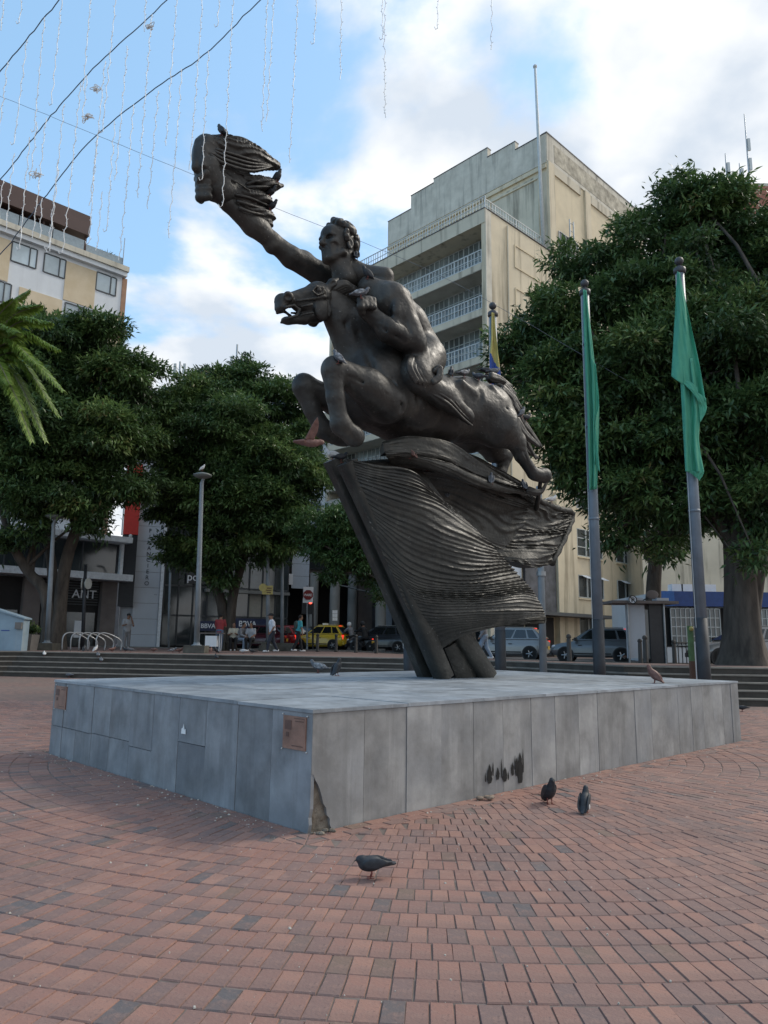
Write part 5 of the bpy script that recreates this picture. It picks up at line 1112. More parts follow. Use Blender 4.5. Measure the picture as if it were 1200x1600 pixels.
def limbs(parent, base, trunks, lobes, rb, seed, tips=26):
    """tapered trunk stems with limbs reaching into the crown, one continuous mesh per tree"""
    rr = random.Random(seed); m = MB()
    for pts, r0, r1 in trunks:
        n = 12; t_ = np.linspace(0,1,n); c = ipol(t_, pts); P_ = np.zeros((n,14,3))
        for i in range(n):
            d = c[min(i+1,n-1)]-c[max(i-1,0)]; d /= np.linalg.norm(d); a = np.cross(d,[0,1.,0.1]); a /= np.linalg.norm(a); b = np.cross(d,a); gr = abs(c[0][2]-base[2]) < .5; rd = r0+(r1-r0)*t_[i]**.8+ (rb*(1-t_[i]*5)**2 if (t_[i] < .2 and gr) else 0)
            for k in range(14):
                ph = 2*math.pi*k/14; f_ = 1+.10*math.sin(ph*3+i*.3+seed)+.07*math.sin(ph*5+seed*2)+ (.15*math.sin(ph*4+seed) if (t_[i] < .12 and gr) else 0); P_[i,k] = c[i]+(a*math.cos(ph)+b*math.sin(ph))*rd*f_
        m.grid(P_, closed=True)
        tip = c[-1]
        for q in range(tips//len(trunks)):
            lb = rr.choice(lobes); d = np.array([rr.gauss(0,1),rr.gauss(0,1),rr.gauss(0,.7)]); d /= np.linalg.norm(d); e = np.array(lb[0])+d*lb[1]*.75; s_ = c[rr.randrange(5,n)]; mid = (s_+e)/2+np.array([rr.gauss(0,.4),rr.gauss(0,.4),rr.uniform(.2,.9)])
            pp_ = ipol(np.linspace(0,1,7),[s_,mid,e]); m.tube([tuple(x) for x in pp_], [r1*.62*(1-.85*i/6) for i in range(7)], 6, cap=False)
    o = m.build('trunk', 'bark', parent, smooth=True); return o
def tree(label, base, trunks, lobes, per, L, Wd, mt_='mango_leaf', seed=1, rb=.3, group=None, droop=.55, tips=26, spread=.22, cl=9):
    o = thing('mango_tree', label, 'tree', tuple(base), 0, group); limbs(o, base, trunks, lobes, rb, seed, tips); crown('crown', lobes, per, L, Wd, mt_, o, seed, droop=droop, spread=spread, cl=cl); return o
def LB(px, py, Y, rpx, sq=.85): return (at(px,py,Y), rpx*Y/FPX, sq)
def gz(px, Y): x = at(px,1005,Y)[0]; return np.array([x, Y, zu(x,Y)])
# left tree with several stems
b = gz(78, 33); q = lambda px,py,Y: at(px,py,Y)
tree('big mango tree with several grey stems below the hotel, far left', b, [([b-[0,0,.2], q(72,930,33), q(45,895,33), q(20,850,32.5), q(0,780,32)],.30,.15), ([b+[.3,0,-.2], q(95,930,33.2), q(105,870,33), q(125,800,33), q(120,700,33)],.34,.18), ([b+[0,.2,-.2], q(82,900,33.5), q(72,830,34), q(60,740,34)],.27,.15)],
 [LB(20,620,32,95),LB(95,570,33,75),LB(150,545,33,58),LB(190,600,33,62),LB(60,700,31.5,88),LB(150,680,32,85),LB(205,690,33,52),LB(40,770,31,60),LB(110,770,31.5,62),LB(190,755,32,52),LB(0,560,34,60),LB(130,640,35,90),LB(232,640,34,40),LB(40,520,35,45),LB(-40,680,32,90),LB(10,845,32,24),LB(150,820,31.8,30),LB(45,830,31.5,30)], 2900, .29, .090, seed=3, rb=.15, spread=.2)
b = gz(352, 38)
tree('dark mango tree behind the tall lamp post, left of the statue', b, [([b-[0,0,.2], q(348,950,38), q(330,905,38), q(305,850,37.5), q(290,780,37)],.32,.16), ([b+[.2,0,-.2], q(362,940,38), q(378,880,38), q(400,800,38)],.30,.16)],
 [LB(300,650,37,62),LB(345,615,38,52),LB(395,600,38,40),LB(420,640,38,58),LB(460,690,38.5,48),LB(350,690,36.5,85),LB(290,720,36.5,58),LB(430,730,37,70),LB(330,780,36,75),LB(410,800,36.5,66),LB(280,800,36.5,40),LB(350,850,36.5,55),LB(470,760,38,42),LB(300,870,37,36),LB(410,860,37.5,42),LB(280,620,39,30),LB(380,575,38.5,22),LB(360,760,39,100),LB(490,740,39,26),LB(270,860,37,26),LB(345,905,37,24),LB(440,850,37.5,28)], 3000, .29, .092, seed=8, rb=.15, spread=.2)
b = gz(648, 34)
tree('small light green leaning tree beside the flag prow', b, [([b-[0,0,.2], q(640,985,34), q(622,945,34), q(600,910,34), q(560,870,34)],.26,.12), ([q(604,915,34), q(590,870,34.3), q(575,830,34.5)],.12,.07)],
 [LB(500,825,34,34),LB(535,815,34,34),LB(560,840,34,36),LB(490,855,34,30),LB(530,870,34,36),LB(570,880,34.3,32),LB(590,905,34.5,28),LB(610,860,35,30),LB(550,800,35,24),LB(600,930,34.5,16),LB(475,835,34.5,20),LB(520,900,34,18)], 3600, .26, .07, 'bright_leaf', seed=13, rb=.12, tips=16, spread=.16)
b = gz(1163, 21.3)
tree('huge dark mango tree with a thick trunk filling the right edge', b, [([b-[0,0,.3], q(1163,980,21.3), q(1160,900,21.3), q(1150,800,21.5), q(1130,680,22), q(1110,560,23)],.56,.28), ([q(1165,960,21.4), q(1185,860,21.4), q(1210,760,21.5), q(1230,640,22)],.40,.22), ([q(1150,850,21.5), q(1090,760,22), q(1020,690,22.5), q(950,620,23)],.28,.13)],
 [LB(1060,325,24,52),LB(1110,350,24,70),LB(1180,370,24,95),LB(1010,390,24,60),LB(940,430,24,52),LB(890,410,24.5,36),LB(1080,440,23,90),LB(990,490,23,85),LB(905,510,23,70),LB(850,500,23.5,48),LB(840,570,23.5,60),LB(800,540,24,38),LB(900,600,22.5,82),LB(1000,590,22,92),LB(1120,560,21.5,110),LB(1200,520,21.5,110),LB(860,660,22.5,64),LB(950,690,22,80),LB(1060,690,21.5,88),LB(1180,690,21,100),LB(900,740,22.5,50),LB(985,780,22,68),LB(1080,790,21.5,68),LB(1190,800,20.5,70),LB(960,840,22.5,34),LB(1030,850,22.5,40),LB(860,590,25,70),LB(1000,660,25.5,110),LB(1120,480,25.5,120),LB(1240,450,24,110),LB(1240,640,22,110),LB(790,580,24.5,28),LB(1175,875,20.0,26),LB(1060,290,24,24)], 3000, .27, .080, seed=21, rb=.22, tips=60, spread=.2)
b = gz(1020, 30)
tree('slender dark trunked tree between the shelter and blue shop', b, [([b-[0,0,.2], q(1020,960,30), q(1022,900,30), q(1030,820,30), q(1030,720,30)],.36,.22)],
 [LB(1030,760,30,70),LB(980,800,30,45),LB(1090,800,30,50),LB(1040,840,30,38)], 1500, .32, .10, seed=31, rb=.15, tips=12)
# palm at the left edge: feather fronds from a crown just outside the frame
pb = gz(-62, 24); pc = at(-38, 572, 24); PT = thing('palm_tree', 'bright green feather palm leaning in at the left edge', 'palm', tuple(pb))
m = MB(); m.tube([tuple(x) for x in ipol(np.linspace(0,1,14), [pb-[0,0,.1], (pb+pc)/2+[.15,0,0], pc])], [.22-.008*k for k in range(14)], 12); m.build('trunk', 'palm_bark', PT, smooth=True)
def frond(tip, sag, Lf, seed):
    rs = np.random.default_rng(seed); t_ = np.linspace(0,1,30); mid = (pc+tip)/2+np.array([0,0,sag]); c = ipol(t_, [pc, mid, tip]); m = MB(); m.tube([tuple(x) for x in c], [.035*(1-.8*k/29)+.004 for k in range(30)], 5); rac = m.build('rachis', 'palm_bark', PT, smooth=True)
    V = []; F_ = []; tn = []
    for k in range(2, 190):
        u_ = k/190; x = ipol(np.array([u_]), [pc, mid, tip])[0]; x2 = ipol(np.array([min(1,u_+.02)]), [pc, mid, tip])[0]; d = x2-x; d /= np.linalg.norm(d)+1e-9; sd = np.cross(d,[0,0,1.]); sd /= np.linalg.norm(sd)
        for s_ in (-1,1):
            ln = Lf*(.35+.65*math.sin(math.pi*min(1,u_*.9+.12)))*rs.uniform(.85,1.1); o_ = sd*s_*rs.uniform(.55,.85)+d*.75+np.array([0,0,rs.uniform(-.05,.35)]); o_ /= np.linalg.norm(o_)
            a = x; b_ = x+o_*ln*.5; e = x+o_*ln*.92-np.array([0,0,ln*rs.uniform(.25,.5)]); wv = d*.034; i0 = len(V); V += [a-wv,a+wv,b_+wv,b_-wv,e]; F_ += [(i0,i0+1,i0+2,i0+3),(i0+3,i0+2,i0+4)]; tn += [rs.uniform(.2,1)]*5
    me = bpy.data.meshes.new('frond'); me.from_pydata([tuple(v) for v in V], [], F_); a = me.attributes.new('tint','FLOAT','POINT'); a.data.foreach_set('value', tn); link('frond', me, 'palm_leaf', PT)
for i,(px,py,Y,sg,Lf) in enumerate([(78,505,23.5,.75,.62),(45,455,24.5,.55,.6),(98,610,23.2,.9,.66),(72,690,23.4,1.0,.62),(35,640,22.6,.6,.6),(-20,430,24.5,.3,.6),(-130,520,24,.6,.6),(-120,650,24,.8,.6),(10,560,26.3,.8,.6),(-60,700,22.5,.8,.6),(30,520,22.4,.7,.6),(88,545,23.8,.8,.62),(62,478,24,.65,.6),(92,650,23.6,1.0,.62),(60,570,22.8,.8,.62),(20,470,23.4,.5,.6),(50,690,23,.9,.6),(15,600,22.5,.6,.6)]): frond(at(px,py,Y), sg, Lf, i+40)
# ------------------------------------------------------------------ flagpoles and flags
mat('pole_blue', (0.15,0.18,0.215), 0.5, var=0.15, scale=3, streak=((0.07,0.08,0.09), 0.6, 6)); mat('pole_dark', (0.022,0.025,0.031), 0.6, var=0.3, scale=4); mat('pole_cap', (0.05,0.05,0.055), 0.5)
mat('flag_green', (0.10,0.42,0.285), 0.8, var=0.10, scale=3, bump=0.1, bscale=20)
for nm_ in ('flag_green',):
    t = MATS[nm_].node_tree; b = t.nodes['Principled BSDF']; tr = t.nodes.new('ShaderNodeBsdfTranslucent'); tr.inputs['Color'].default_value = (.10,.48,.30,1); mx_ = t.nodes.new('ShaderNodeMixShader'); mx_.inputs[0].default_value = .3
    t.links.new(b.outputs[0], mx_.inputs[1]); t.links.new(tr.outputs[0], mx_.inputs[2]); t.links.new(mx_.outputs[0], t.nodes['Material Output'].inputs['Surface'])
mat('flag_yellow', (0.46,0.38,0.12), 0.8, var=0.08); mat('flag_blue', (0.035,0.075,0.28), 0.8, var=0.08); mat('flag_red', (0.4,0.03,0.03), 0.8)
POLES = [(1100,1062,405,15.0,966,'tallest flagpole, nearest the huge tree, with the wide green flag'),(937,914,440,16.0,968,'blue grey flagpole with the narrow green flag beside the grey hatchback'),(783,770,475,17.2,985,'flagpole rising behind the croup with the yellow and blue flag'),(640,628,505,18.4,1005,'flagpole hidden behind the flag prow, only its dark foot showing')]
pole_x = {}
for i, (xb, xt, yt, Y, yd, lab) in enumerate(POLES):
    x0 = at(xb, 1050, Y)[0]; x1 = at(xt, yt+20, Y)[0]; X = (x0+x1)/2; zt = at(xt, yt, Y)[2]; zd = at(xb, yd, Y)[2]; r0 = .118
    o = thing('flagpole', lab, 'flagpole', (X, Y, 0), 0, 'flagpoles behind the plinth'); dx = x1-X; f_ = lambda z: (X+(x0-X)*(1-z/zt)+dx*z/zt*0+ (x1-X)*(z/zt), Y, z)
    m = MB(); m.tube([f_(-.02), f_(zd)], [r0+.012, r0+.008], 16); m.build('painted_foot', 'pole_dark', o, smooth=True)
    m = MB(); m.tube([f_(zd), f_(zd+(zt-zd)*.33), f_(zd+(zt-zd)*.66), f_(zt-.35)], [r0,r0-.008,r0-.018,r0-.026], 16); m.build('shaft', 'pole_blue', o, smooth=True)
    for q in (.28,.55,.8): z = zd+(zt-zd)*q; m = MB(); m.tube([f_(z-.03), f_(z+.03)], r0+.006-.02*q, 16); m.build('joint_ring', 'pole_blue', o, smooth=True)
    m = MB(); m.lathe(f_(zt-.35), [(r0-.02,0),(r0+.01,.03),(r0+.01,.12),(r0-.04,.16),(.03,.18),(.03,.22)], 14); m.build('collar', 'pole_cap', o, smooth=True)
    m = MB(); m.sphere(f_(zt-.05), .095, 14, 10); m.build('ball_finial', 'pole_cap', o, smooth=True); pole_x[i] = f_
    m = MB(); q0 = f_(zd*.9); q1 = f_(zt-.4); m.tube([(q0[0]-.13,Y-.06,q0[2]), (q1[0]-.11,Y-.05,q1[2])], .006, 5); m.build('halyard', 'white_rail', o)
def hang(name, label, Y, L_, Rr, ytop, ybot, mats, nf=2.2, amp=.09, rows=60, cols=26, extra=None, seed=0, split=None):
    def surf(L_, Rr, nf, amp, ph, dY):
        yl = np.linspace(0,1,rows); A = ipol(yl, [(a,b,0) for a,b in L_]); B = ipol(yl, [(a,b,0) for a,b in Rr]); P_ = np.zeros((rows,cols,3))
        for i in range(rows):
            for j in range(cols):
                u_ = j/(cols-1); q = A[i]*(1-u_)+B[i]*u_; wpx = abs(B[i,0]-A[i,0]); w_ = wpx*Y/FPX
                fo = amp*min(1,w_/.3)*math.sin(u_*nf*2*math.pi+ph+i*.035)+.4*amp*min(1,w_/.3)*math.sin(u_*nf*4.3*math.pi+i*.05)+.16*amp*math.sin(u_*17+i*.21+seed)+.10*amp*math.sin(u_*31-i*.33)
                P_[i,j] = at(q[0], q[1], Y+dY+fo)
        return P_
    m = MB(); P_ = surf(L_, Rr, nf, amp, seed, -.22); m.grid(P_); n1_ = len(m.f)
    if extra:
        for (l2, r2, nf2, a2, dY) in extra: m.grid(surf(l2, r2, nf2, a2, seed+1, dY))
    o = m.build(name, mats[0], None, smooth=True, fixn=False)
    if len(mats) > 1:
        for q in mats[1:]: o.data.materials.append(MATS[q])
        for p in o.data.polygons: c = p.center; p.material_index = split(c)
    sm = o.modifiers.new('thickness', 'SOLIDIFY'); sm.thickness = .006
    return tag(o, label, 'flag', 'flags hanging limp on the poles')
hang('flag', 'wide green flag hanging folded on the pole nearest the huge tree', 15.0, [(1058,424),(1055,480),(1052,540),(1049,588)], [(1062,426),(1078,500),(1092,565),(1103,628)], 424, 640, ['flag_green'], 1.1, .07, seed=1,
 extra=[([(1062,560),(1065,630),(1069,700),(1071,737)], [(1082,560),(1093,640),(1092,690),(1100,738)], 1.6, .05, -.20), ([(1070,736),(1080,740),(1088,746),(1092,750)], [(1100,737),(1099,741),(1096,746),(1093,751)], .5, .03, -.20), ([(1049,586),(1064,592),(1078,596),(1090,606)], [(1103,622),(1104,640),(1100,650),(1094,660)], .6, .05, -.27)])
hang('flag', 'narrow green flag hanging on the middle flagpole', 16.0, [(911,452),(913,540),(918,650),(921,766)], [(916,454),(928,560),(936,640),(933,764)], 452, 766, ['flag_green'], 1.8, .06, seed=2, extra=[([(925,560),(926,640),(927,680),(928,720)], [(931,570),(936,630),(931,660),(937,738)], 1.2, .05, -.28)])
sp0 = at(765, 560, 17.2); sp1 = at(782, 606, 17.2)
hang('flag', 'yellow and blue flag hanging on the pole behind the croup', 17.2, [(768,488),(767,530),(765,570),(766,640)], [(772,489),(777,540),(782,585),(790,650)], 488, 640, ['flag_yellow','flag_blue','flag_red'], 1.2, .05, seed=3, split=lambda c: 0 if c.z > sp0[2]-(c.x-sp0[0])*1.9 else (1 if c.z > sp0[2]-.75-(c.x-sp0[0])*1.9 else 2))
# ------------------------------------------------------------------ lamp posts, sign posts, street furniture
mat('lamp_post', (0.20,0.225,0.245), 0.5, var=0.15, scale=2, streak=((0.10,0.10,0.10), 0.5, 5)); mat('lamp_head', (0.13,0.145,0.14), 0.5); mat('concrete_block', (0.09,0.085,0.07), 0.9, var=0.3, scale=4, bump=.3)
mat('sign_yellow', (0.42,0.33,0.10), 0.6, var=.2, scale=5); mat('sign_red', (0.20,0.015,0.012), 0.5); mat('black_metal', (0.012,0.012,0.014), 0.5); mat('steel_tube', (0.30,0.31,0.32), 0.35, metal=.6); mat('hut_blue', (0.23,0.31,0.37), 0.6, var=.12, scale=1.5, streak=((.35,.36,.35),.4,2)); mat('pot_concrete', (0.16,0.15,0.14), .9, var=.2, scale=3)
mat('green_post', (0.10,0.17,0.07), .6, var=.2); mat('rust', (0.12,0.06,0.04), .8); mat('red_lamp', (0.6,0.02,0.01), .4, emit=(1,.06,.03,3.0)); mat('tail_lamp', (0.35,0.01,0.008), .3, emit=(1,.05,.03,.5))
def gp_(px, Y, py=1010): x = at(px, py, Y)[0]; return np.array([x, Y, zu(x, Y) if Y > yfront(x)-.3 else 0.0])
def lamp(pxb, pxt, pyt, Y, label, block=True):
    b = gp_(pxb, Y); t_ = at(pxt, pyt, Y); o = thing('lamp_post', label, 'lamp', tuple(b), 0, 'street lamps round the plaza'); zb = b[2]
    if block: m = MB(); m.box((b[0],Y,zb+.14), (.8,.8,.30)); m.build('footing', 'concrete_block', o); zb += .29
    top = np.array([t_[0],Y,t_[2]-.35]); m = MB(); m.lathe((b[0],Y,zb-.01), [(.20,0),(.20,.03),(.13,.05),(.12,.12)], 10); m.build('base_flange', 'lamp_post', o)
    m = MB(); m.tube([(b[0],Y,zb), ((b[0]+top[0])/2,Y,(zb+top[2])/2), tuple(top), (top[0]+.05,Y,top[2]+.2), (top[0]+.12,Y-.05,top[2]+.33)], [.105,.095,.075,.06,.05], 12); m.build('post', 'lamp_post', o, smooth=True)
    m = MB(); m.lathe((t_[0]+.02,Y-.05,t_[2]-.06), [(.05,-.10),(.20,-.08),(.36,.0),(.37,.05),(.24,.10),(.10,.14),(.02,.16)], 18); m.build('lamp_head', 'lamp_head', o, smooth=True)
    return o
lamp(307, 316, 742, 28.7, 'tall grey lamp post on a block, a pigeon on its head, left of the taxi'); lamp(419, 418, 803, 37, 'grey lamp post carrying a yellow notice, nearer the taxi')
lamp(73, 85, 806, 31, 'pale lamp post standing against the far left tree stems')
lp = gp_(441, 38); o = thing('utility_pole', 'thin bare grey pole on a block just left of the red car', 'pole', tuple(lp)); m = MB(); m.tube([lp, at(441,835,38)], [.10,.07], 10); m.build('shaft', 'lamp_post', o, smooth=True); m = MB(); m.box((lp[0],38,lp[2]+.2), (1.2,.9,.42)); m.build('footing', 'concrete_block', o)
c0 = gp_(264, 44); o = thing('curved_lamp', 'slim lamp with a curved arm before the glass bank', 'lamp', tuple(c0)); m = MB(); m.tube([tuple(x) for x in (c0, at(264,960,44), at(266,895,44))], .07, 8); m.tube([tuple(x) for x in ipol(np.linspace(0,1,10), [at(266,895,44), at(263,882,44), at(252,874,44), at(240,873,44)])], [.06]*10, 8); m.build('post', 'lamp_post', o, smooth=True); m = MB(); m.box(tuple(at(238,873,44)), (.6,.25,.1)); m.build('lamp_head', 'lamp_head', o)
c0 = gp_(129, 33.5); o = thing('sign_post', 'dark sign post with two sign backs left of the bike rack', 'sign', tuple(c0)); m = MB(); m.tube([c0, at(134,882,33.5)], [.09,.07], 8); m.build('post', 'pole_dark', o, smooth=True)
for s_ in (-1, 1): c = at(133+s_*3, 912, 33.5); m = MB(); m.lathe(tuple(c+[s_*.05,0,0]), [(.26,-.02),(.26,.02)], 8, Matrix.Rotation(R(75*s_), 3, 'Z') @ Matrix.Rotation(R(90), 3, 'X')); m.build('sign_plate', 'steel_frame', o)
nb = thing('notice_board', 'yellow notice fixed to the lamp post by the taxi', 'sign', tuple(at(418,922,36.8))); a = at(410,915,36.8); b = at(426,929,36.8); m = MB(); m.box(tuple((a+b)/2), (abs(b[0]-a[0]),.04,abs(b[2]-a[2]))); m.build('board', 'sign_yellow', nb); m = MB(); m.lathe(tuple(at(411,918,36.76)), [(.2,-.015),(.2,.015)], 12, Matrix.Rotation(R(90),3,'X')); m.build('medallion', 'sign_yellow', nb)
for k in range(3): m = MB(); m.box(tuple(at(420,919+k*3.4,36.77)), (.3-.05*k,.012,.045)); m.build('notice_line', 'rust', nb)
# stop sign and traffic light
tb = gp_(480, 43); o = thing('stop_sign', 'red octagonal stop sign on a white backing above the traffic light', 'sign', tuple(tb)); m = MB(); m.tube([tb, at(480,915,43)], .05, 8); m.build('post', 'lamp_post', o)
a = at(474,917,42.95); b = at(489,942,42.95); m = MB(); m.box(tuple((a+b)/2), (abs(b[0]-a[0]),.03,abs(b[2]-a[2]))); m.build('backing', 'sign_white', o); c = at(481.5,929.5,42.9); m = MB(); m.lathe(tuple(c), [(.30,-.012),(.30,.012)], 8, Matrix.Rotation(R(90),3,'X') @ Matrix.Rotation(R(22.5),3,'Z')); m.build('octagon', 'sign_red', o); text_mesh('PARE', .19, 'sign_lettering', 'sign_white', o, (c[0],c[1]-.02,c[2]-.07), (1,0,0), (0,0,1), .004, 'CENTER', bold=True)
tb = gp_(489, 43.3); o = thing('traffic_light', 'black traffic light showing red behind the taxi', 'traffic light', tuple(tb)); m = MB(); m.tube([tb, at(489,935,43.3)], .055, 8); m.build('post', 'black_metal', o)
for px in (476, 485): a = at(px,948,43.1); m = MB(); m.box(tuple(a), (.30,.24,.86)); hb = m.build('signal_head', 'black_metal', o)
for k in range(3): m = MB(); c = at(485,948,42.96)+[0,0,.27-.27*k]; m.lathe(tuple(c), [(.105,-.02),(.11,.02)], 14, Matrix.Rotation(R(90),3,'X')); m.build('signal_lens', 'red_lamp' if k == 0 else 'black_metal', hb)
o = thing('street_nameplate', 'small white sign of six panels behind the taxi roof', 'sign', tuple(gp_(523, 46))); m = MB(); m.tube([gp_(523,46), at(523,955,46)], .04, 6); m.build('post', 'lamp_post', o)
for i in range(2):
    for j in range(3): m = MB(); m.box(tuple(at(521.3+i*4,956+j*5.6,45.9)), (.15,.02,.2)); m.build('panel', 'sign_white', o)
# bollards
mat('bollard', (0.05,0.045,0.04), .7, var=.2)
for i, (px, Y, lab) in enumerate([(496,37.5,'dark bollard in front of the taxi front wheel'),(525,37.5,'dark bollard in front of the taxi rear bumper'),(556,37.5,'dark bollard before the motorcycles'),(588,37.5,'dark bollard before the black car'),(889,24.3,'slim dark bollard before the grey hatchback front wheel'),(1008,24.0,'stout bollard right of the grey hatchback'),(1000,26.5,'bollard close behind the hatchback bumper'),(1053,27,'dark post before the shop grille')]):
    b = gp_(px, Y); o = thing('bollard', lab, 'bollard', tuple(b), 0, 'bollards along the kerb'); m = MB(); m.lathe(tuple(b), [(.10,0),(.08,.05),(.07,.72),(.055,.76)], 12); m.build('shaft', 'bollard', o, smooth=True); m = MB(); m.lathe(tuple(b+[0,0,.75]), [(.055,0),(.085,.03),(.075,.10),(.03,.14)], 12); m.build('cap', 'bollard', o, smooth=True)
# bike rack
b = gp_(142, 30); o = thing('bike_rack', 'row of bent steel bike hoops left of the tower', 'bike rack', tuple(b))
for k in range(5):
    p = gp_(113+k*13, 30+.12*k); m = MB(); h_ = .72; pts = [(p[0]-.25,p[1]-.35,p[2]), (p[0]-.25,p[1]-.35,p[2]+h_*.75), (p[0]-.12,p[1]-.15,p[2]+h_), (p[0]+.18,p[1]+.1,p[2]+h_*.9), (p[0]+.5,p[1]+.35,p[2]+h_*.55), (p[0]+.5,p[1]+.35,p[2])]; m.tube([tuple(x) for x in ipol(np.linspace(0,1,26), pts)], .028, 8); m.build('hoop', 'steel_tube', o, smooth=True)
# pale blue hut and pot at far left
a = at(-60,1012,28.6); b = at(33,1012,28.6); zb = zu(-14,28.9); zt = at(0,945,28.6)[2]; zt2 = at(33,968,28.6)[2]; o = thing('kiosk_hut', 'pale blue metal hut with a sloping top at the left edge', 'kiosk', ((a[0]+b[0])/2,29.2,zb))
m = MB(); m.hexa([(a[0],28.6,zb),(b[0],28.6,zb),(b[0],29.1,zb),(a[0],29.1,zb),(a[0],28.6,zt+.15),(b[0],28.6,zt2),(b[0],29.1,zt2),(a[0],29.1,zt+.15)]); m.build('shell', 'hut_blue', o); m = MB(); m.hexa([(a[0]-.1,28.52,zt+.16),(b[0]+.06,28.52,zt2+.005),(b[0]+.06,29.15,zt2+.005),(a[0]-.1,29.15,zt+.16),(a[0]-.1,28.52,zt+.22),(b[0]+.06,28.52,zt2+.06),(b[0]+.06,29.15,zt2+.06),(a[0]-.1,29.15,zt+.22)]); m.build('roof', 'hut_blue', o)
m = MB(); m.box((b[0]-.15,28.55,zb+.95), (.25,.1,.25)); m.build('lock_box', 'pot_concrete', o)
for k in range(3): m = MB(); m.box((a[0]+.5+k*.55,28.595,zb+.6+.08*k), (.32,.012,.035)); m.build('scrawl', 'flag_blue', o)
p = gp_(43, 29.8); o = thing('planter', 'square concrete planter with a small shrub beside the blue hut', 'planter', tuple(p)); m = MB(); m.hexa([(p[0]-.25,29.5,p[2]),(p[0]+.25,29.5,p[2]),(p[0]+.25,30.1,p[2]),(p[0]-.25,30.1,p[2]),(p[0]-.3,29.45,p[2]+.62),(p[0]+.3,29.45,p[2]+.62),(p[0]+.3,30.15,p[2]+.62),(p[0]-.3,30.15,p[2]+.62)]); m.build('pot', 'pot_concrete', o); crown('shrub', [(p+[0,0,.9],.34,.8),(p+[-.15,0,.75],.25,.8),(p+[.18,0,.8],.22,.8)], 2600, .13, .05, 'mango_leaf', o, 77, spread=.06)
# bus shelter, no-parking sign, dish, marker post, bare post
z0 = zu(at(1010,1010,28)[0],28); a = at(980,1010,28)[0]; b = at(1042,1010,28)[0]; zt = at(1010,944,28)[2]; o = thing('bus_shelter', 'small grey shelter kiosk with a scuffed glass side right of the hatchback', 'shelter', ((a+b)/2,28.5,z0))
m = MB(); m.box(((a+b)/2-.1,28.4,zt+.06), (b-a+1.0,1.5,.10)); m.build('roof', 'stone_grey', o); m = MB(); m.box((a+.38,28.1,(z0+zt)/2+.1), (.72,.05,zt-z0-.25)); m.build('ad_panel', 'panel_white', o); m = MB(); m.box((a+.78,28.15,(z0+zt)/2), (.44,.06,zt-z0-.4)); m.build('scuffed_glass', 'glass_office', o); m = MB(); m.box((b-.28,28.45,(z0+zt)/2), (.60,.8,zt-z0)); m.build('cabinet', 'black_panel', o); m = MB(); m.box(((a+b)/2-.2,28.35,z0+.28), (b-a-.4,.35,.07)); m.build('bench', 'rust', o)
for px in (983, 1040): p = at(px,1010,28)[0]; m = MB(); m.tube([(p,28,z0),(p,28,zt)], .04, 8); m.build('post', 'steel_tube', o)
for px in (992, 1032): p = at(px,942,27.9); m = MB(); m.box((p[0],27.9,zt+.17), (.45,.5,.1)); m.build('roof_box', 'panel_white', o)
c = at(988.5,937,27.6); o = thing('no_parking_sign', 'round white no-parking sign with a struck letter above the shelter', 'sign', (c[0],28.5,z0)); m = MB(); m.tube([(c[0],28.25,zt+.1),(c[0],27.65,c[2])], .03, 6); m.build('bracket', 'black_metal', o); m = MB(); m.lathe(tuple(c), [(.16,-.012),(.16,.012)], 20, Matrix.Rotation(R(90),3,'X')); m.build('disc', 'sign_white', o); m = MB(); rg_ = [(c[0]+.145*math.cos(q*.3142),c[1]-.016,c[2]+.145*math.sin(q*.3142)) for q in range(21)]; m.tube(rg_, .018, 6); m.build('rim', 'black_metal', o); m = MB(); m.tube([tuple(c+[-.10,-.03,.10]), tuple(c+[.10,-.03,-.10])], .016, 6); m.build('strike', 'black_metal', o); text_mesh('P', .24, 'sign_lettering', 'black_metal', o, (c[0],c[1]-.016,c[2]-.085), (1,0,0), (0,0,1), .005, 'CENTER', bold=True)
c = at(1019,929,27.8); o = thing('street_dish', 'oval grey plate on an arm above the shelter', 'sign', (c[0],28.4,zt+.1)); m = MB(); m.sphere(tuple(c), .24, 16, 8, (1,.12,.7)); m.build('plate', 'stone_grey', o, smooth=True); m = MB(); m.tube([tuple(c+[0,.02,-.05]), tuple(c+[-.5,.1,-.3]), (c[0]-.5,28.35,zt+.1)], .025, 6); m.build('arm', 'black_metal', o)
p = np.array([at(1084,1055,15.3)[0],15.3,0]); tz = at(1083,978,15.3)[2]; o = thing('marker_post', 'short post painted green, white and rust beside the tallest flagpole', 'post', tuple(p)); hz = tz/5
for k, mt_ in enumerate(['sign_white','rust','rust','green_post','green_post']): m = MB(); m.box((p[0]-.02,15.3,hz*(k+.5)), (.09,.09,hz-.002)); m.build('painted_band', mt_, o)
m = MB(); m.box((p[0]+.05,15.29,tz*.42), (.045,.05,tz*.8)); m.build('white_rail', 'sign_white', o); m = MB(); m.sphere((p[0]-.02,15.24,tz-.06), .045, 10, 8); m.build('reflector', 'sign_yellow', o)
x_ = at(849,1045,17.0)[0]; o = thing('grey_post', 'plain grey galvanised post right behind the flag tail', 'post', (x_,17,0)); m = MB(); m.tube([(x_,17,-.02),(x_,17,at(843,760,17)[2])], [.09,.07], 10); m.build('shaft', 'lamp_post', o, smooth=True); m = MB(); m.tube([(x_,17,at(848,900,17)[2]),(x_,17,at(848,893,17)[2])], .11, 10); m.build('clamp_ring', 'steel_tube', o)
p = gp_(1075, 22.5); o = thing('guard_rail', 'small black metal guard before the tree', 'railing', tuple(p)); zt_ = p[2]+.62
for k in range(6): m = MB(); m.tube([(p[0]-.3+.12*k,22.5,p[2]),(p[0]-.3+.12*k,22.5,zt_)], .015, 6); m.build('bar', 'black_metal', o)
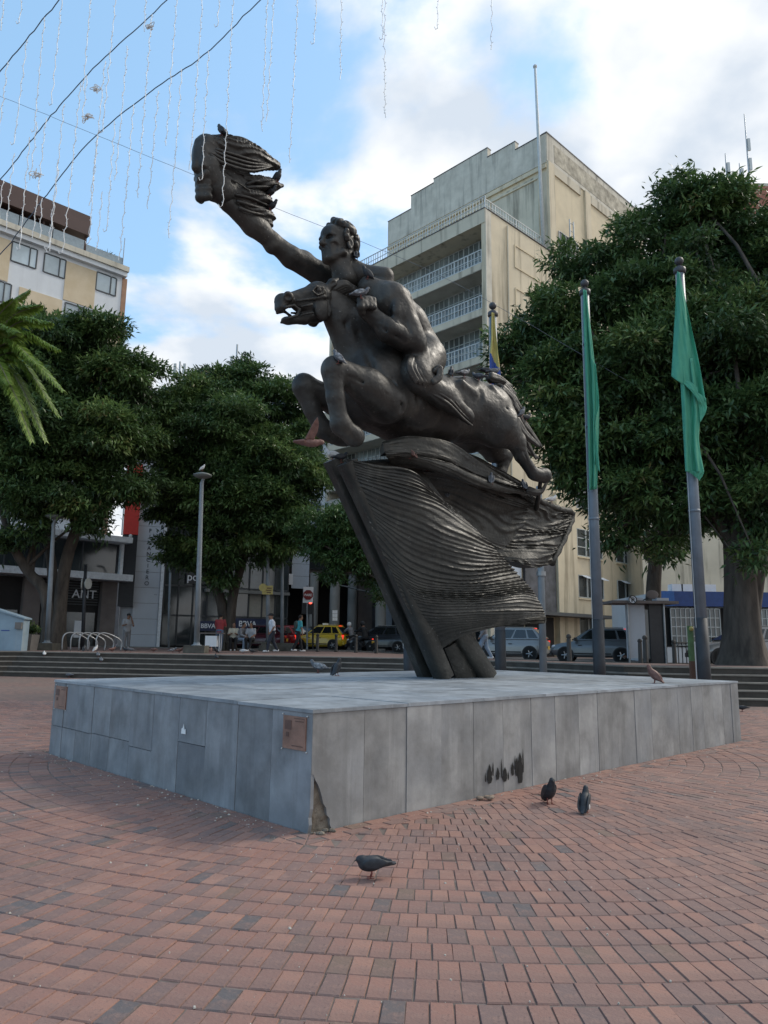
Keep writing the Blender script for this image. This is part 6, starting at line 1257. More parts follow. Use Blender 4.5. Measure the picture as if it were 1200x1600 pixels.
m = MB(); m.tube([(p[0]-.33,22.5,zt_),(p[0]+.33,22.5,zt_)], .02, 6); m.build('top_bar', 'black_metal', o)
# ------------------------------------------------------------------ vehicles
mat('tyre', (0.012,0.012,0.012), .85); mat('rim', (0.32,0.33,0.34), .35, metal=.7); mat('car_glass', (0.012,0.014,0.016), .05, spec=.8); mat('car_trim', (0.018,0.018,0.019), .6); mat('plate_yellow', (0.55,0.36,0.04), .5); mat('head_lamp', (0.5,0.52,0.55), .1)
for n_, c_ in (('car_taxi',(.58,.40,.025)),('car_red',(.33,.02,.02)),('car_maroon',(.07,.012,.02)),('car_black',(.014,.014,.018)),('car_silver',(.22,.22,.22)),('car_grey',(.11,.12,.13)),('car_white',(.55,.55,.56))): mat(n_, c_, .3, var=.04, scale=1, coat=.7, metal=.25 if n_ in ('car_silver','car_grey') else 0)
def car(label, px, Y, head, paint, Ln=3.6, Wd=1.6, Ht=1.48, taxi=False, group='cars on the street', lights=True, rear=None):
    x = at(px, 1010, Y)[0]; o = thing('parked_car' if not taxi else 'taxi', label, 'taxi' if taxi else 'car', (x, Y, zu(x,Y)+.006), head, group); L2 = Ln/2; hw = Wd/2; BZ = .92*Ht/1.48
    st_ = [(-1.0,.42,.62,.86,.84),(-.97,.30,.80,.90,.92),(-.90,.25,.95,.93,.97),(-.7,.22,1.0,.95,1.0),(-.3,.20,1.0,.95,1.0),(.1,.20,1.0,.94,1.0),(.38,.20,1.0,.92,1.0),(.52,.22,.99,.90,.99),(.75,.24,.96,.82,.97),(.9,.27,.90,.74,.92),(.97,.32,.80,.66,.82),(1.0,.40,.66,.58,.68)]
    P_ = []
    for (fx, zb, wb, zt_, wt) in st_:
        X = fx*L2; w1 = hw*wb; w2 = hw*wt; zt2 = BZ*zt_/.95; ring = [(X,-w1*.85,zb),(X,-w1,zb+.10),(X,-w2*1.0,zb+(zt2-zb)*.55),(X,-w2*.97,zt2-.10),(X,-w2*.88,zt2-.01),(X,-w2*.4,zt2+.015),(X,w2*.4,zt2+.015),(X,w2*.88,zt2-.01),(X,w2*.97,zt2-.10),(X,w2,zb+(zt2-zb)*.55),(X,w1,zb+.10),(X,w1*.85,zb)]; P_.append(ring)
    m = MB(); m.grid(np.array(P_), closed=True); m.f.append(tuple(range(12))); m.f.append(tuple(len(P_)*12-12+k for k in range(12))); bd = m.build('body', paint, o, world=False); autosmooth(bd, 35)
    # cabin
    xb0, xb1, xr0, xr1 = -.96*L2, .50*L2, -.70*L2, .06*L2; wB, wR = hw*.93, hw*.74
    C8 = [(xb0,-wB,BZ-.04),(xb1,-wB,BZ-.06),(xb1,wB,BZ-.06),(xb0,wB,BZ-.04),(xr0,-wR,Ht-.05),(xr1,-wR,Ht-.04),(xr1,wR,Ht-.04),(xr0,wR,Ht-.05)]
    m = MB(); m.hexa(C8); cb = m.build('cabin', paint, o, world=False)
    bm = bmesh.new(); bm.from_mesh(cb.data); bmesh.ops.bevel(bm, geom=bm.edges[:], offset=.06, segments=2, affect='EDGES'); bm.to_mesh(cb.data); bm.free(); autosmooth(cb, 40)
    m = MB(); m.box(((xr0+xr1)/2,0,Ht-.01), (xr1-xr0-.1,wR*1.8,.03)); m.build('roof', paint, o, world=False)
    def pane(a, b, c, d, off, nm='window'):
        q = [np.array(k, float) for k in (a,b,c,d)]; n = np.cross(q[1]-q[0], q[3]-q[0]); n /= np.linalg.norm(n); n = n*off; m = MB(); m._add([k+n*1.0 for k in q]+[k-n*.3 for k in q], [(0,1,2,3),(7,6,5,4),(0,4,5,1),(1,5,6,2),(2,6,7,3),(3,7,4,0)]); return m.build(nm, 'car_glass', o, world=False)
    V8 = [np.array(k) for k in C8]
    def sidept(s_, fx, fz): i0, i1, j0, j1 = (0,1,4,5) if s_ < 0 else (3,2,7,6); lo = V8[i0]*(1-fx)+V8[i1]*fx; hi = V8[j0]*(1-fx)+V8[j1]*fx; return lo*(1-fz)+hi*fz
    for s_ in (-1, 1):
        for f0, f1 in ((.06,.24),(.28,.55),(.59,.93)):
            a_, b_, c_, d_ = sidept(s_,f0,.20), sidept(s_,f1,.20), sidept(s_,f1,.86), sidept(s_,f0,.86); pane(*( (a_,b_,c_,d_) if s_ < 0 else (b_,a_,d_,c_) ), .012, 'side_window')
        m = MB(); m.box((xb1*.78,s_*(hw+.08),BZ+.05), (.12,.2,.13)); m.build('mirror', 'car_trim', o, world=False)
        for fx in (-.62,.64):
            m = MB(); ax = Matrix.Rotation(R(90),3,'X'); m.lathe((fx*L2,s_*(hw-.10),.29), [(.16,-.10),(.27,-.10),(.29,-.07),(.29,.07),(.27,.10),(.16,.10)], 20, ax); ty = m.build('wheel', 'tyre', o, smooth=False, world=False); autosmooth(ty,40)
            m = MB(); m.lathe((fx*L2,s_*(hw-.005),.29), [(.18,-.01),(.17,.012)], 16, ax); m.build('hub_disc', 'car_trim', ty, world=False)
            for k in range(5):
                a = k*2*math.pi/5; m = MB(); c = np.array([fx*L2,s_*(hw+.012),.29]); m.tube([tuple(c), tuple(c+[.165*math.cos(a),0,.165*math.sin(a)])], [.03,.022], 6); m.build('spoke', 'rim', ty, world=False)
            m = MB(); m.lathe((fx*L2,s_*(hw-.045),.30), [(.355,-.06),(.355,.055),(.30,.058),(.30,-.06)], 22, ax); m.build('wheel_arch', 'car_trim', o, world=False)
        m = MB(); m.box((-L2*.965,s_*hw*.82,BZ-.16), (.10,.13,.26)); m.build('tail_light', 'tail_lamp' if lights else 'sign_red', o, world=False); m = MB(); m.sphere((L2*.90,s_*hw*.74,BZ*.70), .13, 10, 8, (1,.8,.6)); m.build('head_light', 'head_lamp', o, smooth=True, world=False)
        m = MB(); m.box((.02*L2,s_*(hw+.004),.36), (Ln*.42,.03,.06)); m.build('side_trim', 'car_trim', o, world=False)
        for fx in (.30,-.12): m = MB(); m.box((fx*L2,s_*(hw+.008),BZ-.20), (.16,.03,.03)); m.build('door_handle', 'car_trim', o, world=False)
    pane(V8[3]*.0+np.array([xb0*1.0-.005,wB*.86,BZ+.05]), (xb0-.005,-wB*.86,BZ+.05), (xr0-.02,-wR*.88,Ht-.12), (xr0-.02,wR*.88,Ht-.12), .025, 'rear_window')
    pane((xb1-.03,-wB*.86,BZ+.0), (xb1-.03,wB*.86,BZ+.0), (xr1+.03,wR*.88,Ht-.10), (xr1+.03,-wR*.88,Ht-.10), .03, 'windscreen')
    m = MB(); m.box((-L2*1.0,0,.44), (.10,Wd*.9,.22)); b_ = m.build('rear_bumper', rear or paint, o, world=False); m = MB(); m.box((-L2*1.0-.055,0,.56 if not taxi else .66), (.015,.34,.16)); m.build('number_plate', 'plate_yellow', o, world=False); m = MB(); m.box((L2*.985,0,.36), (.1,Wd*.82,.16)); m.build('front_bumper', 'car_trim', o, world=False)
    if lights: m = MB(); m.box((xr0-.01,0,Ht-.05), (.05,.34,.035)); m.build('brake_light', 'tail_lamp', o, world=False)
    if taxi:
        m = MB(); m.box((-.12*L2,0,Ht+.06), (.16,.5,.10)); m.build('roof_sign', 'sign_white', o, world=False); m = MB(); m.box((-L2*1.0-.02,0,.80), (.03,.7,.12)); m.build('rear_strip', 'car_trim', o, world=False)
    return o

HL = R(163)
car('yellow taxi hatchback seen from behind and left', 503, 46, R(158), 'car_taxi', 3.5, 1.52, 1.5, taxi=True)
car('red car behind the utility pole, brake light on', 434, 47, R(150), 'car_red', 3.9, 1.65, 1.45)
car('dark maroon car just left of the red one', 398, 45, R(170), 'car_maroon', 3.9, 1.65, 1.42, lights=False)
car('black car with white rear corner behind the leaning tree', 597, 43, R(160), 'car_black', 4.0, 1.7, 1.5, rear='car_white')
car('silver hatchback partly behind the flag tail', 796, 35.5, R(157), 'car_silver', 3.6, 1.56, 1.5)
car('grey hatchback behind the middle flagpole, brake lights on', 929, 32.2, R(160), 'car_grey', 3.6, 1.6, 1.46)
car('silver car hidden behind the thick trunk at right', 1165, 27.5, R(178), 'car_silver', 3.9, 1.65, 1.45, lights=False)
car('dark car low behind the taxi bonnet', 462, 52, R(160), 'car_black', 3.8, 1.6, 1.5, lights=False)
# ------------------------------------------------------------------ people
for n_, c_ in (('skin',(.24,.13,.085)),('cloth_white',(.62,.64,.68)),('cloth_navy',(.025,.03,.045)),('cloth_red',(.26,.03,.035)),('denim',(.08,.12,.19)),('denim_pale',(.22,.28,.36)),('cloth_teal',(.05,.30,.34)),('cloth_black',(.012,.012,.014)),('cloth_grey',(.20,.20,.21)),('cloth_print',(.33,.34,.36)),('hair_black',(.012,.010,.009)),('shoe_white',(.6,.6,.6)),('shoe_black',(.015,.015,.015)),('bag',(.05,.07,.06)),('helmet_black',(.02,.02,.022)),('helmet_white',(.6,.6,.6)),('cap_black',(.012,.012,.014)),('cloth_cream',(.5,.47,.38))): mat(n_, c_, .8, var=.1, scale=8)
def person(label, px, Y, face, legs='walk', arms='hang', top='cloth_white', bottom='cloth_navy', shoes='shoe_black', hat=None, H=1.70, bag=None, seat=.45, pos=None, z=None, group='people around the plaza edge', helmet=None, lean=.04):
    b = gp_(px, Y) if pos is None else np.array(pos); o = thing('person', label, 'person', tuple(b), face, group); k = H/1.72
    J = {}; A = lambda *q: np.array(q)*k
    if legs == 'sit': hz = seat/k+.10
    elif legs == 'ride': hz = .92
    else: hz = .93
    J['hip'] = A(0,0,hz); J['chest'] = A(lean*1.2,0,hz+.40); J['neck'] = A(lean*1.8,0,hz+.56); J['head'] = A(lean*2.2+.02,0,hz+.70)
    for s_, sg in (('L',1),('R',-1)):
        hp_ = J['hip']+A(0,.09*sg,0); 
        if legs == 'walk': f = .22*sg; kn = hp_+A(f*.55+.05,0,-.44); an = A(f*1.15-.02,.09*sg,.09 if sg > 0 else .12)
        elif legs == 'stand': kn = hp_+A(.03,.01*sg,-.45); an = A(0,.10*sg,.08)
        elif legs == 'sit': kn = hp_+A(.42,.05*sg,.02); an = A(.45+.08*sg,.10*sg,.08)
        else: kn = hp_+A(.38,.14*sg,-.22); an = A(.12,.18*sg,.42)
        J['hip'+s_], J['kn'+s_], J['an'+s_] = hp_, kn, an; J['toe'+s_] = an+A(.17,0,-.045 if legs != 'ride' else -.02); sh = J['neck']+A(-.01,.19*sg,-.06); J['sh'+s_] = sh
        if arms == 'hang': el = sh+A(-.05*sg-.02,.05*sg,-.29); wr = el+A(.10+.06*sg,0,-.24)
        elif arms == 'fold': el = sh+A(.06,.06*sg,-.28); wr = el+A(.20,-.14*sg,.06)
        elif arms == 'ear': el = sh+A(.08,.07*sg,-.27) ; wr = (sh+A(.12,-.06*sg,.12)) if sg > 0 else el+A(.2,.1,.05)
        elif arms == 'lap': el = sh+A(.08,.04*sg,-.28); wr = el+A(.24,-.06*sg,-.08)
        else: el = sh+A(.22,.05*sg,-.18); wr = el+A(.26,-.02*sg,.0)
        J['el'+s_], J['wr'+s_] = el, wr
    lo, hi = A(-.45,-.45,-.05), A(.85,.45,1.95); vx = .022
    def mk(fn, nm, mt_, parent=o, v=vx):
        c = Clay(lo, hi, v); fn(c); V, Q = c.mesh()
        if len(V): return link(nm, mesh_np(nm, V, Q), mt_, parent, smooth=True, world=False)
    def body(c):
        c.cap(J['hip'], J['chest'], .12*k, .13*k, .05, 1.25); c.cap(J['chest'], J['neck'], .12*k, .07*k, .05, 1.3); c.cap(J['neck']-A(0,0,.03), J['head'], .055*k, .06*k, .03); c.ell(J['head']+A(0,0,.03), A(.098,.078,.115), .02); c.ell(J['head']+A(.03,0,-.05), A(.06,.06,.075), .03); c.cap(J['head']+A(.09,0,.02), J['head']+A(.112,0,-.015), .012*k, .017*k, .01)
        for s_ in 'LR':
            c.cap(J['sh'+s_], J['el'+s_], .052*k, .042*k, .03); c.cap(J['el'+s_], J['wr'+s_], .042*k, .03*k, .02); hd_ = J['wr'+s_]-J['el'+s_]; hd_ /= np.linalg.norm(hd_); c.cap(J['wr'+s_], J['wr'+s_]+hd_*.09*k, .034*k, .028*k, .02); c.cap(J['wr'+s_]+hd_*.05*k, J['wr'+s_]+hd_*.10*k+A(.03,0,0), .016*k, .014*k, .01)
            c.cap(J['hip'+s_], J['kn'+s_], .082*k, .058*k, .03); c.cap(J['kn'+s_], J['an'+s_], .056*k, .038*k, .02); c.cap(J['an'+s_], J['toe'+s_], .04*k, .032*k, .02)
    bo = mk(body, 'body', 'skin')
    def shirt(c):
        c.cap(J['hip']-A(0,0,.02), J['chest'], .145*k, .152*k, .04, 1.25); c.cap(J['chest'], J['neck']-A(0,0,.05), .14*k, .085*k, .05, 1.35)
        for s_ in 'LR': c.cap(J['sh'+s_], J['el'+s_]*.75+J['sh'+s_]*.25, .072*k, .066*k, .03)
        if top in ('cloth_black','cloth_grey','cloth_navy'):
            for s_ in 'LR': c.cap(J['el'+s_], J['wr'+s_], .06*k, .048*k, .02)
    mk(shirt, 'shirt', top)
    def trous(c):
        c.cap(J['hip']+A(0,0,.03), J['hip']-A(0,0,.05), .15*k, .14*k, .03, 1.2)
        for s_ in 'LR': c.cap(J['hip'+s_], J['kn'+s_], .102*k, .080*k, .03); c.cap(J['kn'+s_], J['an'+s_]*.95+J['kn'+s_]*.05, .078*k, .066*k, .02)
    mk(trous, 'trousers', bottom)
    for s_ in 'LR': mk(lambda c: c.cap(J['an'+s_]+A(-.04,0,-.03), J['toe'+s_], .052*k, .044*k, .02, 1.0), 'shoe', shoes)
    if helmet:
        mk(lambda c: c.ell(J['head']+A(0,0,.04), A(.145,.125,.15), .02), 'helmet', helmet)
    elif hat:
        mk(lambda c: (c.ell(J['head']+A(-.01,0,.085), A(.115,.098,.085), .01), c.cap(J['head']+A(.06,0,.07), J['head']+A(.17,0,.06), .02*k, .014*k, .01, 4.0)), 'cap', hat)
    else:
        def hair(c): c.ell(J['head']+A(-.022,0,.055), A(.102,.088,.105), .01); c.ell(J['head']+A(.11,0,-.01), A(.07,.08,.10), .01, sub=True)
        mk(hair, 'hair', 'hair_black')
    if bag: mk(lambda c: (c.ell(J['chest']+A(-.17,0,-.05), A(.10,.15,.22), .02)), 'backpack', bag)
    return o
person('man in a dark cap, white shirt and dark trousers walking past the lamp post', 425, 33.5, R(200), 'walk', 'hang', 'cloth_white', 'cloth_navy', 'shoe_white', hat='cap_black', H=1.66)
person('person in a teal shirt with a backpack walking by the taxi', 465, 36, R(25), 'walk', 'hang', 'cloth_teal', 'cloth_black', 'shoe_white', bag='bag', H=1.70)
person('man in a red shirt and jeans seen from behind at a vendor cart', 342, 36, R(85), 'stand', 'fold', 'cloth_red', 'denim', 'shoe_black', H=1.72)
person('person in a white printed top standing against the white tower', 197, 38, R(-60), 'stand', 'ear', 'cloth_print', 'cloth_grey', 'shoe_white', hat='cap_black', H=1.72)
# bench under the tree with seated people
bx = gp_(378, 36.3); bn = thing('stone_bench', 'low dark bench under the tree where people sit', 'bench', (bx[0], 36.6, bx[2])); m = MB(); m.box((bx[0],36.75,bx[2]+.42), (2.6,.45,.07)); m.build('seat', 'concrete_block', bn)
for s_ in (-1,1): m = MB(); m.box((bx[0]+s_*1.0,36.75,bx[2]+.19), (.25,.4,.39)); m.build('leg', 'concrete_block', bn)
for px, tp, bt, ar, lab, fc in ((364,'cloth_cream','cloth_black','fold','person in a cream top sitting left on the bench',-80),(372,'cloth_grey','denim_pale','lap','person in grey and pale jeans leaning forward on the bench',-20),(392,'cloth_print','cloth_black','lap','person in a light printed top sitting right on the bench',-100)):
    x = at(px,1010,36.6)[0]; person(lab, px, 36.6, R(fc), 'sit', ar, tp, bt, 'shoe_white', seat=.455, H=1.66, lean=.12 if 'forward' in lab else .05, pos=(x,36.62,zu(x,36.6)))
person('pedestrian in pale jeans passing behind the foot of the statue', 757, 30, R(165), 'walk', 'hang', 'cloth_grey', 'denim_pale', 'shoe_white', H=1.70)
# vendor cart
b = gp_(334, 35.4); o = thing('vendor_cart', 'white framed vendor cart in front of the red shirted man', 'cart', tuple(b)); m = MB(); m.box((b[0]-.2,35.4,b[2]+.82), (1.3,.5,.05)); m.build('tray', 'stone_grey', o)
for s_ in (-.75,.3): 
    for d_ in (-.2,.2): m = MB(); m.tube([(b[0]+s_,35.4+d_,b[2]),(b[0]+s_,35.4+d_,b[2]+.8)], .02, 6); m.build('leg', 'sign_white', o)
m = MB(); m.box((b[0]-.1,35.4,b[2]+.45), (.55,.4,.5)); m.build('box', 'sign_white', o)
# motorcycles with riders
def moto(label, px, Y, head, rlabel, hel, topc):
    b = gp_(px, Y); o = thing('motorcycle', label, 'motorcycle', tuple(b), head, 'motorcycles beside the taxi'); ax = Matrix.Rotation(R(90),3,'X')
    for fx in (-.62,.66): m = MB(); m.lathe((fx,0,.30), [(.20,-.045),(.285,-.05),(.30,-.02),(.30,.02),(.285,.05),(.20,.045)], 20, ax); wq = m.build('wheel', 'tyre', o, world=False); m = MB(); m.lathe((fx,0,.30), [(.05,-.06),(.05,.06)], 10, ax); m.build('hub', 'rim', wq, world=False)
    m = MB(); m.tube([(.66,0,.30),(.52,0,.62),(.42,0,.95)], .035, 8); m.build('fork', 'steel_tube', o, smooth=True, world=False); m = MB(); m.tube([(.40,-.34,1.0),(.44,0,.96),(.40,.34,1.0)], .02, 8); m.build('handlebar', 'black_metal', o, world=False)
    m = MB(); m.sphere((.18,0,.74), .22, 14, 8, (1.2,.62,.6)); m.build('tank', 'car_black', o, smooth=True, world=False); m = MB(); m.box((-.28,0,.74), (.70,.24,.10)); m.build('seat', 'cloth_black', o, world=False); m = MB(); m.box((.05,0,.42), (.42,.26,.34)); m.build('engine', 'car_trim', o, world=False); m = MB(); m.tube([(-.62,.0,.30),(-.1,0,.40),(.40,0,.85)], .04, 8); m.build('frame', 'black_metal', o, world=False); m = MB(); m.tube([(.1,-.16,.26),(-.75,-.18,.34)], .05, 8); m.build('exhaust', 'steel_tube', o, smooth=True, world=False); m = MB(); m.box((-.66,0,.72), (.22,.14,.06)); tl_ = m.build('tail', 'car_trim', o, world=False); m = MB(); m.box((-.78,0,.70), (.03,.12,.06)); m.build('tail_light', 'tail_lamp', tl_, world=False); m = MB(); m.box((-.80,0,.52), (.015,.2,.14)); m.build('number_plate', 'plate_yellow', o, world=False)
    c, s_ = math.cos(head), math.sin(head); rp = (b[0]-.22*c, b[1]-.22*s_, b[2]+.80-.92*1.0+.02); person(rlabel, px, Y, head, 'ride', 'reach', topc, 'cloth_black', 'shoe_black', pos=rp, helmet=hel, lean=.09, H=1.72, group='motorcyclists beside the taxi')
moto('black motorcycle right of the taxi', 566, 42.5, R(140), 'rider in black on the right motorcycle, dark helmet', 'helmet_black', 'cloth_black'); moto('second motorcycle close to the taxi bumper', 545, 45.5, R(150), 'rider with a white helmet close behind the taxi', 'helmet_white', 'cloth_grey')
# ------------------------------------------------------------------ pigeons
def pmat(name, a, b): mat(name, a, .6, var=.2, scale=18, col2=b, detail=4)
pmat('pigeon_dark', (.012,.014,.018), (.035,.04,.048)); pmat('pigeon_grey', (.05,.055,.065), (.16,.17,.19)); pmat('pigeon_white', (.45,.44,.43), (.68,.67,.65)); pmat('pigeon_brown', (.10,.045,.035), (.20,.10,.08)); pmat('pigeon_mottled', (.03,.03,.035), (.40,.40,.41)); mat('pigeon_foot', (.20,.05,.04), .6); mat('beak', (.06,.055,.05), .5)
def pigeon_proto(kind, mt_, wmt):
    o = bpy.data.objects.new('pigeon', None); C = Clay((-.27,-.10,-.02), (.22,.10,.32), .008)
    if kind == 'up': hc = (.082,0,.275); C.ell((0,0,.140), (.108,.062,.068), .02, np.array(Matrix.Rotation(R(-46),3,'Y'))); C.chain([(.045,0,.185),(.068,0,.235),hc], [.050,.034,.028], .02); C.ell(hc, (.034,.027,.028), .01); C.cap((-.05,0,.085), (-.135,0,.022), .034, .014, .02, 1.9); bk = ((.110,0,.273),(.137,0,.265)); wr = -44
    elif kind == 'walk': hc = (.135,0,.225); C.ell((0,0,.130), (.115,.062,.064), .02, np.array(Matrix.Rotation(R(-12),3,'Y'))); C.chain([(.07,0,.145),(.112,0,.185),hc], [.048,.034,.027], .02); C.ell(hc, (.034,.026,.027), .01); C.cap((-.08,0,.115), (-.22,0,.095), .032, .014, .02, 1.9); bk = ((.162,0,.222),(.19,0,.212)); wr = -10
    elif kind == 'hunch': hc = (.112,0,.165); C.ell((.01,0,.128), (.115,.066,.070), .02, np.array(Matrix.Rotation(R(4),3,'Y'))); C.chain([(.06,0,.140),(.09,0,.158),hc], [.056,.040,.030], .02); C.ell(hc, (.034,.028,.028), .01); C.cap((-.08,0,.125), (-.22,0,.130), .032, .014, .02, 1.9); bk = ((.14,0,.160),(.165,0,.146)); wr = 4
    else: hc = (.165,0,.11); C.ell((0,0,.128), (.115,.063,.066), .02, np.array(Matrix.Rotation(R(2),3,'Y'))); C.chain([(.075,0,.135),(.125,0,.140),hc], [.050,.036,.027], .02); C.ell(hc, (.032,.026,.027), .01); C.cap((-.08,0,.125), (-.23,0,.125), .032, .014, .02, 1.9); bk = ((.185,0,.095),(.205,0,.072)); wr = 2
    V, Q = C.mesh(); link('body', mesh_np('body', V, Q), mt_, o, smooth=True, world=False)
    for s_ in (1,-1):
        C = Clay((-.25,-.10,.0), (.12,.10,.24), .008); M = np.array(Matrix.Rotation(R(wr),3,'Y')); c = np.array([-.025,.056*s_,.138]); C.ell(c, (.115,.016,.050), .01, M); C.cap(c+M@np.array([-.08,-.004*s_,.0]), c+M@np.array([-.17,-.022*s_,-.006]), .024, .008, .015, .5); V, Q = C.mesh(); link('wing', mesh_np('wing', V, Q), wmt, o, smooth=True, world=False)
        m = MB(); m.tube([(.0,.026*s_,.085),(-.004,.026*s_,.04),(.008,.026*s_,.006)], [.012,.006,.005], 6)
        for a in (-.5,0,.5,3.14): m.tube([(.008,.026*s_,.006),(.008+.035*math.cos(a),.026*s_+.035*math.sin(a),.003)], [.005,.002], 5)
        m.build('leg', 'pigeon_foot', o, smooth=True, world=False)
    m = MB(); m.tube([bk[0], bk[1]], [.009,.002], 6); m.build('beak', 'beak', o, smooth=True, world=False); return o
PROTO = {}
def pigeon(pos, face, kind='up', col='dark', label='', group='pigeons', sc=1.0, tilt=0.0):
    sc *= .68
    key = (kind, col); first = key not in PROTO
    mm = {'dark':('pigeon_dark','pigeon_dark'),'grey':('pigeon_grey','pigeon_grey'),'white':('pigeon_white','pigeon_white'),'brown':('pigeon_brown','pigeon_brown'),'mottled':('pigeon_grey','pigeon_mottled')}[col]
    if first: PROTO[key] = pigeon_proto(kind, *mm); COL.objects.link(PROTO[key]); o = PROTO[key]
    else: o = copy_tree(PROTO[key])
    o.matrix_basis = Matrix.Translation(tuple(pos)) @ Matrix.Rotation(R(face),4,'Z') @ Matrix.Rotation(R(tilt),4,'Y') @ Matrix.Diagonal((sc,sc,sc,1)); return tag(o, label, 'pigeon', group)
G1 = 'pigeons on the brick paving'
pigeon(gnd(580,1372,0), 184, 'hunch', 'dark', 'dark pigeon walking on the bricks in front of the near plinth corner', G1, .92)
pigeon(gnd(859,1257,0), -80, 'up', 'dark', 'black pigeon standing upright on the bricks right of the plinth', G1, 1.12)
pigeon(gnd(914,1270,0), 62, 'up', 'dark', 'dark pigeon with a white wing patch on the bricks', G1, 1.0)
o = gnd(914,1270,0); pw = [q for q in bpy.data.objects if q.get('label','').startswith('dark pigeon with a white')][0]; m = MB(); m.sphere((-.055,-.066,.085), .03, 10, 6, (1.0,.35,1.2)); m.build('white_patch', 'pigeon_white', pw, smooth=True, world=False)
pigeon(gnd(1160,1112,0), 170, 'peck', 'dark', 'pigeon on the bricks beyond the right plinth corner', G1)
G2 = 'pigeons on the plinth'
pigeon(gnd(1023,1068,PH), 150, 'up', 'brown', 'reddish brown pigeon on the right edge of the plinth', G2, 1.2); pigeon(gnd(497,1052,PH), 160, 'walk', 'mottled', 'mottled pigeon on the plinth, left of another', G2, 1.25); pigeon(gnd(526,1056,PH), 60, 'up', 'dark', 'dark pigeon seen from behind on the plinth left of the prow', G2, 1.25)
# along the steps and left plaza
G3 = 'pigeons gathered by the steps'
for i, (px, py, f_, kd, cl_, lab) in enumerate([(40,1044,170,'walk','white','white pigeon at the foot of the left steps'),(90,1055,150,'peck','dark','dark pigeon low on the paving left of the plinth corner'),(108,1059,160,'peck','grey','grey pigeon just left of the far plinth corner'),(128,1057,20,'walk','dark','dark pigeon on the paving above the far plinth corner'),(143,1056,190,'walk','mottled','mottled pigeon on the paving behind the plinth edge'),(150,1057,0,'peck','dark','dark pigeon pecking behind the plinth edge'),(168,1056,170,'walk','grey','grey pigeon, right end of the row behind the plinth edge')]): pigeon(gnd(px,py,0), f_, kd, cl_, lab, G3, 1.2)
for i, (px, Y, f_, kd, cl_, lab) in enumerate([(131,29.0,100,'up','dark','dark pigeon on the upper pavement by the bike rack'),(149,29.2,60,'up','white','white pigeon on the upper pavement by the bike rack'),(175,28.8,40,'walk','brown','brown pigeon on the upper pavement before the white tower'),(196,29,160,'walk','dark','dark pigeon on the upper pavement under the white tower'),(204,28.6,200,'walk','grey','grey pigeon on the pavement edge under the white tower'),(240,29.2,150,'peck','brown','brown pigeon pecking before the glass bank'),(270,28.8,20,'walk','mottled','mottled pigeon running before the glass bank'),(280,28.5,30,'walk','brown','brown pigeon left of the tall lamp block'),(329,28.6,90,'up','brown','brown pigeon right of the tall lamp block'),(338,28.9,200,'up','dark','dark pigeon before the vendor cart'),(380,29.2,160,'peck','white','pale pigeon on the pavement before the bench'),(394,29,200,'walk','dark','dark pigeon on the pavement near the walking man')]):
    p = gp_(px, Y, 1018); pigeon(p, f_, kd, cl_, lab, G3, 1.25)
for (px, k, lab, cl_) in ((155,3,'mottled pigeon on the top step','mottled'),(166,2,'grey pigeon on the middle step','mottled'),(347,3,'dark pigeon on a step below the vendor cart','dark'),(64,3,'white pigeon on the upper left step','white')):
    z = RH*(k+1); x = at(px,1030,27.3)[0]; y = float(yfront(x))-.3-(NS-1-k)*TD+.12; pigeon((x,y,z+.002), 120, 'walk', cl_, lab, G3, 1.2)
pigeon(at(316,735,28.65)+[0,0,-.02], 10, 'up', 'white', 'pale pigeon on top of the tall lamp', G3, 1.3)
# on the statue (points on its surface, found by dropping onto the sculpture)
G4 = 'pigeons perched on the statue'
dg = bpy.context.evaluated_depsgraph_get(); dg.update()
from mathutils.bvhtree import BVHTree
bv = []; 
for ob in [STAT]+list(STAT.children_recursive):
    if ob.type == 'MESH':
        M = wmat(ob); bv.append(BVHTree.FromPolygons([M @ v.co for v in ob.data.vertices], [tuple(p.vertices) for p in ob.data.polygons]))
def perch(px, py):
    """top of the sculpture under a sight line: first hit of a ray just below the bird's feet"""
    best = None; d = Vector(ray(px, py)).normalized()
    for t_ in bv:
        h_ = t_.ray_cast(Vector(O3), d, 60)
        if h_[0] is not None and (best is None or h_[3] < best[1]): best = (h_[0], h_[3])
    return best[0] if best else None
perches = [(346,214,150,'up','dark','pigeon perched at the crown of the torch drapery'),(433,285,-40,'up','dark','dark pigeon on the tip of the middle torch lobe'),(421,322,-30,'walk','dark','dark pigeon tucked behind the lower torch lobe'),(422,352,-30,'walk','dark','dark pigeon at the bottom torch lobe near the elbow'),
 (556,428,100,'up','dark','dark pigeon behind the rider neck'),(574,436,200,'up','dark','dark pigeon on the rider shoulder'),(564,466,0,'walk','mottled','mottled pigeon on the rider fist'),(529,568,170,'up','mottled','pigeon on the raised near knee of the horse'),
 (705,587,80,'up','dark','dark pigeon on the horse back behind the rider'),(725,590,30,'walk','mottled','speckled pigeon on the horse back'),(748,593,150,'walk','grey','grey pigeon left of the croup'),(760,594,10,'peck','dark','dark pigeon on the croup'),(772,598,20,'walk','grey','grey pigeon at the root of the tail'),
 (815,652,30,'up','grey','pale grey pigeon on the tail locks'),(822,668,30,'walk','dark','dark pigeon low on the tail'),(520,716,200,'walk','white','white pigeon on top of the prow flange'),(668,752,120,'up','mottled','mottled pigeon on the crest of the front flag'),(697,780,100,'up','grey','grey pigeon on the slope of the front flag'),(642,716,150,'up','brown','brown pigeon in the fold below the belly'),(768,756,80,'up','grey','grey pigeon by the far hind hoof'),(819,768,100,'up','grey','grey pigeon below the near hind hoof'),(862,792,20,'walk','white','pale pigeon on the far end of the flag hem'),(532,722,30,'walk','dark','dark pigeon beside the white one on the prow')]
